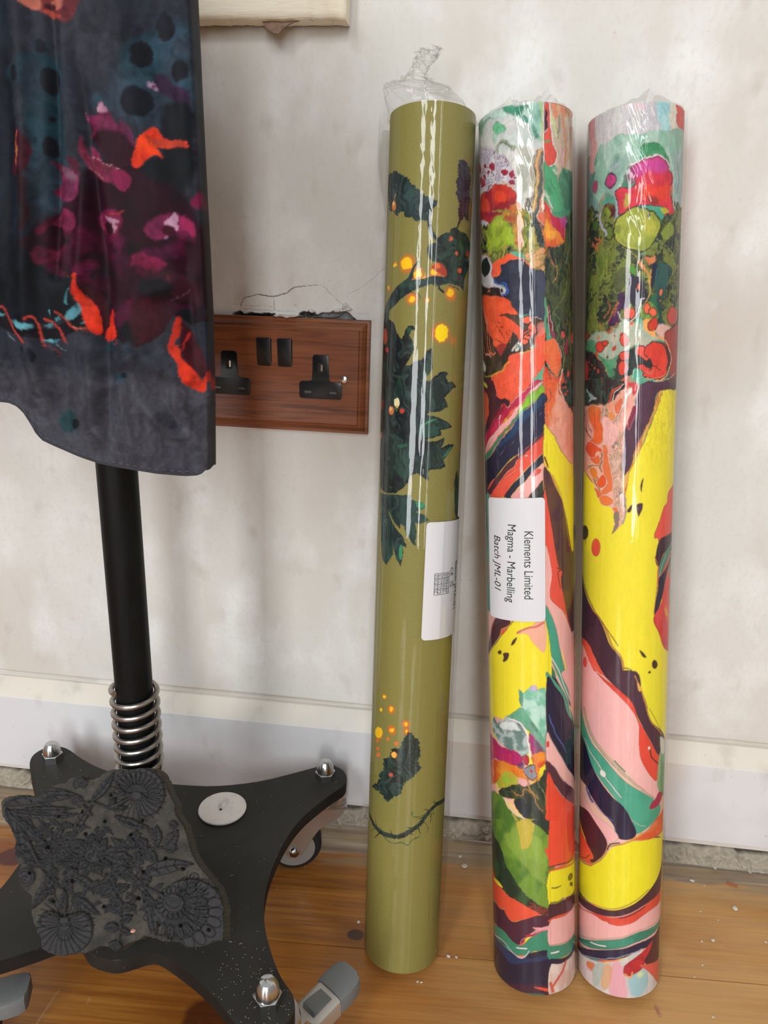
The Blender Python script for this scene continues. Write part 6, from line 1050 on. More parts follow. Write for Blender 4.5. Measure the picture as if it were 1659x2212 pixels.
OPM = [
(p,'d4d2cf',[-554,7005,117,6839,108,6013,-576,6126],1,0,('c3cbc6',14,10,0),0,100,0,0),
(p,'9cc6b6',[-546,6875,-375,6843,-294,6842,-199,6832,-103,6833,-23,6822,117,6826,116,6751,92,6729,87,6679,82,6620,106,6574,62,6578,18,6609,5,6657,-25,6693,-51,6717,-90,6747,-141,6767,-195,6773,-263,6780,-341,6776,-417,6710,-537,6807],10,14,('c4dbd0',8,12,0),0,100,1,0),
(p,'4c9a7c',[-189,6833,-94,6827,-23,6814,20,6810,-41,6783,-55,6754,-113,6768,-150,6787,-169,6801],14,16,('2f7f62',6,8,0),0,100,1,0),
(p,'6faa96',[-104,6769,-41,6752,2,6711,41,6654,81,6595,44,6595,14,6639,-25,6697,-68,6737],14,14,('3f8672',6,6,0),0,100,1,0),
(p,'5f9a86',[3,6808,83,6796,91,6733,63,6687,32,6714,11,6765],14,14,('a8cfc0',5,8,0),0,80,1,0),
(p,'6fa090',[-489,6794,-340,6800,-257,6784,-200,6774,-302,6782,-390,6757,-416,6723],8,10,0,0,75,1,0),
(p,'7cc59a',[-267,6736,-212,6738,-169,6686,-172,6659,-214,6657,-253,6673,-274,6716],16,20,('5aa87c',3,3,0),0,100,1,0),
(p,'9bc8b0',[-278,6683,-225,6663,-237,6610,-273,6630],14,16,0,0,70,1,0),
(p,'573842',[-561,6916,-419,6898,-300,6871,-210,6849,-183,6826,-221,6840,-301,6844,-475,6894],4,4,0,0,100,1,0),
(p,'c65049',[-561,6916,-308,6844,-375,6846,-457,6840,-547,6830,-564,6813],5,5,0,0,100,1,0),
(l,'8ba080',[-230,6531,-231,6574,-199,6596,-163,6594,-125,6566,-89,6531],23,10,16,85,0,0),
(l,'5f6b58',[-194,6594,-154,6584,-116,6551],7,6,10,80,0,0),
(m,['dedade','d2ccd6','8a4a72','dedade','b0a2bc'],[-477,6660,-347,6615,-250,6567,-227,6530,-175,6508,-137,6435,-100,6377,-90,6341,-102,6304,-149,6304,-204,6355,-232,6327,-282,6313,-358,6326,-539,6388,-520,6562],3,3,0,5,14,16,5,100),
(l,'b5a8b0',[-118,6419,-113,6452,-94,6500,-75,6535],15,10,12,70,0,0),
(p,'9c2a46',[-253,6455,-258,6443,-270,6438,-288,6439,-307,6448,-321,6462,-326,6476,-320,6487,-305,6492,-287,6490,-269,6481,-257,6468],5,14,('b84058',4,4,0),('e4dce2',5),100,1,0),
(p,'9c2a46',[-344,6482,-347,6473,-355,6469,-367,6470,-378,6476,-387,6486,-390,6496,-386,6504,-377,6508,-365,6507,-354,6501,-347,6492],5,14,('b84058',4,4,0),('e4dce2',5),100,1,0),
(p,'9c2a46',[-146,6390,-150,6381,-159,6375,-172,6376,-185,6381,-195,6391,-199,6402,-195,6411,-185,6415,-171,6415,-159,6410,-149,6401],5,14,('b84058',4,4,0),('e4dce2',5),100,1,0),
(p,'9c2a46',[-104,6370,-106,6361,-113,6354,-122,6353,-131,6358,-137,6366,-139,6377,-137,6386,-130,6392,-121,6393,-112,6389,-106,6380],5,14,('b84058',4,4,0),('e4dce2',5),100,1,0),
(p,'9c2a46',[-363,6403,-366,6393,-373,6387,-383,6387,-394,6394,-402,6404,-405,6416,-401,6426,-392,6432,-381,6431,-371,6425,-365,6415],5,14,('b84058',4,4,0),('e4dce2',5),100,1,0),
(p,'9c2a46',[-370,6365,-375,6353,-390,6348,-411,6351,-437,6362,-461,6379,-471,6396,-458,6406,-434,6408,-408,6404,-388,6394,-374,6380],5,14,('b84058',4,4,0),('e4dce2',5),100,1,0),
(p,'9c2a46',[-101,6317,-105,6309,-113,6304,-125,6304,-137,6308,-145,6316,-148,6326,-145,6334,-136,6338,-124,6338,-113,6334,-104,6326],5,14,('b84058',4,4,0),('e4dce2',5),100,1,0),
(p,'9c2a46',[-438,6489,-443,6475,-454,6468,-473,6469,-497,6481,-536,6505,-536,6521,-522,6533,-488,6533,-466,6530,-450,6521,-440,6506],5,14,('b84058',4,4,0),('e4dce2',5),100,1,0),
(p,'9c2a46',[-92,6350,-93,6346,-96,6343,-101,6343,-106,6345,-109,6349,-110,6353,-109,6357,-105,6360,-101,6360,-96,6358,-93,6355],5,14,('b84058',4,4,0),('e4dce2',5),100,1,0),
(p,'9c2a46',[-318,6434,-319,6428,-323,6424,-329,6424,-334,6427,-338,6433,-340,6441,-338,6447,-334,6450,-328,6450,-323,6447,-319,6441],5,14,('b84058',4,4,0),('e4dce2',5),100,1,0),
(p,'9c2a46',[-431,6402,-435,6390,-444,6382,-458,6383,-474,6391,-487,6406,-492,6421,-484,6432,-468,6437,-453,6436,-441,6428,-433,6416],5,14,('b84058',4,4,0),('e4dce2',5),100,1,0),
(p,'c6362d',[-542,6282,-401,6316,-295,6313,-262,6330,-220,6337,-159,6302,-102,6253,-89,6208,-99,6174,-77,6093,-106,6027,-288,6062,-294,6095,-367,6104,-440,6146,-544,6199],8,16,('8e2433',10,10,0),0,100,1,0),
(p,'e2492e',[-257,6276,-205,6277,-160,6237,-171,6187,-212,6204,-252,6235],14,14,0,0,100,1,0),
(p,'d64a34',[-470,6264,-343,6246,-322,6164,-410,6151,-522,6218],12,14,0,0,80,1,0),
(l,'8a2a3a',[-169,6256,-160,6220,-171,6169],4,5,10,70,0,0),
(l,'d89a70',[-199,6345,-139,6298,-102,6279],7,6,8,100,0,0),
(m,['b59a40','c8542e','a8a040','c87838'],[-182,6128,-142,6147,-104,6166,-76,6162,-59,6108,-78,6024,-163,6037,-173,6082],6,6,0,3,16,20,6,100),
(p,'e2e0da',[-84,6533,-27,6542,17,6529,43,6511,25,6427,28,6299,13,6171,-31,6175,-75,6266,-91,6376,-118,6419],14,16,('a8aa9c',10,30,0),0,100,1,0),
(m,['8a9080','5a6860','b0a890','4a5854','9a8a78'],[16,6428,89,6519,113,6498,111,6276,81,6212,71,6143,61,6069,38,6014,-42,6020,-31,6175,13,6214],5,30,0,4,10,16,7,100),
(l,'d9a46e',[105,6519,75,6485,56,6426,60,6362,48,6277,33,6170,25,6084,32,6066],18,6,14,100,0,0),
(l,'e8d080',[52,6306,35,6191,25,6105],7,4,8,100,0,0),
(l,'4a5854',[98,6485,88,6383,82,6276,58,6169],17,10,14,80,0,0),
(l,'b4d474',[83,6850,92,6763,86,6679,99,6620,94,6595,112,6553,105,6523],9,4,8,100,0,0),
(l,'e89050',[105,6679,113,6654],12,2,0,100,0,0),
(p,'e8825a',[111,6280,95,6229,75,6177,75,6104,98,6073,79,6013,108,6013],4,8,0,0,100,1,0),
(p,'eadcca',[111,6268,90,6203,83,6134,96,6095,109,6082],4,6,0,0,100,1,0),
(p,'cbb49f',[117,6847,539,6931,536,6061,109,6013],1,0,('d6c8b8',8,40,0),0,100,0,0),
(p,'e58f6c',[187,6845,498,6916,445,6791,311,6768,279,6786,238,6752,208,6722,181,6769],14,16,('d6b08c',3,20,0),0,100,1,0),
(l,'e08a64',[280,6845,272,6763,309,6643,317,6538,299,6404],25,14,16,85,0,0),
(l,'d2a88a',[360,6764,398,6645,368,6507],30,16,16,100,0,0),
(l,'7f8a70',[311,6810,385,6763,407,6648],17,12,14,80,0,0),
(l,'7a8a72',[232,6743,244,6677,219,6605],20,14,16,70,0,0),
(l,'d6d8a0',[160,6767,185,6694,213,6613],25,8,10,100,0,0),
(l,'d495a8',[277,6538,262,6462,276,6409],17,14,8,80,0,0),
(p,'df584b',[117,6847,143,6849,149,6774,159,6704,166,6624,179,6562,206,6518,210,6476,194,6436,161,6419,113,6438],2,0,0,('eadfd8',12),100,1,0),
(p,'2a2946',[117,6784,134,6760,139,6668,115,6645],2,0,0,0,100,0,0),
(p,'e0c8c0',[115,6642,141,6664,143,6656,115,6627],3,0,0,0,100,0,0),
(p,'55a06c',[115,6576,160,6582,158,6569,114,6562],2,0,0,0,100,0,0),
(p,'56a879',[113,6428,151,6406,205,6411,225,6306,261,6397,367,6406,537,6425,536,6061,362,6038,273,6117,208,6079,174,6106,143,6152,110,6173],10,14,('2e7a58',8,16,30),0,100,1,0),
(p,'3b6357',[261,6389,344,6392,537,6412,536,6061,340,6061,288,6185,240,6265],24,20,('5a8a70',5,20,20),0,80,1,0),
(l,'d0dcca',[111,6229,144,6196,174,6137],22,16,16,80,0,0),
(l,'c8d8c8',[188,6388,204,6364],25,20,10,80,0,0),
(l,'2f6a50',[145,6325,198,6234],6,8,8,60,0,0),
(p,'d64648',[110,6173,133,6148,164,6106,185,6059,173,6015,109,6013],6,8,0,0,100,1,0),
(p,'b24a92',[245,6091,280,6110,312,6092,311,6030,225,6019],6,8,0,0,100,1,0),
(p,'e88a34',[110,6104,143,6083,152,6014,109,6013],12,10,0,0,100,1,0),
(m,['a3a84a','7d8838','b0a048','5a6a38','98a244'],[-547,6153,107,6059,103,5668,8,5728,-56,5814,-166,5834,-237,5793,-305,5794,-345,5838,-553,5894],4,6,-20,3,4,20,8,100),
(m,['c8642e','a03a30','c89a3c','b05a34'],[-187,6122,-52,6101,-55,5862,-102,5879,-113,5984,-143,6045,-181,6087],5,8,0,3,20,20,9,100),
(p,'b82e34',[-545,6210,-208,6126,-230,6108,-287,6098,-327,6067,-385,6111,-540,6153],8,12,('8a2440',6,6,0),0,100,1,0),
(p,'d0ccd4',[-496,6139,-371,6110,-332,6068,-402,6073,-438,6094],8,10,0,0,100,1,0),
(l,'26332e',[-537,6107,-442,6036,-494,6000],22,10,16,100,0,0),
(l,'26332e',[-435,5986,-379,5943],22,10,16,100,0,0),
(l,'26332e',[-410,6075,-362,6040],22,10,16,100,0,0),
(l,'26332e',[-478,5954,-381,5890],22,10,16,100,0,0),
(l,'d8d4d0',[-540,6144,-422,6019,-519,5993,-513,5919],8,4,10,100,0,0),
(m,['4a5852','39443f','8a8a78','566058','2f3a38'],[18,6095,71,6093,106,5980,105,5826,74,5854,40,5958,11,6039],4,30,-12,4,8,16,10,100),
(p,'e4785a',[77,6093,108,6093,107,6014,70,6042,59,6065],4,6,0,('efe0d0',5),100,1,0),
(l,'e07a58',[70,6019,94,5968,105,5923],9,4,6,100,0,0),
(m,['d98e5a','b0a860','e2a474','8a8a48','d07a50'],[-44,5821,15,5845,105,5826,103,5668,37,5712,-10,5755],14,3,20,3,8,24,11,100),
(p,'a2b836',[-404,6041,-328,6037,-288,6086,-242,6111,-188,6077,-143,6028,-119,5979,-107,5920,-121,5867,-172,5889,-236,5857,-303,5882,-379,5931,-346,5971,-405,6021],6,18,('7f942e',4,6,0),0,100,1,0),
(g,'c0c850',[-231,6062],65,65,60),
(p,'26312c',[-165,5877,-143,5882,-140,5867,-159,5847,-166,5859],4,6,0,0,100,1,0),
(p,'2a2b3e',[-223,5770,-167,5784,-92,5788,-33,5780,2,5731,37,5707,103,5670,100,5339,57,5363,9,5377,-26,5394,-85,5398,-121,5458,-185,5536,-220,5552,-171,5587,-197,5620,-265,5648,-290,5682,-232,5701,-216,5734],3,4,('363a4c',12,8,0),0,100,1,0),
(p,'4b5162',[25,5696,103,5659,100,5345,33,5376,47,5579],30,10,0,0,60,1,0),
(p,'ef613a',[-301,5796,-215,5810,-186,5828,-159,5837,-103,5810,-53,5791,-104,5787,-167,5783,-216,5768,-215,5745,-230,5700,-289,5708,-261,5741,-292,5756],3,8,0,0,100,1,0),
(l,'ea7048',[-62,5791,-21,5762,8,5725],10,3,8,100,0,0),
(p,'cfccd0',[-542,5903,-382,5863,-319,5823,-298,5772,-310,5727,-290,5682,-249,5639,-204,5615,-177,5592,-191,5566,-220,5549,-234,5596,-301,5624,-393,5640,-543,5702,-552,5783],4,6,('b8b4ba',6,6,0),0,100,1,0),
(l,'3a5cb4',[-281,5680,-253,5640,-187,5625,-167,5580,-188,5565,-216,5555],12,10,10,100,0,0),
(l,'d89a60',[-538,5902,-356,5858,-310,5816],5,4,0,80,0,0),
(p,'1d2926',[-328,5769,-336,5737,-358,5717,-392,5714,-435,5731,-485,5766,-521,5807,-476,5832,-427,5847,-386,5847,-354,5832,-334,5803],3,5,0,0,100,1,0),
(p,'25222a',[-199,5586,-200,5579,-204,5574,-209,5573,-214,5576,-217,5581,-219,5588,-217,5595,-213,5600,-208,5601,-203,5599,-200,5593],3,0,0,0,100,1,0),
(p,'292326',[-547,5696,-393,5638,-249,5614,-220,5573,-235,5548,-333,5572,-546,5590],4,5,0,0,100,1,0),
(p,'d86848',[-323,5601,-326,5597,-333,5595,-343,5596,-353,5598,-361,5603,-364,5608,-361,5611,-353,5613,-342,5612,-332,5610,-326,5605],4,8,0,0,100,1,0),
(p,'3a3029',[-560,5597,-122,5416,-73,5383,9,5383,100,5333,98,5097,-127,5067,-232,5008,-411,4964,-574,5030],3,6,('5a4636',6,10,0),0,100,1,0),
(p,'f0613b',[-488,5582,-355,5574,-243,5549,-195,5540,-155,5502,-120,5446,-82,5402,-128,5410,-180,5421,-234,5416,-174,5397,-123,5364,-74,5306,-48,5281,-38,5245,-58,5198,-76,5212,-99,5261,-124,5284,-150,5251,-164,5219,-197,5191,-294,5200,-312,5258,-366,5313,-405,5392,-470,5475],2,4,('d9502f',10,12,0),('5a3228',7),100,1,0),
(l,'6a3024',[-285,5388,-248,5341,-226,5297,-204,5265,-177,5244],5,2,16,100,0,0),
(l,'6a3024',[-247,5377,-217,5362],5,2,16,100,0,0),
(l,'6a3024',[-225,5339,-196,5329],5,2,16,100,0,0),
(l,'6a3024',[-183,5292,-156,5260],5,2,16,100,0,0),
(l,'6a3024',[-205,5247,-184,5227],5,2,16,100,0,0),
(l,'6a3024',[-241,5311,-218,5284,-212,5259],5,2,16,100,0,0),
(l,'6a3024',[-275,5254,-250,5227,-213,5212],5,2,16,100,0,0),
(l,'6a3024',[-162,5302,-149,5289],5,2,16,100,0,0),
(l,'e0694a',[-547,5472,-479,5339,-484,5240,-419,5146],10,4,10,100,0,0),
(l,'b84a3a',[-477,5445,-417,5332,-419,5233,-379,5142],10,4,10,100,0,0),
(l,'d87860',[-418,5418,-378,5327,-380,5229,-348,5139],10,4,10,100,0,0),
(l,'c25a40',[-379,5394,-347,5323,-348,5225,-320,5137],10,4,10,100,0,0),
(l,'e8e0e0',[-476,5519,-403,5434,-370,5363],4,2,0,100,0,0),
(p,'a23a38',[-268,5199,-177,5202,-199,5162,-229,5129,-244,5142],6,8,0,0,100,1,0),
(l,'e0a0a0',[-419,5152,-348,5139,-331,5126],10,4,8,100,0,0),
(l,'dd6a4a',[-347,5152,-296,5141,-286,5158],13,4,6,100,0,0),
(l,'c85a44',[-151,5206,-140,5265,-118,5289,-93,5266,-76,5218,-58,5187],5,3,0,100,0,0),
(l,'d8d0c8',[-132,5151,-113,5185,-88,5195,-101,5148],22,8,12,100,0,0),
(l,'5a9a80',[-107,5196,-88,5171],16,8,8,80,0,0),
(l,'8a7a6a',[-232,5020,-180,5070,-127,5114,-53,5139],5,3,8,100,0,0),
(p,'ee6a4a',[7,5357,2,5345,-10,5336,-27,5334,-43,5339,-55,5348,-59,5361,-55,5373,-42,5381,-26,5383,-9,5379,2,5369],3,5,0,('2c2024',6),100,1,0),
(p,'ee6a4a',[36,5297,32,5278,22,5264,8,5259,-6,5265,-15,5280,-19,5300,-15,5319,-5,5332,9,5337,22,5331,32,5316],3,5,0,('2c2024',6),100,1,0),
(p,'ee6a4a',[20,5265,17,5257,11,5250,2,5248,-7,5251,-13,5258,-16,5267,-13,5276,-7,5282,2,5284,11,5281,18,5274],3,5,0,('2c2024',6),100,1,0),
(p,'ee6a4a',[-8,5237,-10,5227,-18,5220,-28,5218,-38,5222,-45,5229,-48,5240,-45,5249,-38,5256,-27,5258,-17,5255,-10,5247],3,5,0,('2c2024',6),100,1,0),
(p,'ee6a4a',[-18,5208,-21,5200,-31,5194,-43,5192,-56,5195,-65,5202,-68,5211,-64,5220,-55,5226,-43,5227,-30,5224,-21,5217],3,5,0,('2c2024',6),100,1,0),
(p,'ee6a4a',[-19,5280,-20,5276,-23,5273,-27,5272,-31,5274,-34,5277,-35,5281,-34,5285,-31,5288,-27,5289,-23,5288,-20,5284],3,5,0,('2c2024',6),100,1,0),
(p,'ee6a4a',[-8,5289,-9,5286,-11,5284,-14,5283,-17,5284,-19,5287,-20,5290,-19,5293,-17,5295,-14,5295,-11,5294,-9,5292],3,5,0,('2c2024',6),100,1,0),
(p,'ee6a4a',[-33,5265,-34,5262,-36,5259,-39,5258,-43,5260,-45,5262,-46,5266,-45,5269,-42,5272,-39,5273,-36,5271,-34,5269],3,5,0,('2c2024',6),100,1,0),
(p,'ee6a4a',[-13,5261,-14,5258,-16,5256,-19,5255,-22,5256,-24,5259,-24,5262,-24,5265,-21,5267,-19,5267,-16,5266,-13,5264],3,5,0,('2c2024',6),100,1,0),
(l,'d0c0b8',[15,5377,45,5381,75,5363],4,3,0,100,0,0),
(l,'5a8a7a',[-73,5403,-14,5399,31,5411],5,3,0,100,0,0),
(p,'ee5e40',[44,5264,100,5298,97,5050,59,4988,4,4934,-50,4888,-81,4848,-115,4812,-291,4820,-315,4890,-340,4954,-310,4995,-232,5014,-180,5064,-159,5111,-114,5124,-53,5138,10,5148,22,5194],3,4,('e8684c',10,10,0),0,100,1,0),
(p,'d9847a',[50,5323,100,5345,99,5274,44,5247],20,10,0,0,70,1,0),
(l,'e2a436',[-431,4959,-300,4994,-232,5005,-187,5047,-156,5075],12,5,8,100,0,0),
(l,'f0b040',[1,5172,7,5148,-29,5138,-77,5132],8,4,0,100,0,0),
(p,'5aa484',[34,5173,32,5169,27,5166,19,5166,11,5167,5,5170,3,5175,6,5179,11,5181,19,5182,27,5181,32,5177],4,6,0,0,100,1,0),
(p,'d8d8d0',[-561,5106,-470,5106,-425,5053,-449,5023,-551,5061],6,6,0,0,100,1,0),
(l,'8aa040',[-551,5061,-429,4990,-366,4980],13,6,8,100,0,0),
(p,'4a2630',[-577,4901,-539,4971,-354,4979,-337,4953,-313,4890,-288,4820,-579,4829],6,6,0,0,100,1,0),
(p,'c8d040',[-573,4914,-546,4984,-487,4962,-434,4909,-547,4926],6,6,0,0,100,1,0),
(p,'ea8a38',[109,6093,140,6094,166,6027,209,5984,297,5919,240,5884,164,5844,124,5814,106,5820],10,12,('d85a34',6,14,0),0,100,1,0),
(p,'f0a840',[120,6059,159,5992,201,5966,193,5909,138,5923,113,5980],16,12,0,0,80,1,0),
(p,'c22e4a',[160,6095,210,6081,310,6111,321,6055,288,5993,287,5918,241,5953,209,5984,173,6022],8,12,('b4469a',8,14,0),0,100,1,0),
(g,'c0509a',[279,6072],45,45,80),
(p,'4f9a78',[181,6107,425,6145,424,6122,299,6086,218,6065],10,10,0,0,100,1,0),
(m,['2c352c','3c4636','6a6038','2a3230','525a3a'],[106,5820,164,5844,240,5884,297,5919,321,6044,524,6110,520,4993,288,4988,259,5048,234,5168,202,5227,173,5309,133,5462,103,5508],6,24,0,4,10,22,12,100),
(l,'6a8a70',[363,6120,377,5949,318,5764],22,16,16,60,0,0),
(l,'c07a50',[137,5820,170,5752,207,5719,214,5662,176,5619],8,8,20,80,0,0),
(l,'a8a858',[192,5776,222,5697,176,5625],8,8,20,80,0,0),
(l,'8a9048',[317,5647,294,5556,245,5476],8,8,20,80,0,0),
(l,'5a8a58',[220,5463,189,5415,236,5370,210,5286,252,5216],8,8,20,80,0,0),
(l,'6a7040',[359,5793,329,5672,293,5527],8,8,20,80,0,0),
(p,'5aa478',[103,5508,121,5491,126,5403,112,5298,101,5274],5,6,0,0,100,1,0),
(l,'e6dccc',[123,5450,136,5344,141,5238],5,3,0,100,0,0),
(l,'e6dcd0',[137,5450,159,5345,191,5227,234,5156,251,5096],5,3,0,100,0,0),
(l,'8a2840',[133,5444,152,5333,183,5233],14,5,0,100,0,0),
(l,'b82a4a',[156,5297,176,5238],10,4,0,100,0,0),
(p,'f0623c',[100,5192,145,5221,183,5221,217,5180,242,5108,250,5042,232,5000,207,4946,170,4988,129,5037,99,5085],3,5,('e87848',8,10,0),0,100,1,0),
(l,'8a8a50',[251,5168,279,5079,268,5000],9,8,10,100,0,0),
(p,'33261f',[99,5073,129,5025,170,4988,203,4943,156,4995,129,5001,98,5020],3,0,0,0,100,1,0),
(p,'e85a3a',[98,5014,149,4995,199,4940,249,4976,273,4988,277,4928,248,4867,230,4799,96,4803],5,8,('d04a38',6,10,0),0,100,1,0),
(l,'6a6a40',[142,4989,148,4893,154,4801],9,6,16,100,0,0),
(l,'f2c0a8',[268,5012,231,4916,248,4837,276,4799],12,5,8,100,0,0),
(p,'d8504a',[366,4978,362,4967,353,4959,341,4956,330,4959,323,4966,321,4977,323,4987,331,4995,342,4998,353,4995,362,4988],4,8,0,0,100,1,0),
(p,'d8504a',[316,4916,314,4908,307,4903,298,4901,289,4903,283,4908,281,4916,283,4923,290,4928,298,4930,307,4928,314,4923],4,8,0,0,100,1,0),
(p,'d8504a',[331,4873,328,4866,319,4860,309,4858,299,4860,291,4866,289,4873,292,4880,299,4886,309,4888,320,4886,328,4880],4,8,0,0,100,1,0),
(p,'d8504a',[304,4836,301,4830,295,4826,286,4824,278,4826,272,4830,270,4837,273,4843,278,4847,287,4849,295,4847,301,4842],4,8,0,0,100,1,0),
(p,'d8504a',[290,5259,286,5246,277,5236,266,5232,255,5235,247,5244,244,5257,247,5271,255,5281,266,5284,278,5281,286,5272],4,8,0,0,100,1,0),
(p,'a02848',[334,5171,331,5141,322,5118,311,5110,301,5118,294,5139,292,5169,295,5200,302,5222,312,5230,323,5223,331,5201],4,8,0,0,100,1,0),
(p,'d8504a',[496,5243,494,5225,476,5210,435,5202,414,5205,401,5217,397,5235,402,5254,415,5268,437,5275,485,5275,494,5262],4,8,0,0,100,1,0),
(p,'e9693f',[94,4916,224,4913,229,4833,199,4785,176,4723,150,4653,124,4600,91,4611],12,14,('e2864c',8,12,0),0,100,1,0),
(p,'eea58e',[205,4856,229,4820,268,4810,333,4756,511,4708,509,4249,379,4305,302,4356,251,4405,196,4485,164,4545,124,4591,150,4653,182,4754],30,14,('ea9470',12,16,0),0,100,1,0),
(g,'e8885a',[150,4653],76,76,70),
(m,['3a4a40','2c3834','5a7060'],[269,4913,532,4915,531,4703,354,4724,298,4788,269,4833,255,4864],4,8,0,3,6,10,13,100),
(p,'d8553f',[320,4882,317,4876,309,4872,299,4871,290,4872,283,4876,281,4882,283,4887,290,4891,299,4892,309,4891,317,4887],4,6,0,0,100,1,0),
(p,'d8553f',[337,4851,335,4847,328,4844,320,4843,312,4844,307,4847,305,4851,307,4855,312,4858,320,4859,329,4858,335,4855],4,6,0,0,100,1,0),
(p,'d8553f',[310,4828,307,4823,300,4819,291,4817,281,4819,275,4823,273,4828,275,4834,282,4837,291,4839,300,4837,308,4833],4,6,0,0,100,1,0),
(p,'d8553f',[279,4873,278,4870,274,4867,269,4867,264,4868,260,4870,259,4873,260,4876,264,4878,269,4879,274,4878,278,4876],4,6,0,0,100,1,0),
(p,'3a3840',[94,4832,112,4823,124,4792,107,4770,93,4766],8,8,0,0,100,1,0),
(l,'5a5038',[127,4884,152,4853,146,4795,111,4757,109,4726,125,4663],5,6,14,100,0,0),
(l,'f0d0b0',[212,4900,223,4829,241,4811],8,6,8,100,0,0),
(p,'ee5e40',[-327,4951,13,4932,-76,4844,-122,4795,-151,4762,-173,4746,-155,4783,-192,4811,-244,4816,-281,4838,-288,4886],3,3,0,0,100,1,0),
(p,'582c38',[-446,4958,-320,4951,-288,4886,-276,4835,-244,4815,-195,4811,-156,4781,-181,4749,-212,4769,-234,4752,-285,4686,-321,4650,-398,4576,-565,4498,-455,4603,-393,4688,-377,4789,-397,4845,-556,4888],4,3,('48242e',14,20,0),0,100,1,0),
(p,'d65c3c',[-567,4884,-435,4866,-391,4836,-377,4752,-390,4688,-479,4603,-575,4527],4,3,0,0,100,1,0),
(p,'e0d840',[-565,4954,-431,4939,-397,4900,-502,4919,-566,4893],4,3,0,0,100,1,0),
(p,'cd2e58',[95,4929,27,4931,-31,4872,-76,4834,-122,4796,-156,4753,-178,4747,-206,4774,-234,4748,-285,4686,-365,4604,-577,4460,-580,4315,-549,4371,-471,4437,-350,4534,-268,4585,-237,4625,-171,4701,-104,4756,-58,4799,-9,4854,57,4913],3,3,('b82848',14,14,40),0,100,1,0),
(p,'7a2434',[-284,4727,-223,4761,-207,4729,-300,4631,-388,4557,-364,4632],40,6,0,0,70,1,0),
(l,'f0c8c0',[22,4905,-49,4864,-103,4823,-141,4775,-176,4743,-191,4760],2,2,0,100,0,0),
(p,'f0b0ac',[92,4916,-19,4828,-59,4794,-77,4751,-105,4703,-124,4663,-183,4602,-227,4566,-269,4530,-335,4460,-419,4415,-546,4372,-580,4324,-470,4442,-350,4534,-275,4580,-252,4607,-182,4656,-113,4734,-59,4790,-5,4854,51,4904],2,2,0,0,100,1,0),
(l,'f6dcd6',[-255,4608,-248,4648,-233,4687,-254,4667],4,2,0,100,0,0),
(p,'8cbe2e',[94,4892,94,4841,38,4795,-33,4743,-105,4689,-105,4698,-77,4742,-32,4815,35,4865],2,2,('7aa82c',12,8,30),('a86a3a',4),100,1,0),
(p,'3c886a',[-19,4748,-78,4679,-124,4636,-184,4575,-240,4511,-305,4447,-374,4379,-547,4319,-581,4295,-580,4324,-546,4360,-372,4426,-270,4521,-184,4593,-114,4676,-100,4694],3,3,0,0,100,1,0),
(p,'29263f',[94,4839,91,4557,35,4521,-36,4447,-82,4410,-109,4397,-178,4347,-233,4291,-320,4204,-439,4094,-586,4081,-581,4295,-550,4314,-375,4375,-291,4447,-228,4511,-164,4574,-96,4662,-24,4731,38,4786],3,2,('22203a',16,16,0),0,100,1,0),
(p,'26486c',[94,4837,38,4781,-24,4731,-105,4653,-174,4565,-271,4461,-306,4419,-207,4484,-116,4555,-52,4643,38,4728,93,4788],30,10,0,0,75,1,0),
(l,'7ac0c8',[-106,4649,-164,4579,-228,4516,-321,4423],2,4,0,70,0,0),
(l,'8a90a8',[-131,4497,-156,4470],2,2,0,70,0,0),
(l,'8a90a8',[-208,4434,-254,4392],2,2,0,70,0,0),
(l,'8a90a8',[-186,4466,-213,4447],2,2,0,70,0,0),
(l,'8a90a8',[71,4696,60,4683],2,2,0,70,0,0),
(p,'5a2e3b',[91,4559,35,4518,-36,4444,-109,4391,-188,4332,-245,4271,-320,4203,-431,4107,-348,4095,-265,4185,-190,4267,-129,4313,-110,4355,-46,4404,30,4482,91,4524],8,3,0,0,100,1,0),
(p,'e85a45',[91,4528,30,4483,-41,4409,-105,4361,-129,4311,-184,4269,-265,4183,-357,4088,-220,4080,-171,4154,-112,4219,-38,4296,25,4358,89,4411],2,2,('dd4e3a',16,8,40),0,100,1,0),
(l,'f09a80',[-111,4288,-169,4246,-212,4218],3,3,0,100,0,0),
(l,'f0a890',[-110,4351,-134,4306,-189,4269],2,2,0,100,0,0),
(p,'f4c0b0',[-30,4389,-32,4385,-35,4383,-39,4382,-44,4383,-47,4386,-48,4389,-47,4392,-44,4394,-39,4395,-35,4394,-32,4392],4,8,0,0,100,1,0),
(p,'de6048',[-318,4213,-345,4174,-409,4124,-429,4127,-363,4187],3,0,0,0,100,1,0),
(l,'f0d080',[89,4408,29,4357,-52,4278,-112,4210,-171,4150,-209,4088],2,2,0,100,0,0),
(p,'2a2b3d',[89,4402,25,4349,-57,4265,-112,4210,-182,4135,-214,4083,-152,4076,-113,4146,-57,4192,-12,4250,33,4294,89,4337],2,2,0,0,100,1,0),
(p,'4a2228',[-112,4217,-171,4150,-220,4083,-206,4083,-151,4159],4,0,0,0,100,1,0),
(p,'efb0ac',[89,4332,33,4289,-12,4246,-58,4187,-113,4141,-160,4076,-32,4077,27,4149,87,4206],2,2,('e89a9a',14,5,40),0,100,1,0),
(l,'f0e030',[79,4326,24,4281,-12,4246,-57,4192,-108,4144,-157,4083],3,2,0,100,0,0),
(p,'df5648',[63,4287,66,4275,58,4259,43,4245,25,4235,9,4232,-2,4238,-4,4250,3,4265,17,4280,35,4290,52,4292],3,6,0,0,100,1,0),
(p,'34352f',[87,4206,27,4144,-25,4077,86,4073],3,3,('5a5a50',14,4,40),0,100,1,0),
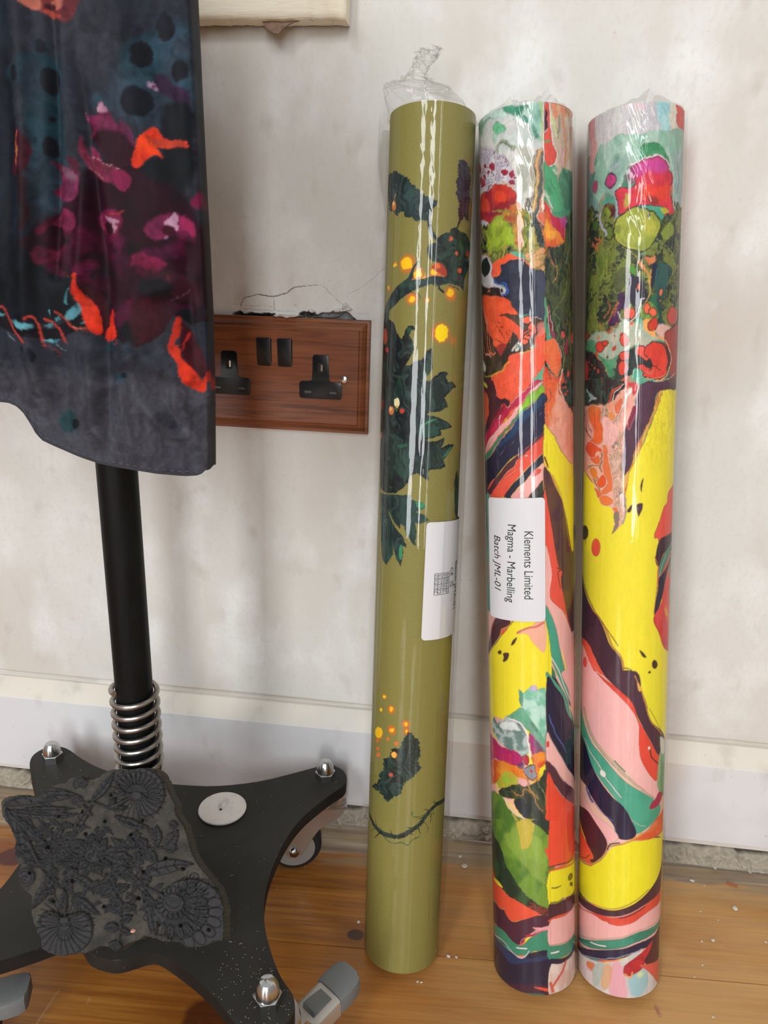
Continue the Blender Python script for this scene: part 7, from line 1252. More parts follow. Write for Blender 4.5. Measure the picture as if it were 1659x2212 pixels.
(p,'f2e030',[91,4602,124,4583,160,4545,196,4485,238,4415,302,4361,386,4304,530,4282,528,3934,253,3963,216,4087,172,4201,131,4276,89,4337],3,3,0,('c89058',4),100,1,0),
(p,'5c3843',[88,4295,126,4271,166,4182,204,4087,257,3963,138,3974,110,4095,87,4142],3,3,0,('e8a050',5),100,1,0),
(l,'5a4a20',[121,4308,172,4205,205,4134,260,3972],3,2,0,100,0,0),
(l,'9a3038',[93,4373,119,4308],12,3,0,100,0,0),
(p,'ea5a48',[87,4146,110,4081,136,3974,85,3977],3,0,0,0,100,1,0),
(p,'c8742c',[385,4014,380,3992,368,3977,354,3973,341,3980,332,3998,329,4020,332,4042,341,4057,355,4062,369,4054,380,4037],6,0,0,0,100,1,0),
(p,'f2e030',[91,4293,525,4265,522,3568,298,3667,252,4048,139,4261],2,0,0,0,100,0,0),
(p,'56353d',[91,4293,128,4261,185,4146,251,4038,309,3886,394,3640,522,3546,520,2871,370,3016,293,3187,231,3370,180,3682,136,3924,90,4131],3,3,('6c4a34',8,14,0),0,100,1,0),
(l,'e0b040',[161,4239,237,4090,291,3909,351,3679],6,2,0,100,0,0),
(p,'ea5946',[90,4137,136,3924,171,3725,211,3542,249,3494,234,3423,289,3186,229,3197,153,3275,128,3351,140,3477,100,3689,86,3773],2,3,0,('5a3030',4),100,1,0),
(l,'4a2a30',[198,3533,232,3508,204,3490,231,3370],6,2,0,100,0,0),
(p,'f2b6ae',[85,3695,119,3667,140,3561,149,3476,130,3351,153,3275,259,3183,321,3083,385,2990,520,2927,518,2359,351,2568,256,2859,187,3056,129,3214,82,3313],2,2,0,0,100,1,0),
(p,'4da286',[81,3244,140,3170,187,3045,226,2865,288,2675,369,2517,517,2336,377,2379,239,2600,172,2745,93,2917,78,2918],2,2,0,('c8a890',4),100,1,0),
(l,'e4e8e2',[84,2929,149,2824,211,2716,270,2581,362,2429],12,3,0,100,0,0),
(p,'2a2942',[78,2897,148,2727,238,2567,349,2400,73,2461],3,2,0,0,100,1,0),
(p,'3a7a68',[77,2875,125,2795,172,2712,165,2669,113,2742],6,6,0,0,100,1,0),
(p,'eab2a6',[-603,3140,-553,3139,-307,3131,-401,2974,-535,2783,-612,2750],2,2,0,0,100,1,0),
(l,'c84a40',[-334,3119,-404,3018,-508,2861],6,2,0,100,0,0),
(p,'523039',[-316,3129,-150,3148,-191,3088,-271,3029,-287,2970,-380,2879,-536,2754,-433,2942],3,3,0,0,100,1,0),
(p,'f2e032',[-144,3159,85,3164,84,2450,-623,2305,-614,2680,-536,2749,-341,2901,-257,2999,-191,3077],3,3,0,0,100,1,0),
(l,'c09048',[-150,3131,-204,3075,-263,3042,-280,2983,-361,2895,-478,2780],10,3,4,100,0,0),
(p,'f0b298',[86,3143,1,3114,-40,3081,-113,3049,-133,3029,-51,3031,-11,2975,84,2891],10,6,0,0,100,1,0),
(l,'e07060',[-124,3037,-40,3081,21,3092,79,3122],13,6,4,100,0,0),
(p,'4a3a28',[-128,3001,-147,2953,-175,2930,-164,2967],2,0,0,0,100,1,0),
(p,'4a3628',[-269,2858,-272,2849,-280,2842,-291,2837,-302,2836,-311,2839,-314,2846,-310,2855,-301,2863,-290,2868,-279,2869,-272,2865],2,5,0,0,100,1,0),
(p,'4e3830',[-250,2852,-199,2863,-208,2817,-235,2790,-255,2788,-245,2820],2,0,0,0,100,1,0),
(p,'7cc0a2',[-118,2581,-88,2559,-46,2605,-4,2626,26,2596,90,2579,92,2161,13,2298,-49,2373,-101,2434,-115,2510],5,10,('c4e2d4',6,8,0),0,100,1,0),
(p,'3f8a70',[-109,2576,-88,2546,-95,2457,-116,2498],8,6,0,0,80,1,0),
(p,'c8b0d0',[22,2607,18,2596,9,2588,-5,2585,-18,2587,-28,2595,-31,2606,-28,2617,-18,2625,-4,2628,9,2626,19,2617],10,8,0,0,100,1,0),
(p,'6cae8e',[-224,2335,-100,2436,-49,2384,13,2298,92,2161,92,2083,-9,2220,-60,2272,-146,2335],8,10,('4a8a6c',6,8,0),0,100,1,0),
(p,'b4c4c0',[-431,2232,-385,2286,-333,2254,-289,2304,-266,2283,-224,2352,-205,2329,-129,2329,-71,2260,-51,2184,-37,2084,-95,2038,-138,2078,-236,2086,-347,2122,-417,2179],5,10,('56766f',5,4,20),0,100,1,0),
(p,'e6ebe8',[-306,2258,-169,2310,-103,2256,-170,2243,-275,2223],16,12,0,0,80,1,0),
(p,'b4286a',[-539,2055,-387,2101,-311,2070,-210,2083,-136,2070,-93,2019,-105,1961,-187,1953,-282,1943,-375,1939,-544,1816],6,8,('d03a5a',8,8,0),0,100,1,0),
(p,'b03a7a',[-40,2246,24,2176,92,2083,91,2038,41,2039,-21,2072],8,10,('6a5a6a',5,8,30),0,100,1,0),
(l,'8aa89c',[-39,2307,32,2187,92,2083],28,12,10,70,0,0),
(p,'e8882f',[-544,1803,-353,1939,-212,1959,-107,1951,-63,1924,-10,1985,-21,2061,53,2086,96,2060,97,1992,41,1949,20,1848,-66,1854,-177,1853,-286,1791,-522,1641],8,14,('d2482a',6,8,0),0,100,1,0),
(g,'f0a83c',[-283,1887],74,74,70),
(g,'f09a3a',[52,2041],42,42,70),
(l,'e9e0e2',[-205,2333,-113,2316,-61,2239,-46,2128,-30,2051],16,4,6,100,0,0),
(p,'9cc03e',[-348,1766,-213,1901,-131,1856,-143,1790,-230,1720,-321,1714],10,14,('c8a83c',6,6,0),0,100,1,0),
(p,'5a3a6a',[-134,1980,-85,1989,-91,1943,-129,1947],8,8,0,0,80,1,0),
(p,'2d382f',[-331,1680,-216,1762,-143,1801,-66,1805,29,1861,106,1935,101,1375,-17,1483,-70,1535,-134,1591,-168,1674,-274,1647],6,10,('4a5236',6,14,30),0,100,1,0),
(l,'c07a3a',[-191,1748,-122,1709,-67,1776,-25,1746,27,1634],9,4,14,100,0,0),
(l,'a88a48',[-65,1867,-25,1758,27,1702],9,4,14,100,0,0),
(l,'6a7a48',[8,1861,71,1746,86,1630],9,4,14,100,0,0),
(l,'8a6a48',[6,1668,58,1587],9,4,14,100,0,0),
(l,'3f5a38',[-272,1706,-179,1728,-120,1801],9,4,14,100,0,0),
(p,'8e8e95',[-80,1939,-43,1966,4,1980,-2,1929,14,1890,-23,1860,-55,1878],3,14,0,('3a3034',5),100,1,0),
(p,'c03048',[-95,2038,-53,2049,-53,1982,-80,1990],3,0,0,('4a3a40',4),100,1,0),
(p,'c83848',[-17,1932,-19,1925,-23,1920,-28,1918,-33,1920,-37,1924,-38,1930,-37,1936,-33,1941,-28,1943,-23,1942,-19,1938],3,0,0,0,100,1,0),
(p,'2b3137',[-170,1656,-133,1689,-94,1686,-79,1660,-26,1632,-70,1521,-124,1570,-163,1618],4,8,0,0,100,1,0),
(l,'d9d0b8',[-281,1644,-218,1611,-170,1552,-80,1527,4,1473,103,1392],13,4,8,100,0,0),
(p,'789a38',[-550,1549,-323,1658,-232,1594,-158,1536,-70,1510,103,1384,106,977,-581,729,-566,1377],8,10,('4c7434',12,26,-25),0,100,1,0),
(p,'a4ba50',[-267,1285,-149,1378,-19,1286,65,1147,-22,1076,-152,1189],40,20,0,0,50,1,0),
(p,'c9b348',[-194,1550,-158,1526,-114,1469,-13,1389,-28,1303,-93,1250,-135,1393],14,10,('a8a848',4,14,20),0,100,1,0),
(p,'2c4434',[-569,1279,-433,1291,-336,1226,-249,1103,-121,962,-581,729],10,14,('3f6a3a',8,20,-20),0,100,1,0),
(l,'2f5030',[3,1392,45,1288,65,1170],9,6,10,70,0,0),
(p,'e0583a',[83,1279,109,1235,107,1095,93,1167],4,6,0,0,100,1,0),
(p,'4da286',[99,2733,159,2660,253,2541,336,2393,505,2161,324,2245,272,2419,190,2583,98,2684],3,2,0,0,100,1,0),
(l,'e4e8e2',[191,2687,254,2563,325,2431,361,2305],9,3,0,100,0,0),
(p,'f2b6ae',[239,2710,519,2634,517,2255,393,2339,326,2531],2,0,0,0,100,1,0),
(p,'24223c',[98,2684,177,2596,256,2490,314,2339,517,2116,515,1717,320,1876,222,2021,145,2162,94,2255],3,2,0,0,100,1,0),
(l,'4468b0',[110,2386,156,2274,180,2203,250,2106,282,2039],9,5,8,100,0,0),
(p,'3a3446',[171,2581,253,2452,285,2287,195,2400],20,0,0,0,60,1,0),
(p,'f2b8b0',[94,2244,145,2156,226,2020,324,1872,515,1693,515,1586,247,1820,165,1945,92,2026],2,2,0,('6a7a80',5),100,1,0),
(p,'d8483c',[113,2147,112,2135,106,2127,100,2124,93,2128,88,2138,87,2150,89,2162,93,2171,100,2173,107,2169,112,2160],2,0,0,0,100,1,0),
(p,'56303c',[92,2010,167,1933,250,1808,515,1586,514,1419,249,1682,166,1797,91,1886],2,2,0,0,100,1,0),
(p,'ee5238',[91,1886,166,1790,249,1675,514,1431,512,1056,277,1098,173,1113,84,1116],2,2,('e64a34',14,20,0),0,100,1,0),
(p,'f0dc28',[98,1096,183,1086,277,1083,512,1043,511,798,97,979],3,0,0,0,100,1,0),
(l,'3a2420',[104,1128,173,1121,278,1112,513,1068],6,2,0,100,0,0),
(l,'e8603c',[107,1089,183,1089,312,1084,512,1031],17,8,0,100,0,0),
(l,'4a4a20',[311,953,391,944],17,2,0,100,0,0),
(p,'789a38',[-574,1307,103,1517,111,717,28,764,-71,833,-158,950,-260,1064,-321,1191],4,10,('4f7830',12,26,-25),0,100,1,0),
(p,'a0b84e',[-274,1326,-77,1453,77,1260,74,981,-25,1059,-186,1222],40,20,0,0,55,1,0),
(p,'c9b348',[-150,1497,-13,1522,-43,1320,-109,1262,-129,1380],14,10,0,0,100,1,0),
(p,'29392b',[-592,1258,-455,1242,-332,1217,-256,1066,-158,966,-70,856,102,758,111,701,-72,750,-246,813,-426,886,-583,887],12,12,('3c5a34',8,20,-20),0,100,1,0),
(p,'2a3a30',[-34,1520,103,1517,102,1395,35,1462],8,6,0,0,100,1,0),
(p,'e0583a',[77,1275,104,1287,103,1179,88,1212],4,4,0,0,100,1,0),
(m,['5a2a28','2a3028','8a3a30'],[-71,817,29,787,114,740,114,677,28,709,-43,751],8,3,25,4,8,12,14,100),
(p,'e8573b',[-591,903,-426,873,-246,816,-115,790,28,717,-73,671,-197,605,-265,626,-296,660,-337,639,-397,643,-597,644],3,4,0,0,100,1,0),
(p,'eedc40',[-476,828,-371,872,-295,854,-352,833],2,0,0,0,100,1,0),
(p,'52293a',[-597,644,-537,603,-365,632,-332,637,-289,655,-265,626,-197,600,-73,671,28,709,117,679,116,605,-2,581,-75,511,-135,421,-235,415,-342,458,-602,408],3,4,0,0,100,1,0),
(p,'e67890',[-38,601,27,598,116,610,85,554,73,508,11,491,33,555,-2,573],3,8,('f2b0b0',5,5,0),0,100,1,0),
(l,'c02848',[-75,514,-17,537,41,561],20,6,6,100,0,0),
(l,'e06a80',[-132,425,-119,470,-75,506],8,3,0,100,0,0),
(p,'3e8a6c',[-603,383,-455,410,-312,467,-213,427,-120,418,-46,509,55,570,119,549,117,357,-4,394,-77,350,-168,319,-297,357,-461,335,-604,323],3,5,0,0,100,1,0),
(p,'2b2238',[-605,289,-462,321,-219,316,-122,305,-47,373,122,372,127,-1,-7,87,-207,5,-359,-48,-615,-159],4,4,0,0,100,1,0),
(p,'2e4068',[-605,280,-463,312,-219,310,-122,305,114,370,114,326,-77,289,-221,214,-378,259,-607,186],24,8,0,0,70,1,0),
(l,'ccd8e6',[-604,323,-517,296,-320,367,-219,330,-122,305,-62,386],10,4,6,100,0,0),
(l,'eef2f0',[-167,382,-83,403],13,2,0,100,0,0),
(p,'482434',[-552,-140,-358,-36,-206,38,-7,103,127,56,126,-83,-52,-14,-309,-142],6,4,0,0,100,1,0),
(p,'e2503c',[-22,76,103,56,108,27,10,53],2,3,0,0,100,1,0),
(p,'3f6a58',[-244,-31,-52,11,65,9,-52,-30],6,0,0,0,100,1,0),
(p,'ee5238',[104,1517,540,1366,539,1093,266,1108,101,1115],1,0,0,0,100,0,0),
(p,'efe02c',[100,1068,223,1062,539,1069,571,726,313,792,221,803,98,798],3,0,0,0,100,1,0),
(l,'3a2420',[101,1118,224,1113,458,1059,539,1093],8,2,0,100,0,0),
(l,'e8603c',[100,1084,224,1079,457,1027],14,5,0,100,0,0),
(p,'6a6224',[390,914,367,912,342,917,321,927,308,941,305,957,311,971,327,979,349,976,374,963,395,943,402,924],3,0,0,0,100,1,0),
(p,'5a5424',[404,848,397,843,381,845,363,854,346,866,336,879,332,890,336,898,347,899,363,892,382,878,397,862],3,0,0,0,100,1,0),
(l,'5a5020',[130,932,168,924,215,927],7,2,0,100,0,0),
(p,'4f2c36',[102,797,221,795,538,736,537,621,183,674,101,663],3,0,0,0,100,1,0),
(l,'8a8a30',[118,802,184,793,241,803],17,5,4,100,0,0),
(l,'e4543e',[104,655,220,664,504,599],23,4,0,100,0,0),
(p,'f0b4ae',[104,639,220,649,537,605,570,363,260,418,102,437],3,0,0,0,100,1,0),
(l,'c8a090',[107,436,260,410,537,357],11,4,0,100,0,0),
(p,'3f8f72',[102,421,260,399,570,355,570,247,259,286,101,315],3,0,0,0,100,1,0),
(l,'eceeea',[117,363,189,358],17,3,0,100,0,0),
(p,'2c2440',[101,315,259,278,570,247,570,171,217,241,105,239],4,0,0,0,100,1,0),
(p,'dbb2a6',[105,247,217,241,570,188,569,-73,256,4,103,-29],4,0,('e8d4c8',4,14,0),0,100,1,0),
(l,'d8584c',[270,234,216,147,127,64],20,8,8,100,0,0),
(l,'e07a60',[433,193,374,103],14,8,6,100,0,0),
(l,'d8604c',[109,100,135,13],23,8,0,100,0,0)]
OPR = [
(p,'d0cdcc',[-601,7023,492,6911,506,6508,-595,6604],1,0,('c4c0c6',6,40,0),0,100,0,0),
(p,'e0c4cc',[-132,6847,-1,6827,-17,6782,-104,6803],20,14,0,0,80,1,0),
(p,'b5dadb',[84,6838,228,6853,245,6736,177,6656,228,6550,183,6500,124,6578,94,6650],20,16,('9accd4',4,14,20),0,100,1,0),
(p,'dcd4c4',[183,6833,251,6845,278,6690,209,6660,175,6716],16,12,0,0,100,1,0),
(p,'90b8a4',[-588,6491,-373,6495,-358,6590,-318,6618,-222,6630,-155,6652,-40,6629,72,6649,209,6660,499,6724,515,6280,223,6360,173,6464,99,6559,-12,6562,-36,6460,-79,6439,-114,6409,-148,6327,-174,6220,-268,6285,-365,6195,-583,6103],10,16,('b4ccbe',5,14,20),0,100,1,0),
(p,'7f9c98',[-589,6533,-380,6461,-413,6324,-329,6209,-407,6089,-582,6079],20,14,('55786c',5,20,0),0,100,1,0),
(p,'5f8a80',[-219,6497,-125,6521,-79,6448,-167,6352,-214,6228,-280,6311],40,20,('90a8a0',4,8,0),0,55,1,0),
(l,'a8b0b8',[-188,6454,-227,6392,-200,6279,-179,6198,-163,6106],23,14,16,85,0,0),
(p,'d4a0a0',[-589,6930,-401,6907,-389,6794,-368,6675,-360,6613,-382,6544,-389,6454,-454,6467,-465,6570,-441,6654,-507,6815,-572,6882],10,8,0,0,100,1,0),
(p,'c87a7c',[-589,6939,-406,6911,-398,6852,-566,6882],16,8,0,0,100,1,0),
(p,'c8d8d2',[245,6517,395,6574,505,6553,524,6004,317,5992,245,6207,224,6338],16,12,('8fa8a4',4,40,0),0,100,1,0),
(l,'5a6a72',[283,6458,313,6353,287,6258],12,14,12,70,0,0),
(l,'e0c8a8',[243,6407,227,6272,249,6141],7,6,10,100,0,0),
(p,'db5c57',[245,6852,463,6894,459,6712,360,6696,277,6699,240,6765,257,6781],3,3,0,0,100,1,0),
(p,'3c8a5a',[-21,6554,51,6572,101,6564,151,6514,192,6435,156,6454,107,6481,8,6472,-15,6506],5,6,('4f9a6a',8,8,0),0,100,1,0),
(l,'e8e0dc',[-97,6441,-49,6452,8,6467,106,6483,150,6462,186,6426],14,8,10,100,0,0),
(p,'da3a4a',[-79,6421,-14,6453,54,6465,107,6470,162,6440,178,6405,217,6367,223,6329,192,6290,202,6229,232,6188,253,6087,188,6078,162,6114,187,6138,123,6157,15,6165,-51,6157,-126,6131,-156,6123,-165,6183,-191,6268,-166,6294,-129,6292,-111,6281,-63,6301,-55,6335,-95,6375],4,8,('c83040',10,12,0),('4a2a3a',6),100,1,0),
(p,'c64a9c',[-83,6422,-14,6451,54,6463,107,6468,162,6437,175,6403,131,6373,33,6381,-33,6350,-82,6369],50,10,0,0,85,1,0),
(p,'e8472a',[-49,6273,12,6294,108,6276,179,6311,195,6219,126,6188,15,6197,-30,6209],50,10,0,0,80,1,0),
(p,'6a2a26',[23,6223,99,6214,106,6170,33,6170],24,12,0,0,70,1,0),
(p,'8a3a60',[-122,6388,-65,6411,-59,6322,-112,6320],24,14,0,0,70,1,0),
(p,'bba24c',[-124,6251,-93,6234,-99,6168,-127,6154,-132,6195],14,12,0,0,100,1,0),
(p,'4a3038',[-154,6122,-126,6127,-116,6094,-153,6082],10,10,0,0,100,1,0),
(p,'b03468',[-196,6344,-208,6328,-225,6320,-244,6324,-259,6338,-265,6359,-261,6379,-248,6395,-230,6401,-212,6397,-198,6384,-192,6364],4,8,('c85088',6,6,0),('4a2648',8),100,1,0),
(p,'b05070',[-345,6343,-354,6328,-369,6320,-386,6321,-400,6332,-407,6349,-404,6367,-392,6381,-376,6389,-360,6388,-348,6378,-343,6361],5,6,0,('8a6a7a',6),100,1,0),
(p,'5a2c30',[-187,6137,-193,6106,-210,6086,-236,6082,-263,6096,-284,6125,-293,6159,-285,6190,-265,6209,-238,6211,-213,6197,-194,6170],4,8,('7a6a30',6,6,0),('7a6a70',6),100,1,0),
(p,'8aa234',[-224,6140,-227,6118,-237,6103,-250,6100,-265,6109,-276,6128,-281,6152,-277,6174,-267,6188,-252,6191,-238,6182,-228,6163],12,14,('4a6a2c',4,8,0),0,100,1,0),
(p,'b8b83a',[125,6144,161,6150,195,6135,186,6116,151,6109,123,6130],8,10,0,0,100,1,0),
(l,'d8b868',[291,6196,302,6162],9,5,0,100,0,0),
(m,['414c38','5a6838','2d3832','7f8840','333d34','68763c','a0a058'],[-619,6190,-185,6080,-73,5869,22,5845,108,5962,131,6092,456,6151,484,5346,207,5316,-38,5362,-146,5345,-335,5319,-607,5271],9,14,-15,2.4,10,60,21,100),
(p,'8f9c40',[-338,5849,-241,5856,-220,5817,-261,5762,-290,5669,-305,5578,-324,5637,-308,5733,-336,5800],16,26,('5a6a34',4,12,10),0,100,1,0),
(p,'90a040',[148,6016,212,6051,254,6002,200,5925,150,5958],16,26,0,0,80,1,0),
(p,'333d33',[-587,5959,-451,5959,-415,5815,-422,5564,-467,5378,-593,5323],24,20,0,0,60,1,0),
(p,'3a3c34',[-178,5714,-93,5740,-68,5666,-139,5600,-189,5618],30,30,0,0,60,1,0),
(l,'8a9448',[-487,5803,-426,5691,-455,5569,-404,5435,-336,5344],6,5,26,85,0,0),
(l,'98a058',[184,5889,264,5836,295,5742,229,5676,195,5620],6,5,26,85,0,0),
(l,'7a8444',[-263,5860,-180,5823,-94,5788,-11,5734],6,5,26,85,0,0),
(l,'a8a050',[-145,5902,-72,5834,12,5780],6,5,26,85,0,0),
(l,'343c2c',[-170,5935,-108,5873,-13,5823,29,5803],6,5,26,85,0,0),
(l,'8a9450',[-189,5606,-169,5586,-91,5596],6,5,26,85,0,0),
(l,'c86a44',[-371,5998,-313,5973,-349,5950],16,8,22,100,0,0),
(l,'c86a44',[-406,5968,-330,5909],16,8,22,100,0,0),
(p,'4f6a3a',[-327,6070,-335,6055,-350,6047,-367,6048,-383,6058,-393,6074,-393,6092,-382,6106,-366,6114,-348,6113,-334,6103,-327,6088],5,8,0,('2c3a30',6),100,1,0),
(p,'6a7a34',[-206,5995,-209,5974,-219,5961,-233,5957,-247,5966,-258,5983,-262,6005,-259,6025,-248,6039,-234,6042,-220,6033,-210,6016],6,10,0,('2c342c',8),100,1,0),
(l,'a8b0b8',[-309,6160,-316,6095,-274,6032,-258,5992],18,6,10,100,0,0),
(l,'b84a50',[-478,6102,-475,6052],11,6,6,100,0,0),
(p,'a8ad44',[-192,6040,-173,6090,-137,6114,-78,6144,9,6136,90,6097,123,6039,111,5974,76,5915,34,5871,-14,5858,-73,5874,-120,5897,-170,5946,-193,5995],4,8,('8a9638',8,10,0),('39402c',9),100,1,0),
(p,'c8c04c',[-8,6099,78,6073,93,6015,31,5969,-6,6023],50,14,0,0,60,1,0),
(l,'c4c84a',[-187,6027,-170,5953,-114,5901,-44,5873],7,6,0,100,0,0),
(p,'2b3428',[52,6092,51,6083,48,6077,42,6075,37,6077,33,6084,32,6093,33,6101,36,6108,42,6110,47,6107,51,6101],3,0,0,0,100,1,0),
(p,'6a7a3a',[-185,6039,-153,6039,-159,5993,-184,5997],16,14,0,0,70,1,0),
(p,'2e4a46',[60,5702,74,5761,113,5772,189,5769,248,5743,241,5689,195,5619,166,5546,152,5467,170,5395,206,5341,126,5352,112,5485,99,5576,83,5613,66,5615],6,8,('39605a',10,16,0),0,100,1,0),
(p,'232b38',[62,5702,77,5760,110,5767,97,5695,85,5615,66,5613],10,5,0,0,100,1,0),
(l,'3a6a94',[104,5731,99,5671],8,8,0,70,0,0),
(p,'2f6a4c',[55,5516,92,5576,114,5515,116,5473,56,5498,19,5469,16,5487],10,12,0,0,100,1,0),
(p,'d88a56',[17,5816,60,5804,87,5821,94,5778,68,5760,49,5754,30,5780],6,12,('c87048',6,6,0),0,100,1,0),
(l,'b8a254',[-18,5785,19,5739,41,5696,62,5606,51,5546,19,5487],12,6,10,100,0,0),
(l,'dc8848',[-18,5782,13,5739,28,5720],16,6,10,100,0,0),
(l,'d49048',[59,5731,59,5636],10,5,0,100,0,0),
(p,'2c2a34',[-81,5691,-10,5674,28,5607,42,5528,6,5523,-11,5482,-41,5477,-90,5584],14,16,('3a3444',8,12,0),0,100,1,0),
(p,'582e5c',[-169,5573,-126,5584,-88,5535,-97,5481,-136,5466,-154,5419,-131,5380,-184,5363,-218,5388,-174,5482],12,18,('3a2440',6,10,0),0,100,1,0),
(p,'5a9a3a',[-37,5727,-39,5712,-47,5701,-57,5698,-68,5703,-76,5715,-79,5730,-77,5745,-69,5755,-59,5758,-48,5753,-40,5742],14,16,0,0,100,1,0),
(l,'b4603e',[-235,5538,-220,5481,-255,5429],9,5,20,100,0,0),
(l,'b4603e',[-168,5524,-193,5466,-212,5406],9,5,20,100,0,0),
(l,'b4603e',[-159,5377,-184,5348,-197,5337],9,5,20,100,0,0),
(l,'b4603e',[-293,5396,-260,5337,-197,5331],9,5,20,100,0,0),
(l,'b4603e',[-174,5476,-186,5428],9,5,20,100,0,0),
(p,'a6b49e',[-444,5278,-335,5335,-183,5311,-140,5372,-98,5381,-38,5361,28,5340,115,5272,210,5249,212,5212,130,5242,63,5224,26,5188,-23,5215,-82,5180,-130,5157,-154,5121,-177,5004,-211,4993,-248,5070,-304,5144,-441,5194],24,14,('c0b8a4',6,8,0),0,100,1,0),
(p,'5c9a72',[-485,5263,-354,5270,-332,5198,-264,5142,-193,5125,-142,5147,-160,5098,-177,5004,-211,4991,-248,5070,-304,5144,-459,5182],20,14,('3f8a5e',8,10,0),0,100,1,0),
(p,'4f8a68',[-94,5181,-23,5215,26,5188,116,5242,193,5224,161,5211,63,5212,27,5151,-34,5178],16,10,0,0,80,1,0),
(m,['2d3b34','3a4038','25302c','4a2e30','354a3c'],[-606,5191,-441,5194,-304,5142,-248,5069,-211,4991,-177,5002,-154,5119,-106,5163,-23,5202,-32,5092,-55,5031,-126,4959,-182,4879,-200,4816,-323,4786,-600,4747],8,14,0,4,10,24,22,100),
(p,'c8503e',[-373,5086,-374,5081,-377,5077,-382,5076,-387,5078,-390,5082,-392,5087,-391,5092,-387,5096,-382,5097,-378,5095,-374,5091],4,8,0,0,100,1,0),
(p,'c8503e',[-339,5064,-340,5058,-344,5054,-349,5052,-354,5054,-358,5059,-359,5066,-358,5072,-354,5077,-349,5078,-344,5076,-340,5071],4,8,0,0,100,1,0),
(p,'c8503e',[-305,5043,-306,5034,-310,5027,-315,5025,-320,5028,-325,5035,-326,5045,-325,5054,-321,5061,-316,5063,-310,5060,-306,5053],4,8,0,0,100,1,0),
(p,'c8503e',[-273,4984,-274,4980,-277,4977,-280,4976,-284,4977,-287,4980,-288,4985,-287,4989,-284,4993,-281,4994,-277,4992,-274,4989],4,8,0,0,100,1,0),
(p,'c8503e',[-398,5055,-399,5051,-402,5047,-406,5046,-410,5048,-413,5051,-415,5056,-414,5060,-411,5064,-407,5065,-403,5063,-400,5060],4,8,0,0,100,1,0),
(p,'c8503e',[-407,4997,-409,4993,-413,4990,-418,4990,-424,4991,-429,4994,-431,4998,-429,5002,-425,5004,-419,5005,-413,5004,-409,5001],4,8,0,0,100,1,0),
(p,'c8503e',[-346,4942,-347,4935,-350,4929,-354,4927,-358,4929,-361,4935,-363,4943,-362,4951,-359,4956,-355,4958,-351,4956,-347,4950],4,8,0,0,100,1,0),
(p,'c8503e',[-136,4962,-137,4958,-139,4955,-142,4954,-144,4955,-146,4958,-147,4963,-147,4967,-145,4970,-142,4971,-139,4970,-137,4967],4,8,0,0,100,1,0),
(p,'c8503e',[-411,5114,-412,5111,-416,5109,-422,5108,-428,5110,-433,5112,-435,5116,-433,5119,-429,5121,-422,5121,-417,5120,-412,5117],4,8,0,0,100,1,0),
(p,'d8c8c8',[-304,4936,-305,4931,-308,4927,-313,4926,-317,4927,-321,4931,-322,4936,-321,4941,-318,4945,-313,4946,-309,4945,-306,4941],4,0,0,0,100,1,0),
(l,'3a6a50',[-178,5036,-189,4942,-222,4880],27,24,14,60,0,0),
(l,'ccd0d4',[-154,5450,-141,5409,-110,5388,-95,5375,-51,5390,-17,5458,6,5529,27,5535],8,4,8,100,0,0),
(l,'d0d4d4',[-98,5384,-103,5348],21,14,8,80,0,0),
(p,'7a9a3c',[-9,5403,7,5472,55,5510,112,5478,121,5397,52,5392],8,8,('4a7a48',5,8,0),0,100,1,0),
(p,'f0a65c',[15,5378,58,5395,114,5397,130,5346,106,5291,129,5271,223,5289,197,5245,129,5263,71,5282,32,5329],8,10,0,0,100,1,0),
(p,'e0b2a4',[126,5355,269,5329,214,5273,122,5281],16,10,0,0,100,1,0),
(p,'ee6046',[-40,5432,-44,5413,-57,5400,-76,5397,-94,5403,-108,5418,-114,5437,-109,5456,-96,5468,-77,5472,-59,5466,-45,5451],3,6,0,('3a2628',5),100,1,0),
(p,'ee6a48',[65,5463,62,5445,53,5432,42,5428,30,5433,21,5446,17,5464,20,5481,28,5494,40,5498,52,5493,61,5480],3,6,0,('3a2628',5),100,1,0),
(p,'ee6a48',[108,5431,99,5419,86,5412,72,5413,60,5421,54,5434,56,5449,64,5461,77,5468,92,5467,104,5459,110,5446],3,6,0,('3a2628',5),100,1,0),
(p,'cc4028',[124,5347,113,5325,96,5312,79,5310,65,5320,57,5340,59,5363,69,5384,85,5397,102,5399,118,5389,126,5370],3,6,0,('3a2628',5),100,1,0),
(p,'ee6046',[-51,5360,-55,5356,-60,5354,-65,5355,-68,5359,-69,5365,-67,5371,-63,5375,-58,5377,-53,5376,-50,5372,-49,5366],3,6,0,0,100,1,0),
(p,'c8524a',[371,5423,355,5391,317,5365,277,5355,244,5361,223,5383,214,5413,220,5444,239,5467,270,5477,308,5472,348,5452],3,6,0,('3a2628',5),100,1,0),
(p,'ee7a50',[-295,5286,-297,5277,-302,5271,-309,5270,-316,5273,-321,5280,-323,5289,-322,5297,-316,5303,-309,5305,-302,5302,-297,5295],3,6,0,0,100,1,0),
(p,'da4438',[-266,5217,-270,5200,-282,5188,-299,5184,-318,5190,-332,5205,-338,5223,-333,5240,-319,5252,-301,5255,-283,5249,-271,5235],3,6,0,('3a2628',5),100,1,0),
(p,'d64236',[-228,5240,-231,5230,-239,5222,-250,5221,-263,5224,-272,5233,-275,5244,-272,5254,-263,5261,-251,5263,-240,5259,-231,5251],3,6,0,('3a2628',5),100,1,0),
(p,'da4a3a',[-312,5168,-314,5157,-319,5150,-327,5147,-335,5151,-341,5159,-343,5170,-341,5181,-336,5189,-328,5191,-320,5187,-314,5179],3,6,0,0,100,1,0),
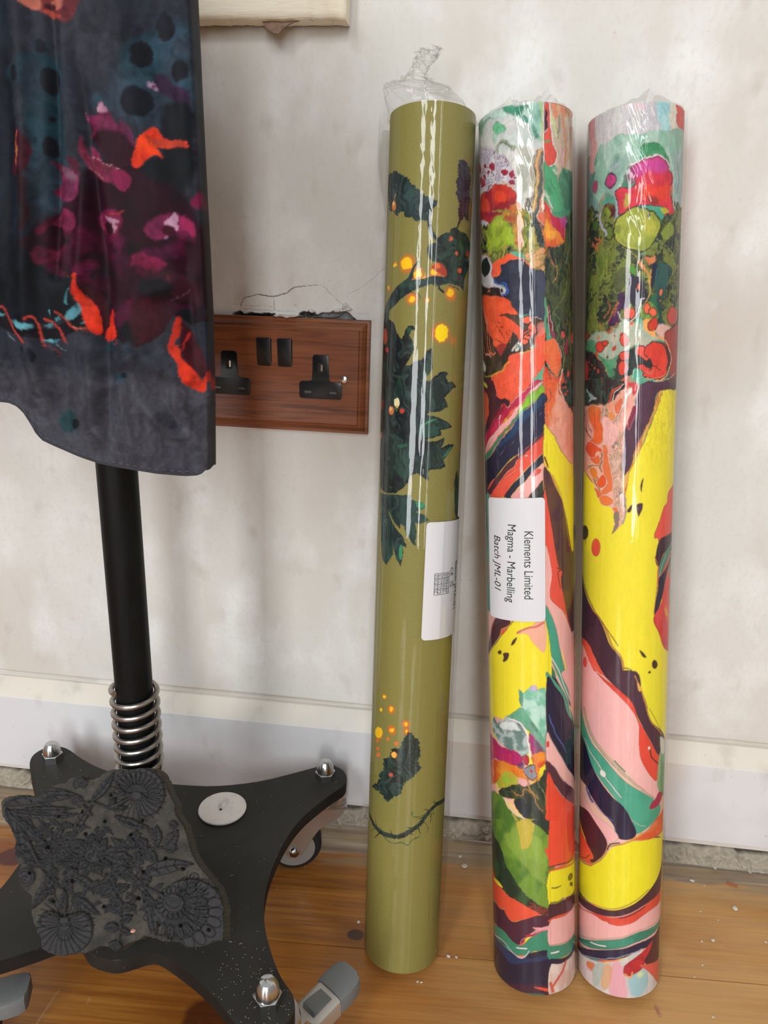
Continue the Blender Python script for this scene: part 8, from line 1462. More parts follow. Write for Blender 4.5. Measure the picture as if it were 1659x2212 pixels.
(p,'c83c34',[-168,5196,-172,5186,-178,5180,-183,5179,-188,5183,-189,5192,-188,5202,-184,5212,-178,5218,-173,5219,-168,5215,-167,5206],3,6,0,0,100,1,0),
(p,'e04a3a',[-80,5250,-83,5229,-94,5214,-108,5210,-123,5216,-134,5232,-138,5254,-134,5274,-124,5289,-110,5294,-95,5287,-84,5271],3,6,0,('3a2628',5),100,1,0),
(p,'e04a38',[-76,5136,-80,5119,-91,5108,-108,5104,-124,5109,-137,5122,-141,5139,-137,5156,-125,5167,-109,5171,-93,5165,-80,5153],3,6,0,('3a2628',5),100,1,0),
(p,'e04a38',[-84,5054,-88,5030,-99,5013,-114,5008,-129,5015,-141,5033,-145,5057,-142,5080,-131,5097,-115,5102,-100,5095,-89,5077],3,6,0,('3a2628',5),100,1,0),
(p,'c84a44',[-443,5308,-453,5294,-469,5285,-490,5283,-514,5290,-531,5303,-526,5319,-505,5332,-481,5341,-462,5342,-448,5336,-442,5323],3,6,0,0,100,1,0),
(p,'d04038',[-444,5044,-454,5002,-473,4971,-502,4961,-553,4975,-570,5007,-570,5051,-559,5094,-503,5122,-474,5131,-454,5118,-444,5086],3,6,0,0,100,1,0),
(p,'d84a3a',[-76,5337,-76,5334,-78,5331,-81,5330,-84,5331,-86,5334,-86,5338,-86,5342,-84,5344,-81,5345,-79,5344,-77,5341],3,6,0,0,100,1,0),
(p,'d84a3a',[-122,5297,-123,5294,-125,5292,-129,5292,-133,5293,-135,5295,-136,5298,-135,5301,-133,5302,-129,5303,-125,5302,-123,5300],3,6,0,0,100,1,0),
(p,'e8704c',[-8,5619,-9,5607,-12,5598,-17,5595,-21,5599,-25,5608,-26,5620,-25,5632,-22,5641,-18,5644,-13,5640,-10,5631],3,6,0,0,100,1,0),
(p,'ee7048',[151,5571,147,5560,141,5551,134,5549,128,5553,126,5562,126,5574,130,5586,136,5594,143,5597,148,5593,151,5583],3,6,0,0,100,1,0),
(p,'ee7048',[149,5516,148,5512,145,5509,142,5508,138,5509,135,5512,134,5516,135,5519,138,5522,141,5523,145,5522,148,5519],3,6,0,0,100,1,0),
(p,'a84a48',[-173,5288,-173,5283,-175,5280,-178,5279,-180,5281,-182,5284,-183,5289,-182,5293,-180,5296,-178,5297,-175,5295,-173,5292],3,6,0,0,100,1,0),
(p,'3a2628',[-222,5143,-223,5139,-225,5137,-227,5136,-230,5137,-232,5140,-232,5144,-232,5148,-230,5150,-228,5151,-225,5150,-223,5147],3,6,0,0,100,1,0),
(l,'3a2628',[-135,5109,-105,5101,-81,5112],5,3,6,100,0,0),
(p,'a64440',[196,5273,226,5311,482,5377,493,5059,290,4975,264,5088,255,5150,203,5211],6,6,0,('5a3030',6),100,1,0),
(p,'333d38',[-34,5154,26,5176,40,5126,5,5053,-32,5055,-56,5093],8,8,0,0,100,1,0),
(p,'e64a38',[29,5185,63,5217,116,5227,179,5205,214,5150,229,5088,222,5025,187,4987,131,4975,89,4982,50,4986,31,5009,68,5027,87,5051,66,5107,27,5151],3,6,('d63e30',10,10,0),('3a2226',7),100,1,0),
(p,'e85240',[-25,5159,-11,5201,18,5203,27,5185,27,5151,59,5114,47,5106,15,5127,-3,5139],3,5,0,('3a2226',6),100,1,0),
(p,'d84a3c',[-14,5066,29,5080,67,5052,55,5027,17,5037],3,6,0,('3a2226',6),100,1,0),
(p,'332a2c',[-3,5108,40,5108,79,5112,97,5063,67,5044,25,5090],4,10,0,0,100,1,0),
(l,'3a2226',[87,5057,128,5063,129,5038,159,5032],6,3,8,100,0,0),
(l,'d8604c',[42,5027,82,5008,101,5026],16,4,6,100,0,0),
(l,'e89070',[50,4978,103,4976,185,4994,220,5025],5,3,5,100,0,0),
(l,'e8a876',[197,5242,248,5175,267,5101,240,5025,186,4972,124,4964],12,4,6,100,0,0),
(l,'ece2da',[337,5008,232,4969,162,4954,110,4955],5,3,5,100,0,0),
(p,'5a5a50',[125,4945,223,4963,495,5014,499,4892,225,4912],14,8,('6a3a44',8,4,0),0,100,1,0),
(p,'4e323e',[8,4910,32,4938,90,4957,224,4931,498,4924,499,4898,157,4887,122,4807,110,4739,-25,4742,-3,4842],4,3,0,0,100,1,0),
(m,['2d3934','27312e','3d4a40','3a2c2e'],[-622,4980,-106,4960,-183,4834,-203,4790,-284,4801,-382,4808,-619,4746],6,14,0,3,8,16,23,100),
(p,'3d584a',[-598,4900,-440,4905,-401,4860,-431,4819,-556,4772,-620,4800],6,8,0,0,100,1,0),
(p,'a4b2b4',[-480,4913,-421,4901,-353,4854,-312,4840,-374,4823,-431,4809,-398,4855],8,12,0,0,100,1,0),
(p,'f1e13a',[-627,4369,-480,4289,-327,4196,-264,4080,-178,4035,-151,3969,-164,3843,-124,3882,-73,3998,-80,4111,-55,4295,14,4451,86,4629,138,4746,183,4888,324,4902,502,4901,541,3755,-619,3727],3,2,0,0,100,0,0),
(p,'f1b3a3',[-631,4757,-436,4789,-340,4793,-214,4796,-183,4824,-115,4901,-44,4909,8,4922,0,4878,-28,4825,-31,4780,-53,4692,-80,4633,-98,4593,-96,4492,-109,4381,-92,4300,-89,4157,-72,4111,-70,4008,-90,3935,-124,3886,-166,3840,-149,3896,-151,3969,-178,4037,-233,4049,-270,4079,-311,4144,-327,4188,-387,4246,-461,4282,-626,4342],3,4,('eea494',10,14,0),0,100,1,0),
(m,['f0b4a4','c6a488','ecc0ae','a89880','f2baa8','8f8a78'],[-247,4796,-182,4819,-119,4882,-112,4768,-140,4683,-100,4643,-108,4543,-100,4381,-93,4188,-75,4096,-73,4008,-125,3934,-147,4031,-170,4154,-183,4293,-206,4389,-187,4502,-137,4563,-134,4633,-179,4644,-201,4694,-270,4735],8,22,-4,7,6,22,24,100),
(p,'f2bab2',[-270,4695,-229,4704,-195,4664,-134,4633,-138,4583,-172,4522,-187,4492,-254,4501,-298,4500,-260,4531,-255,4598,-275,4664],5,8,0,0,100,1,0),
(l,'7a6a58',[-550,4751,-571,4660,-443,4589,-376,4554],8,4,12,100,0,0),
(l,'a08a70',[-464,4757,-432,4663,-368,4591],8,4,12,100,0,0),
(l,'6a5a50',[-490,4704,-459,4620,-411,4569],8,4,12,100,0,0),
(l,'8a7a60',[-454,4504,-384,4486,-311,4458,-265,4439,-270,4377,-275,4320],8,4,12,100,0,0),
(l,'7a6a50',[-389,4312,-328,4233,-278,4158],8,4,12,100,0,0),
(l,'8a7a60',[-421,4310,-354,4346,-288,4355,-270,4408],8,4,12,100,0,0),
(l,'8a7858',[-253,4460,-251,4388,-281,4335,-262,4300],8,4,12,100,0,0),
(l,'8a7858',[-402,4793,-271,4796,-203,4780],8,4,12,100,0,0),
(l,'7a6a50',[-307,4286,-293,4251,-320,4228],8,4,12,100,0,0),
(p,'ea6c3a',[-429,4746,-396,4785,-325,4786,-282,4761,-275,4725,-278,4684,-261,4644,-257,4593,-259,4531,-298,4504,-341,4513,-390,4527,-342,4560,-352,4617,-404,4684],4,6,('e27e44',8,16,0),('d8a888',5),100,1,0),
(l,'b05a3a',[-347,4746,-337,4684,-329,4623],11,10,8,60,0,0),
(p,'e85e38',[-466,4477,-389,4523,-311,4489,-264,4465,-270,4445,-310,4447,-332,4415,-365,4402,-431,4431],4,7,0,('f2c4b0',4),100,1,0),
(p,'e86e40',[-339,4405,-296,4422,-275,4392,-287,4359,-330,4362,-386,4392],4,7,0,('f2c4b0',4),100,1,0),
(p,'e6843c',[-384,4315,-330,4327,-299,4287,-312,4238,-374,4276],4,7,0,('f2c4b0',4),100,1,0),
(p,'e85c36',[-302,4216,-267,4268,-238,4281,-225,4250,-235,4196,-278,4176],4,7,0,('f2c4b0',4),100,1,0),
(p,'e87a48',[-256,4491,-219,4466,-209,4389,-182,4293,-169,4185,-201,4147,-259,4127,-274,4141,-223,4193,-217,4245,-250,4295,-248,4388],4,7,0,('f2c4b0',4),100,1,0),
(p,'ec7e46',[-274,4116,-223,4126,-163,4093,-188,4054,-245,4055,-280,4095],4,7,0,('f2c4b0',4),100,1,0),
(p,'ee7a40',[-170,4034,-142,4038,-131,4016,-152,4007],4,7,0,('f2c4b0',4),100,1,0),
(p,'e66a40',[-326,4175,-271,4148,-259,4128,-290,4104,-311,4139],4,7,0,('f2c4b0',4),100,1,0),
(p,'eaa080',[-225,4795,-182,4814,-123,4867,-122,4783,-160,4734,-180,4694,-213,4755],4,7,0,('f2c4b0',4),100,1,0),
(p,'e8744e',[-171,4779,-152,4813,-118,4842,-117,4793,-140,4728,-165,4734],4,7,0,('f2c4b0',4),100,1,0),
(p,'d84a40',[-578,4751,-548,4745,-480,4714,-543,4719],4,7,0,('f2c4b0',4),100,1,0),
(p,'e89858',[-229,4745,-181,4734,-160,4704,-190,4684,-212,4709],4,7,0,('f2c4b0',4),100,1,0),
(p,'8f7a68',[-159,3994,-129,4012,-118,3934,-133,3880,-169,3837,-145,3912],10,8,0,0,100,1,0),
(l,'7a9c9c',[-87,4137,-75,4086,-76,3993,-95,3925],9,10,12,80,0,0),
(l,'5a6a78',[-119,4141,-95,4157,-81,4198],14,8,10,100,0,0),
(p,'d84848',[-77,4939,-11,4947,-8,4888,-37,4858,-58,4909],5,8,0,0,100,1,0),
(p,'ebe2dd',[-149,4671,-131,4733,-103,4822,-81,4885,-48,4914,-50,4884,-80,4841,-107,4777,-135,4708,-142,4671],4,5,0,0,100,1,0),
(l,'c44836',[-209,4815,-191,4879,-169,4906,-115,4936],13,4,8,100,0,0),
(l,'eae0dc',[-190,4812,-176,4874,-154,4898,-106,4935],6,3,6,100,0,0),
(p,'573849',[4,4910,52,4945,500,4942,502,4901,311,4897,153,4883,120,4810,100,4726,61,4648,18,4555,-24,4461,-36,4365,-73,4294,-92,4284,-104,4375,-96,4492,-98,4593,-62,4662,-32,4790,-16,4839],3,3,0,0,100,1,0),
(p,'8a2a44',[-36,4776,-17,4790,-14,4750,-39,4682,-64,4617,-62,4672],6,10,0,('b07080',4),100,1,0),
(l,'8a6a74',[-94,4593,-90,4492,-102,4381,-86,4295],10,14,10,60,0,0),
(l,'efdcd4',[2,4907,-16,4849,-31,4785],5,4,4,100,0,0),
(p,'d8803c',[150,4888,186,4884,141,4761,107,4698,57,4570,20,4471,-17,4376,-54,4300,-71,4214,-96,4141,-92,4239,-73,4293,-36,4355,-28,4441,18,4551,61,4644,101,4723,123,4813],3,6,('e0b45c',4,20,15),0,100,1,0),
(l,'8a5a30',[146,4874,114,4772,65,4644,17,4541,-19,4451,-41,4356],3,3,6,100,0,0),
(l,'b89038',[180,4879,138,4751,86,4629],3,3,5,100,0,0),
(p,'54353a',[47,4257,41,4213,32,4159,26,4188,32,4223],2,3,0,0,100,1,0),
(p,'54353a',[-27,4063,-34,4024,-51,4005,-64,4016,-49,4041],2,3,0,0,100,1,0),
(p,'54353a',[6,4064,44,4071,45,4034,31,4002,18,3977,3,4035],2,3,0,0,100,1,0),
(p,'e85e4a',[310,4149,527,4158,541,3755,173,3788,178,3897,218,3971,272,4049],3,3,0,('b84a38',4),100,1,0),
(l,'4a3028',[257,4053,205,3957,195,3838],3,2,0,100,0,0),
(p,'f0c060',[223,3986,251,3994,213,3930],3,0,0,0,100,1,0),
(p,'e07038',[-611,4073,-590,4073,-571,4039,-579,3956,-609,3956],3,0,0,0,100,1,0),
(p,'e07038',[-583,3912,-584,3892,-586,3878,-590,3873,-594,3878,-597,3892,-598,3912,-597,3931,-595,3946,-591,3951,-587,3946,-584,3931],3,0,0,0,100,1,0),
(p,'f1e13a',[-630,3747,190,3805,191,3764,189,3639,166,3156,299,2957,473,2876,488,2404,-612,2320],2,0,0,0,100,0,0),
(p,'5a4632',[-400,3821,-406,3791,-428,3767,-465,3753,-531,3748,-576,3763,-581,3792,-577,3821,-545,3845,-470,3865,-431,3864,-408,3847],3,4,('4a3430',5,8,0),0,100,1,0),
(l,'4a3430',[-447,3769,-442,3718],13,2,0,100,0,1),
(p,'e65840',[-264,3723,-269,3688,-283,3661,-304,3649,-328,3654,-346,3676,-354,3709,-348,3744,-330,3772,-307,3785,-285,3779,-270,3756],2,2,0,0,100,1,0),
(p,'e07038',[-570,4007,-572,3974,-579,3950,-589,3941,-598,3950,-606,3974,-609,4007,-607,4040,-600,4064,-590,4072,-581,4064,-573,4040],3,0,0,0,100,1,0),
(p,'e07038',[-587,3913,-588,3895,-592,3881,-597,3876,-603,3881,-607,3895,-609,3913,-608,3932,-604,3946,-598,3951,-593,3946,-589,3932],3,0,0,0,100,1,0),
(p,'ea5b4a',[402,4091,333,3923,238,3800,191,3772,172,3858,211,3989,257,4051],2,3,0,0,100,1,0),
(p,'483038',[188,3772,251,3808,443,3812,447,3684,257,3688,198,3586,162,3642],3,2,0,0,100,1,0),
(p,'4e8a74',[444,3769,302,3623,230,3529,198,3499,201,3585,261,3682],3,0,0,0,100,1,0),
(l,'d8d8d8',[277,3669,228,3581,204,3506],5,3,0,100,0,0),
(p,'39333f',[447,3684,313,3536,247,3356,181,3205,166,3262,191,3408,201,3496,239,3522],4,0,0,0,100,1,0),
(p,'e05048',[455,3447,281,3243,473,2887,301,2924,215,3071,163,3156,168,3214,241,3304,314,3450],3,0,('c83e3e',8,14,0),0,100,1,0),
(l,'e06a40',[155,3663,191,3576,183,3419,160,3221],6,3,0,100,0,0),
(p,'4e2f3e',[-640,3579,-597,3557,-572,3496,-474,3378,-372,3255,-279,3182,-217,3087,-171,2976,-87,2880,-55,2752,5,2755,48,2657,130,2487,20,2495,-102,2615,-210,2704,-298,2780,-382,2877,-570,2918,-633,2988],3,2,('432836',16,20,0),0,100,1,0),
(l,'c8904a',[-572,3524,-441,3364,-354,3248,-266,3176,-200,3081,-155,2970,-83,2888,-57,2765,-5,2755,37,2670,124,2499],14,4,5,100,0,0),
(l,'7a4a28',[-543,3485,-393,3321,-279,3184,-194,3093,-109,2977],5,2,3,100,0,0),
(p,'e0d048',[-66,2797,-26,2800,9,2763,-45,2755],3,0,0,('7a5028',5),100,1,0),
(p,'f3b4b0',[-632,2953,-589,2931,-454,2878,-336,2782,-227,2702,-97,2605,-10,2494,-625,2319],2,2,0,0,100,1,0),
(p,'ea5a46',[-620,2965,-589,2943,-400,2941,-307,2857,-216,2727,-108,2628,0,2494,-40,2514,-209,2657,-319,2742,-384,2827,-472,2889,-588,2885],3,6,0,0,100,1,0),
(l,'5a3038',[-431,3032,-366,2996,-324,2947],17,8,6,70,0,0),
(p,'e85a4a',[-391,2777,-395,2754,-405,2734,-421,2723,-440,2722,-455,2732,-462,2751,-457,2775,-442,2796,-424,2808,-407,2808,-396,2797],3,4,0,0,100,1,0),
(l,'f2b0a0',[-298,2771,-209,2673,-122,2592],5,2,0,100,0,0),
(p,'4a3a20',[49,2950,79,2927,105,2889,74,2899],2,0,0,0,100,1,0),
(p,'4a3428',[210,2818,207,2801,196,2790,182,2788,169,2795,159,2810,155,2828,158,2845,167,2856,180,2858,194,2851,205,2836],2,4,0,0,100,1,0),
(p,'4a3428',[147,2748,146,2734,141,2724,134,2722,128,2726,123,2737,120,2752,122,2766,126,2775,133,2778,140,2774,145,2763],2,3,0,0,100,1,0),
(p,'e6bca8',[-728,2635,-343,2723,72,2081,324,1833,517,1511,136,1443,-80,1408,-318,1529,-721,1868],3,0,0,0,100,0,0),
(p,'efe23a',[29,2780,479,2698,497,2118,325,2201,159,2378,93,2596],2,0,0,0,100,0,0),
(l,'a89a30',[143,2475,216,2360,284,2261],5,3,0,70,0,0),
(p,'f2b8b4',[-628,2627,-277,2733,-102,2616,0,2504,55,2371,69,2225,84,2078,133,1981,255,1846,335,1701,230,1702,114,1791,12,1922,-91,2025,-199,2123,-331,2189,-435,2321,-627,2521],2,2,0,0,100,1,0),
(p,'4e3240',[-188,2756,29,2780,72,2623,121,2486,162,2369,363,2175,264,2063,151,2226,65,2381,-11,2536,-113,2636],3,2,0,0,100,1,0),
(l,'c88a50',[20,2747,61,2648,106,2524,152,2384,298,2222],9,4,4,100,0,0),
(p,'e8b058',[36,2703,75,2636,49,2626],3,0,0,0,100,1,0),
(p,'e8513e',[-284,2731,-123,2645,-1,2537,56,2393,154,2214,230,2095,309,1973,297,1919,237,1857,160,1931,82,2067,62,2214,53,2371,-22,2503,-143,2620],2,3,('dd4434',14,20,0),0,100,1,0),
(l,'3a2028',[160,2137,175,2077,221,2025,310,1952],9,3,0,100,0,0),
(p,'f0d0c8',[163,2149,162,2142,157,2137,151,2136,144,2139,140,2146,138,2154,139,2162,144,2167,150,2168,156,2164,161,2158],3,0,0,0,100,1,0),
(p,'9ab88e',[266,2222,367,2139,498,2095,512,1676,335,1701,252,1827,261,2042,292,2122],5,4,('6a9a68',6,20,0),0,100,1,0),
(p,'dcd8c8',[276,2207,366,2151,380,2041,295,2075],10,0,0,0,80,1,0),
(p,'51a88b',[-626,2450,-582,2417,-420,2246,-322,2135,-216,2061,-126,1972,-23,1875,121,1778,286,1652,303,1563,135,1475,55,1451,20,1567,-54,1665,-138,1763,-242,1867,-326,1947,-403,2076,-623,2200],3,2,('469c80',14,14,0),0,100,1,0),
(l,'e4bca6',[-452,2372,-357,2215,-279,2132,-143,2016,13,1879,226,1703],10,3,6,100,0,0),
(l,'7aa890',[-439,2377,-347,2219,-270,2135,-134,2018,21,1879,231,1701],10,3,6,100,0,0),
(l,'ecc8b4',[-431,2381,-341,2222,-263,2138,-128,2020,26,1879,235,1700],10,3,6,100,0,0),
(l,'c8a890',[-420,2385,-332,2226,-255,2141,-119,2022,33,1879,240,1698],10,3,6,100,0,0),
(l,'d8c8b0',[-112,2035,-50,1977,12,1924],10,4,0,100,0,0),
(l,'3f9a7c',[-117,2043,-81,2006,-40,1967],9,3,0,100,0,0),
(l,'e6eae4',[-416,2130,-328,2042,-244,1973,-195,1898,-129,1825,-61,1747],10,3,5,100,0,0),
(p,'e9e8e0',[-192,1934,-184,1922,-182,1907,-187,1895,-199,1887,-213,1886,-227,1892,-236,1904,-239,1919,-233,1932,-220,1940,-206,1941],3,6,0,0,100,1,0),
(l,'a8d0c0',[-54,1668,9,1581,75,1521,134,1501],7,4,5,100,0,0),
(p,'2a2340',[-623,2188,-585,2164,-415,2093,-319,1951,-236,1846,-133,1741,-39,1667,22,1556,60,1453,15,1401,-80,1402,-123,1512,-238,1612,-321,1680,-395,1737,-618,1777],3,2,('241e36',14,14,0),0,100,1,0),
(l,'4a62ac',[-374,1715,-345,1670,-298,1634],21,6,6,100,0,0),
(l,'2a2340',[-346,1693,-313,1645],9,4,0,100,0,0),
(l,'5a7ac0',[-305,1654,-225,1596,-124,1537],6,4,8,80,0,0),
(p,'f0b4b0',[-617,1703,-579,1675,-387,1609,-286,1531,-164,1499,-78,1406,-161,1332,-170,1370,-288,1483,-412,1523,-616,1568],2,2,0,('a8b8b8',4),100,1,0),
(p,'4e2730',[-615,1506,-573,1460,-385,1526,-285,1484,-173,1367,-171,1273,-230,1165,-318,1106,-383,1274,-614,1432],2,2,0,0,100,1,0),
(p,'f05a40',[-614,1432,-572,1373,-379,1252,-286,1172,-326,1113,-609,993],2,2,0,0,100,1,0),
(l,'5a2a28',[-453,1059,-379,1093,-326,1152],5,2,0,100,0,0),
(p,'f0e02c',[-608,968,-341,1048,-217,1132,-130,1299,24,1382,259,1367,523,1309,537,888,-606,725],3,0,0,0,100,1,0),
(p,'e8703e',[13,1395,136,1454,292,1544,516,1535,522,1369,279,1373,78,1391],5,6,('dd5a34',10,5,-20),0,100,1,0),
(l,'c89068',[-609,993,-341,1067,-229,1149,-162,1273,-141,1315,-28,1363,100,1431,272,1505],11,4,5,100,0,0),
(l,'3a3440',[-162,1279,-136,1332,-69,1361],9,4,0,100,0,0),
(p,'3a4060',[231,1380,374,1314,322,1282,274,1259],3,0,0,0,100,1,0),
(l,'e8a030',[-48,1355,67,1417,100,1449],11,5,5,100,0,0),
(p,'ab2e52',[172,1638,196,1692,230,1702,280,1747,352,1704,276,1638],3,0,0,0,100,1,0),
(p,'efb4ae',[-688,563,532,934,548,414,-20,392,-684,182],3,0,0,0,100,0,0),
(p,'efe12c',[-658,957,-581,964,-308,1064,-206,1168,-120,1309,88,1386,230,1377,473,1283,481,1035,185,942,27,841,-111,771,-265,750,-396,729,-655,703],3,0,0,0,100,0,0),
(p,'4e2c36',[-655,686,-577,639,-396,713,-264,734,-110,762,28,825,185,926,367,1048,508,1171,518,866,188,830,29,762,-109,708,-301,662,-654,600],3,2,0,0,100,1,0),
(l,'c89a50',[-472,695,-265,745,-111,775,27,845,184,945],6,2,0,100,0,0),
(p,'e3533e',[-654,600,-576,557,-263,669,-109,700,29,754,188,830,394,857,515,963,521,769,191,749,60,681,-53,642,-137,634,-196,640,-653,532],2,3,('d8483a',12,4,-10),0,100,1,0),
(l,'4a2028',[-54,709,-12,723,58,756,152,804],7,2,0,100,0,0),
(p,'f0b4b0',[-654,566,-575,540,-300,646,-166,638,-52,634,75,672,437,698,521,769,525,639,124,608,-23,550,-194,487,-651,290],2,0,0,0,100,1,0),
(l,'d0a898',[-581,255,-194,474,-23,545,124,603,440,599],11,4,4,100,0,0),
(p,'448f77',[-650,273,-572,244,-193,462,-23,534,124,591,440,583,524,671,528,557,127,510,-21,453,-192,381,-360,306,-650,221],3,0,('388068',12,4,0),0,100,1,0),
(l,'eceeea',[-295,385,-224,403,-159,425],13,3,0,100,0,0),
(p,'2d2742',[-650,186,-571,164,-192,375,-7,447,127,494,399,509,527,573,531,442,129,429,9,375,-131,310,-384,202,-649,99],3,0,0,0,100,1,0),
(l,'8a9ab8',[-384,202,-160,309,8,386,129,432],8,6,6,100,0,0),
(p,'dcd0ca',[-649,99,-384,197,-160,277,-5,361,129,416,438,349,537,277,550,-157,-25,-44,-185,-60,-645,-236],6,6,('c8c4c0',6,12,0),0,100,1,0),
(p,'e2a6b0',[-116,254,-32,309,16,2,-111,-34],24,10,0,0,100,1,0),
(p,'e07a50',[-333,177,-255,215,-272,137,-321,119],10,8,0,0,100,1,0),
(p,'d89a58',[-174,245,-102,259,-127,68,-186,40],20,10,0,0,70,1,0),
(p,'a2c4c8',[27,183,134,252,213,124,140,19,45,35],20,10,0,0,100,1,0),
(p,'9ab0a8',[-272,154,-175,278,-187,106,-251,0],20,10,0,0,60,1,0),
(g,'e8e8a0',[127,204],47,47,80),
(p,'e2cccc',[-505,37,-291,141,-287,-76,-441,-151],20,8,0,0,70,1,0),
(p,'c8343a',[-17,262,10,313,130,399,285,483,254,385,185,350,151,263,41,200,-9,206],4,4,('a82a34',10,5,-30),0,100,1,0),
(p,'54282f',[225,399,299,507,529,508,541,144,178,279],4,0,0,0,100,1,0),
(p,'e25e4e',[116,280,188,275,541,144,547,-56,450,-87,211,200],5,5,0,0,100,1,0),
(l,'f0a060',[-2,215,42,183,55,232],14,5,0,100,0,0)]
RL = roll((-0.026478, -0.141516, 0.00515), (-0.040895, -0.032691, 0.6794),0.03205, OPL, ('8a8246',), 'olive green wallpaper roll with dark leaves and glowing yellow spots', offL)
RM = roll((0.088623, -0.14335, 0.006228), (0.027358, -0.034621, 0.677758),0.03394, OPM, ('f0dc30', 'efb2ac', '52303a', '4da286', 'ea5a46'), 'marbled wallpaper roll with the printed white label, touching the unlabelled roll', offM, edge=11.2)
RR = roll((0.159693, -0.13483, 0.005542), (0.10628, -0.03375, 0.679017),0.03309, OPR, ('f0dc30', 'efb2ac', '52303a', '4da286', 'ea5a46'), 'marbled wallpaper roll without a label, much of it bright yellow', offR)
lb = sticker(RM, [(-38.58, 406.86), (8.92, 407.86), (8.64, 313.64), (-38.86, 312.64)])
for body, q0, q1, sh in [('Klements Limited', (-6.01, 383.2), (-6.47, 331.47), 0), ('Magma - Marbelling', (-18.17, 388.05), (-19.97, 328.07), 0), ('Batch JML-01', (-31.18, 378.74), (-31.55, 337.15), 0.22)]:
    d = (q1[0]-q0[0], q1[1]-q0[1]); Lm = math.hypot(*d); ang = math.degrees(math.atan2(d[1], d[0]))
    cu = bpy.data.curves.new('w', 'FONT'); cu.body = body; cu.size = 9.2; to = bpy.data.objects.new('w', cu); COL.objects.link(to); bpy.context.view_layer.update(); wdt = to.dimensions.x; bpy.data.objects.remove(to)
    text_on(RM, lb, body, q0[0], q0[1], 9.2, ang, shear=sh, squeeze=Lm/wdt)
ll = sticker(RL, [(8.9, 382.36), (68.9, 382.36), (68.25, 288.98), (8.25, 288.98)])
TB = {'batch': (40.92, 349.21), 'ce': (32.9, 345.24), 'uk': (35.8, 333.97), 'box': ((16.85, 341.9), (31.37, 324.92))}
text_on(RL, ll, 'Batch JMA-01', *TB['batch'], 8.6, -91, squeeze=.86)
text_on(RL, ll, 'CE', *TB['ce'], 6.0, -91, name='mark'); text_on(RL, ll, 'UK', TB['uk'][0], TB['uk'][1], 3.6, -91, name='mark'); text_on(RL, ll, 'CA', TB['uk'][0]-2.9, TB['uk'][1], 3.6, -91, name='mark')
bm = bmesh.new(); (ta, tb), (tc_, td) = TB['box']
for q in [(ta, tb, tc_, tb), (tc_, tb, tc_, td), (tc_, td, ta, td), (ta, td, ta, tb)]: strip(RL, bm, *q, .28)
random.seed(9)
for k in range(1, 5): u_ = ta+(tc_-ta)*k/5; strip(RL, bm, u_, tb, u_, td, .2)
for k in range(1, 4): v_ = tb+(td-tb)*k/4; strip(RL, bm, ta, v_, tc_, v_, .2)
for k in range(14):
    u_ = ta+(tc_-ta)*(k+.5)/14; v_ = tb+(td-tb)*.04
    while abs(v_-tb) < abs(td-tb)*.9:
        l_ = random.uniform(.8, 2.6)*(1 if td > tb else -1); strip(RL, bm, u_, v_, u_, v_+l_, .34); v_ += l_+.6*(1 if td > tb else -1)
from_bm('table_print', bm, m_ink, ll, smooth=False)
# crumpled film above the rolls
def tuft(fr, path, rads, amp, N=72, seed=3, flat=1.0):
    pts = catmull(np.array(path, float), False, 14); rr = np.interp(np.linspace(0, 1, len(pts)), np.linspace(0, 1, len(rads)), rads)
    K = np.arange(N)*2*math.pi/N; V = []
    for i, (q, r) in enumerate(zip(pts, rr)):
        nzv = fbm(np.cos(K)*2.2+i*.23, np.sin(K)*2.2+i*.12, seed, 3)-.5; cr = np.abs(np.sin(K*7+i*.55))-.5
        a = amp[0]+(amp[1]-amp[0])*i/len(pts)
        rad = r*(1+a*(nzv*2.4+.35*cr)); V.append(np.stack([q[0]+rad*np.cos(K), q[1]+rad*np.sin(K)*flat, q[2]+a*.010*nzv+np.zeros(N)], 1))
    return quad_mesh('film_end', np.array(V).reshape(-1, 3), grid_faces(len(pts), N, True), m_tuft, fr[0])
tuft(RL, [(-0.04, -0.0327, 0.6754), (-0.0519, -0.036, 0.6971), (-0.0563, -0.036, 0.7025), (-0.0545, -0.036, 0.7073), (-0.051, -0.036, 0.7121), (-0.0478, -0.036, 0.7169), (-0.045, -0.036, 0.721), (-0.0438, -0.036, 0.724)], [.0330, .0265, .0130, .0062, .0056, .0070, .0066, .003], (.05, .8), flat=.55)
def peak(fr, c, w, h, lean):
    # low pointed fold of film standing on the rim
    bm = bmesh.new(); _, B, ax, e1, e2, R = fr; rows = []
    for i in range(15):
        t = i/14; th = c+(t-.5)*w; hh = h*math.exp(-((t-.5)*4.2)**2)*(1+.3*math.sin(i*2.1)); base_ = B+ax*(LEN*mm+.0005)+(R+.0008)*(math.sin(th)*e1+math.cos(th)*e2)
        inn = -(math.sin(th)*e1+math.cos(th)*e2); rows.append([bm.verts.new(base_), bm.verts.new(base_+ax*hh*.5+inn*.002+e1*lean*hh*.5), bm.verts.new(base_+ax*hh+inn*.005+e1*lean*hh), bm.verts.new(base_+inn*.014+ax*hh*.3)])
    for a, c_ in zip(rows, rows[1:]):
        for i in range(3): bm.faces.new((a[i], c_[i], c_[i+1], a[i+1]))
    return from_bm('film_peak', bm, m_tuft, fr[0])
peak(RM, -.45, .9, .0060, .1); peak(RM, .42, 1.0, .0090, .2); peak(RR, .12, 1.9, .0080, .0)
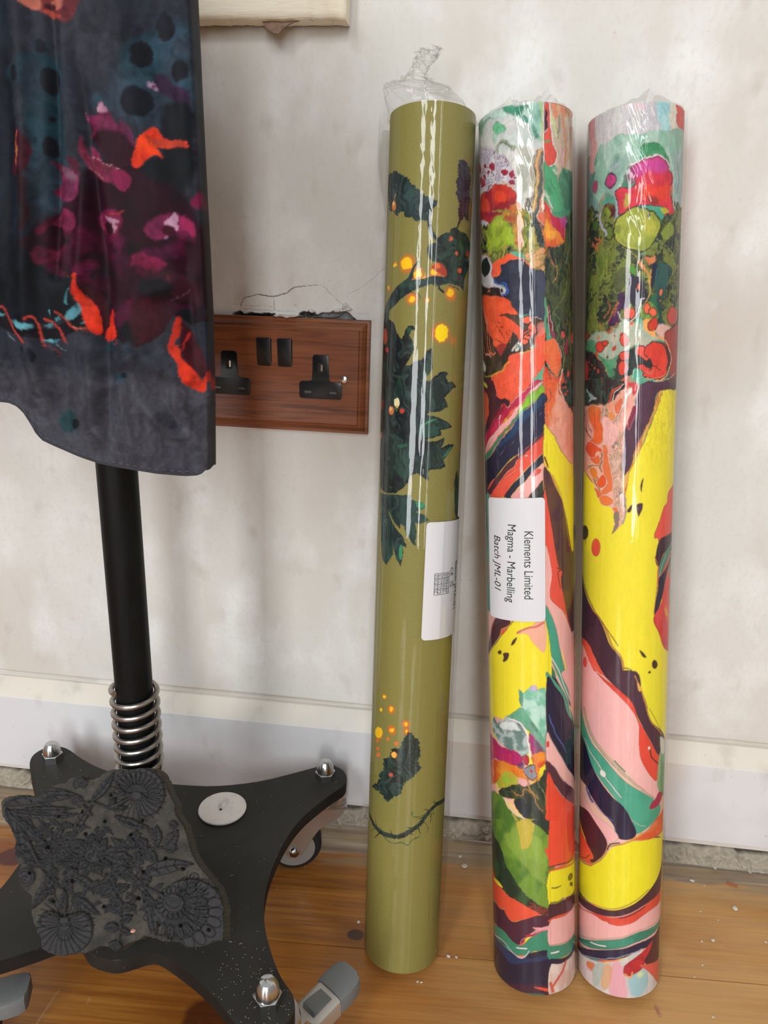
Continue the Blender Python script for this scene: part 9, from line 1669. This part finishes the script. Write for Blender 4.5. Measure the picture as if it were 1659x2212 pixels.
# ------------------------------------------------------------------ SMALL BITS
m_chip = mat('plaster_chip', 'cfc7b8', rough=.95); m_red = mat('red_thread', 'a8583e', rough=.9); m_pink = mat('pink_thread', 'b07a6a', rough=.9)
def chip(x, y, z, s, label, m_=m_chip, name='plaster_chip', cat='plaster chip', group='plaster chips on the floorboards'):
    bm = bmesh.new(); bmesh.ops.create_icosphere(bm, subdivisions=2, radius=s)
    for v in bm.verts: v.co = Vector((v.co.x*(1+.5*random.uniform(-.4, .5)), v.co.y*(.7+.3*random.random()), v.co.z*.3*(1+.3*random.random())))
    bmesh.ops.rotate(bm, cent=(0, 0, 0), matrix=Matrix.Rotation(random.uniform(0, 3), 3, 'Z'), verts=bm.verts[:]); bmesh.ops.translate(bm, vec=(x, y, z+s*.28), verts=bm.verts[:])
    return tag(from_bm(name, bm, m_), label, cat, group)
chip(0.023, -0.0229, 0, 0.0022, 'small white plaster chip on the bare floor strip between olive and labelled rolls')
chip(0.0274, -0.0354, 0, 0.0032, 'largest flat white plaster flake on the floor between the olive and labelled rolls')
chip(0.2859, -0.048, 0, 0.0028, 'larger white plaster chip on the floorboard right of the unlabelled roll')
chip(0.2536, -0.0888, 0, 0.0019, 'tiny white plaster crumb on the floorboards')
chip(0.2432, -0.0914, 0, 0.0012, 'tiny white plaster crumb on the floorboards')
chip(0.2518, -0.0566, 0, 0.001, 'tiny white plaster crumb on the floorboards')
chip(0.3014, -0.0835, 0, 0.0014, 'tiny white plaster crumb on the floorboards')
chip(0.2363, -0.1167, 0, 0.0011, 'tiny white plaster crumb on the floorboards')
chip(0.2546, -0.0186, 0, 0.0022, 'tiny white plaster crumb on the floorboards')
chip(0.2648, -0.0235, 0, 0.0009, 'tiny white plaster crumb on the floorboards')
chip(0.2655, -0.0646, 0, 0.0008, 'tiny white plaster crumb on the floorboards')
chip(-0.0679, -0.118, 0, 0.0018, 'tiny white plaster crumb on the floorboards')
chip(-0.0097, -0.1698, 0, 0.0013, 'tiny white plaster crumb on the floorboards')
chip(-0.0066, -0.1697, 0, 0.0012, 'tiny white plaster crumb on the floorboards')
chip(0.0153, -0.1414, 0, 0.0018, 'tiny white plaster crumb on the floorboards')
chip(0.0222, -0.1413, 0, 0.0014, 'tiny white plaster crumb on the floorboards')
chip(0.226, -0.1299, 0, 0.0008, 'tiny white plaster crumb on the floorboards')
chip(0.2308, -0.1651, 0, 0.0012, 'tiny white plaster crumb on the floorboards')
chip(0.2244, -0.0191, 0, 0.0008, 'tiny white plaster crumb on the floorboards')
bm = bmesh.new(); tube(bm, [(0.2887, -0.0162, .0009), (0.2933, -0.0184, .0012), (0.2976, -0.0201, .0009)], .0008, 6); tag(from_bm('red_thread', bm, m_red), 'short straight red scrap on the floor strip near the wall', 'thread')
bm = bmesh.new(); tube(bm, [(0.1857, -0.163, .0007), (0.187, -0.1669, .001), (0.187, -0.17, .0009), (0.1886, -0.171, .0007)], .0006, 6); tag(from_bm('pink_thread', bm, m_pink), 'bent pink thread on the floorboard in front of the unlabelled roll', 'thread')
chip(-0.2056, -0.2668, 0.1261, .0019, 'pink plaster chip lying on the carved block', mat('pink_chip', 'd89a84', rough=.9), group=None)
# sawdust on the black base (nobody could count it)
bm = bmesh.new(); random.seed(21); olp = ol
def inp(x, y):
    c = False; n_ = len(olp)
    for i in range(n_):
        a, d = olp[i], olp[(i+1) % n_]
        if (a[1] > y) != (d[1] > y) and x < (d[0]-a[0])*(y-a[1])/(d[1]-a[1])+a[0]: c = not c
    return c
cnt = 0
while cnt < 260:
    near = random.random() < .4
    x, y = (random.gauss(-.115, .02), random.gauss(-.275, .022)) if near else (random.uniform(-.40, -.09), random.uniform(-.30, -.04))
    if not inp(x, y): continue
    cnt += 1; big = random.random() < .12 and not near; ll_ = random.uniform(.0012, .0032) if big else random.uniform(.0003, .0007); a = random.gauss(.4, .8); w_ = random.uniform(.0002, .00045)
    dx, dy = math.cos(a)*ll_/2, math.sin(a)*ll_/2; ex, ey = -math.sin(a)*w_/2, math.cos(a)*w_/2
    q = [(x-dx-ex, y-dy-ey), (x+dx-ex, y+dy-ey), (x+dx+ex, y+dy+ey), (x-dx+ex, y-dy+ey)]; prism(bm, q, .1001, .1004+random.random()*.0002)
tag(from_bm('sawdust', bm, mat('sawdust_pale', '958a73', rough=.9), smooth=False), 'pale sawdust flecks scattered over the black stand base', 'sawdust', kind='stuff')
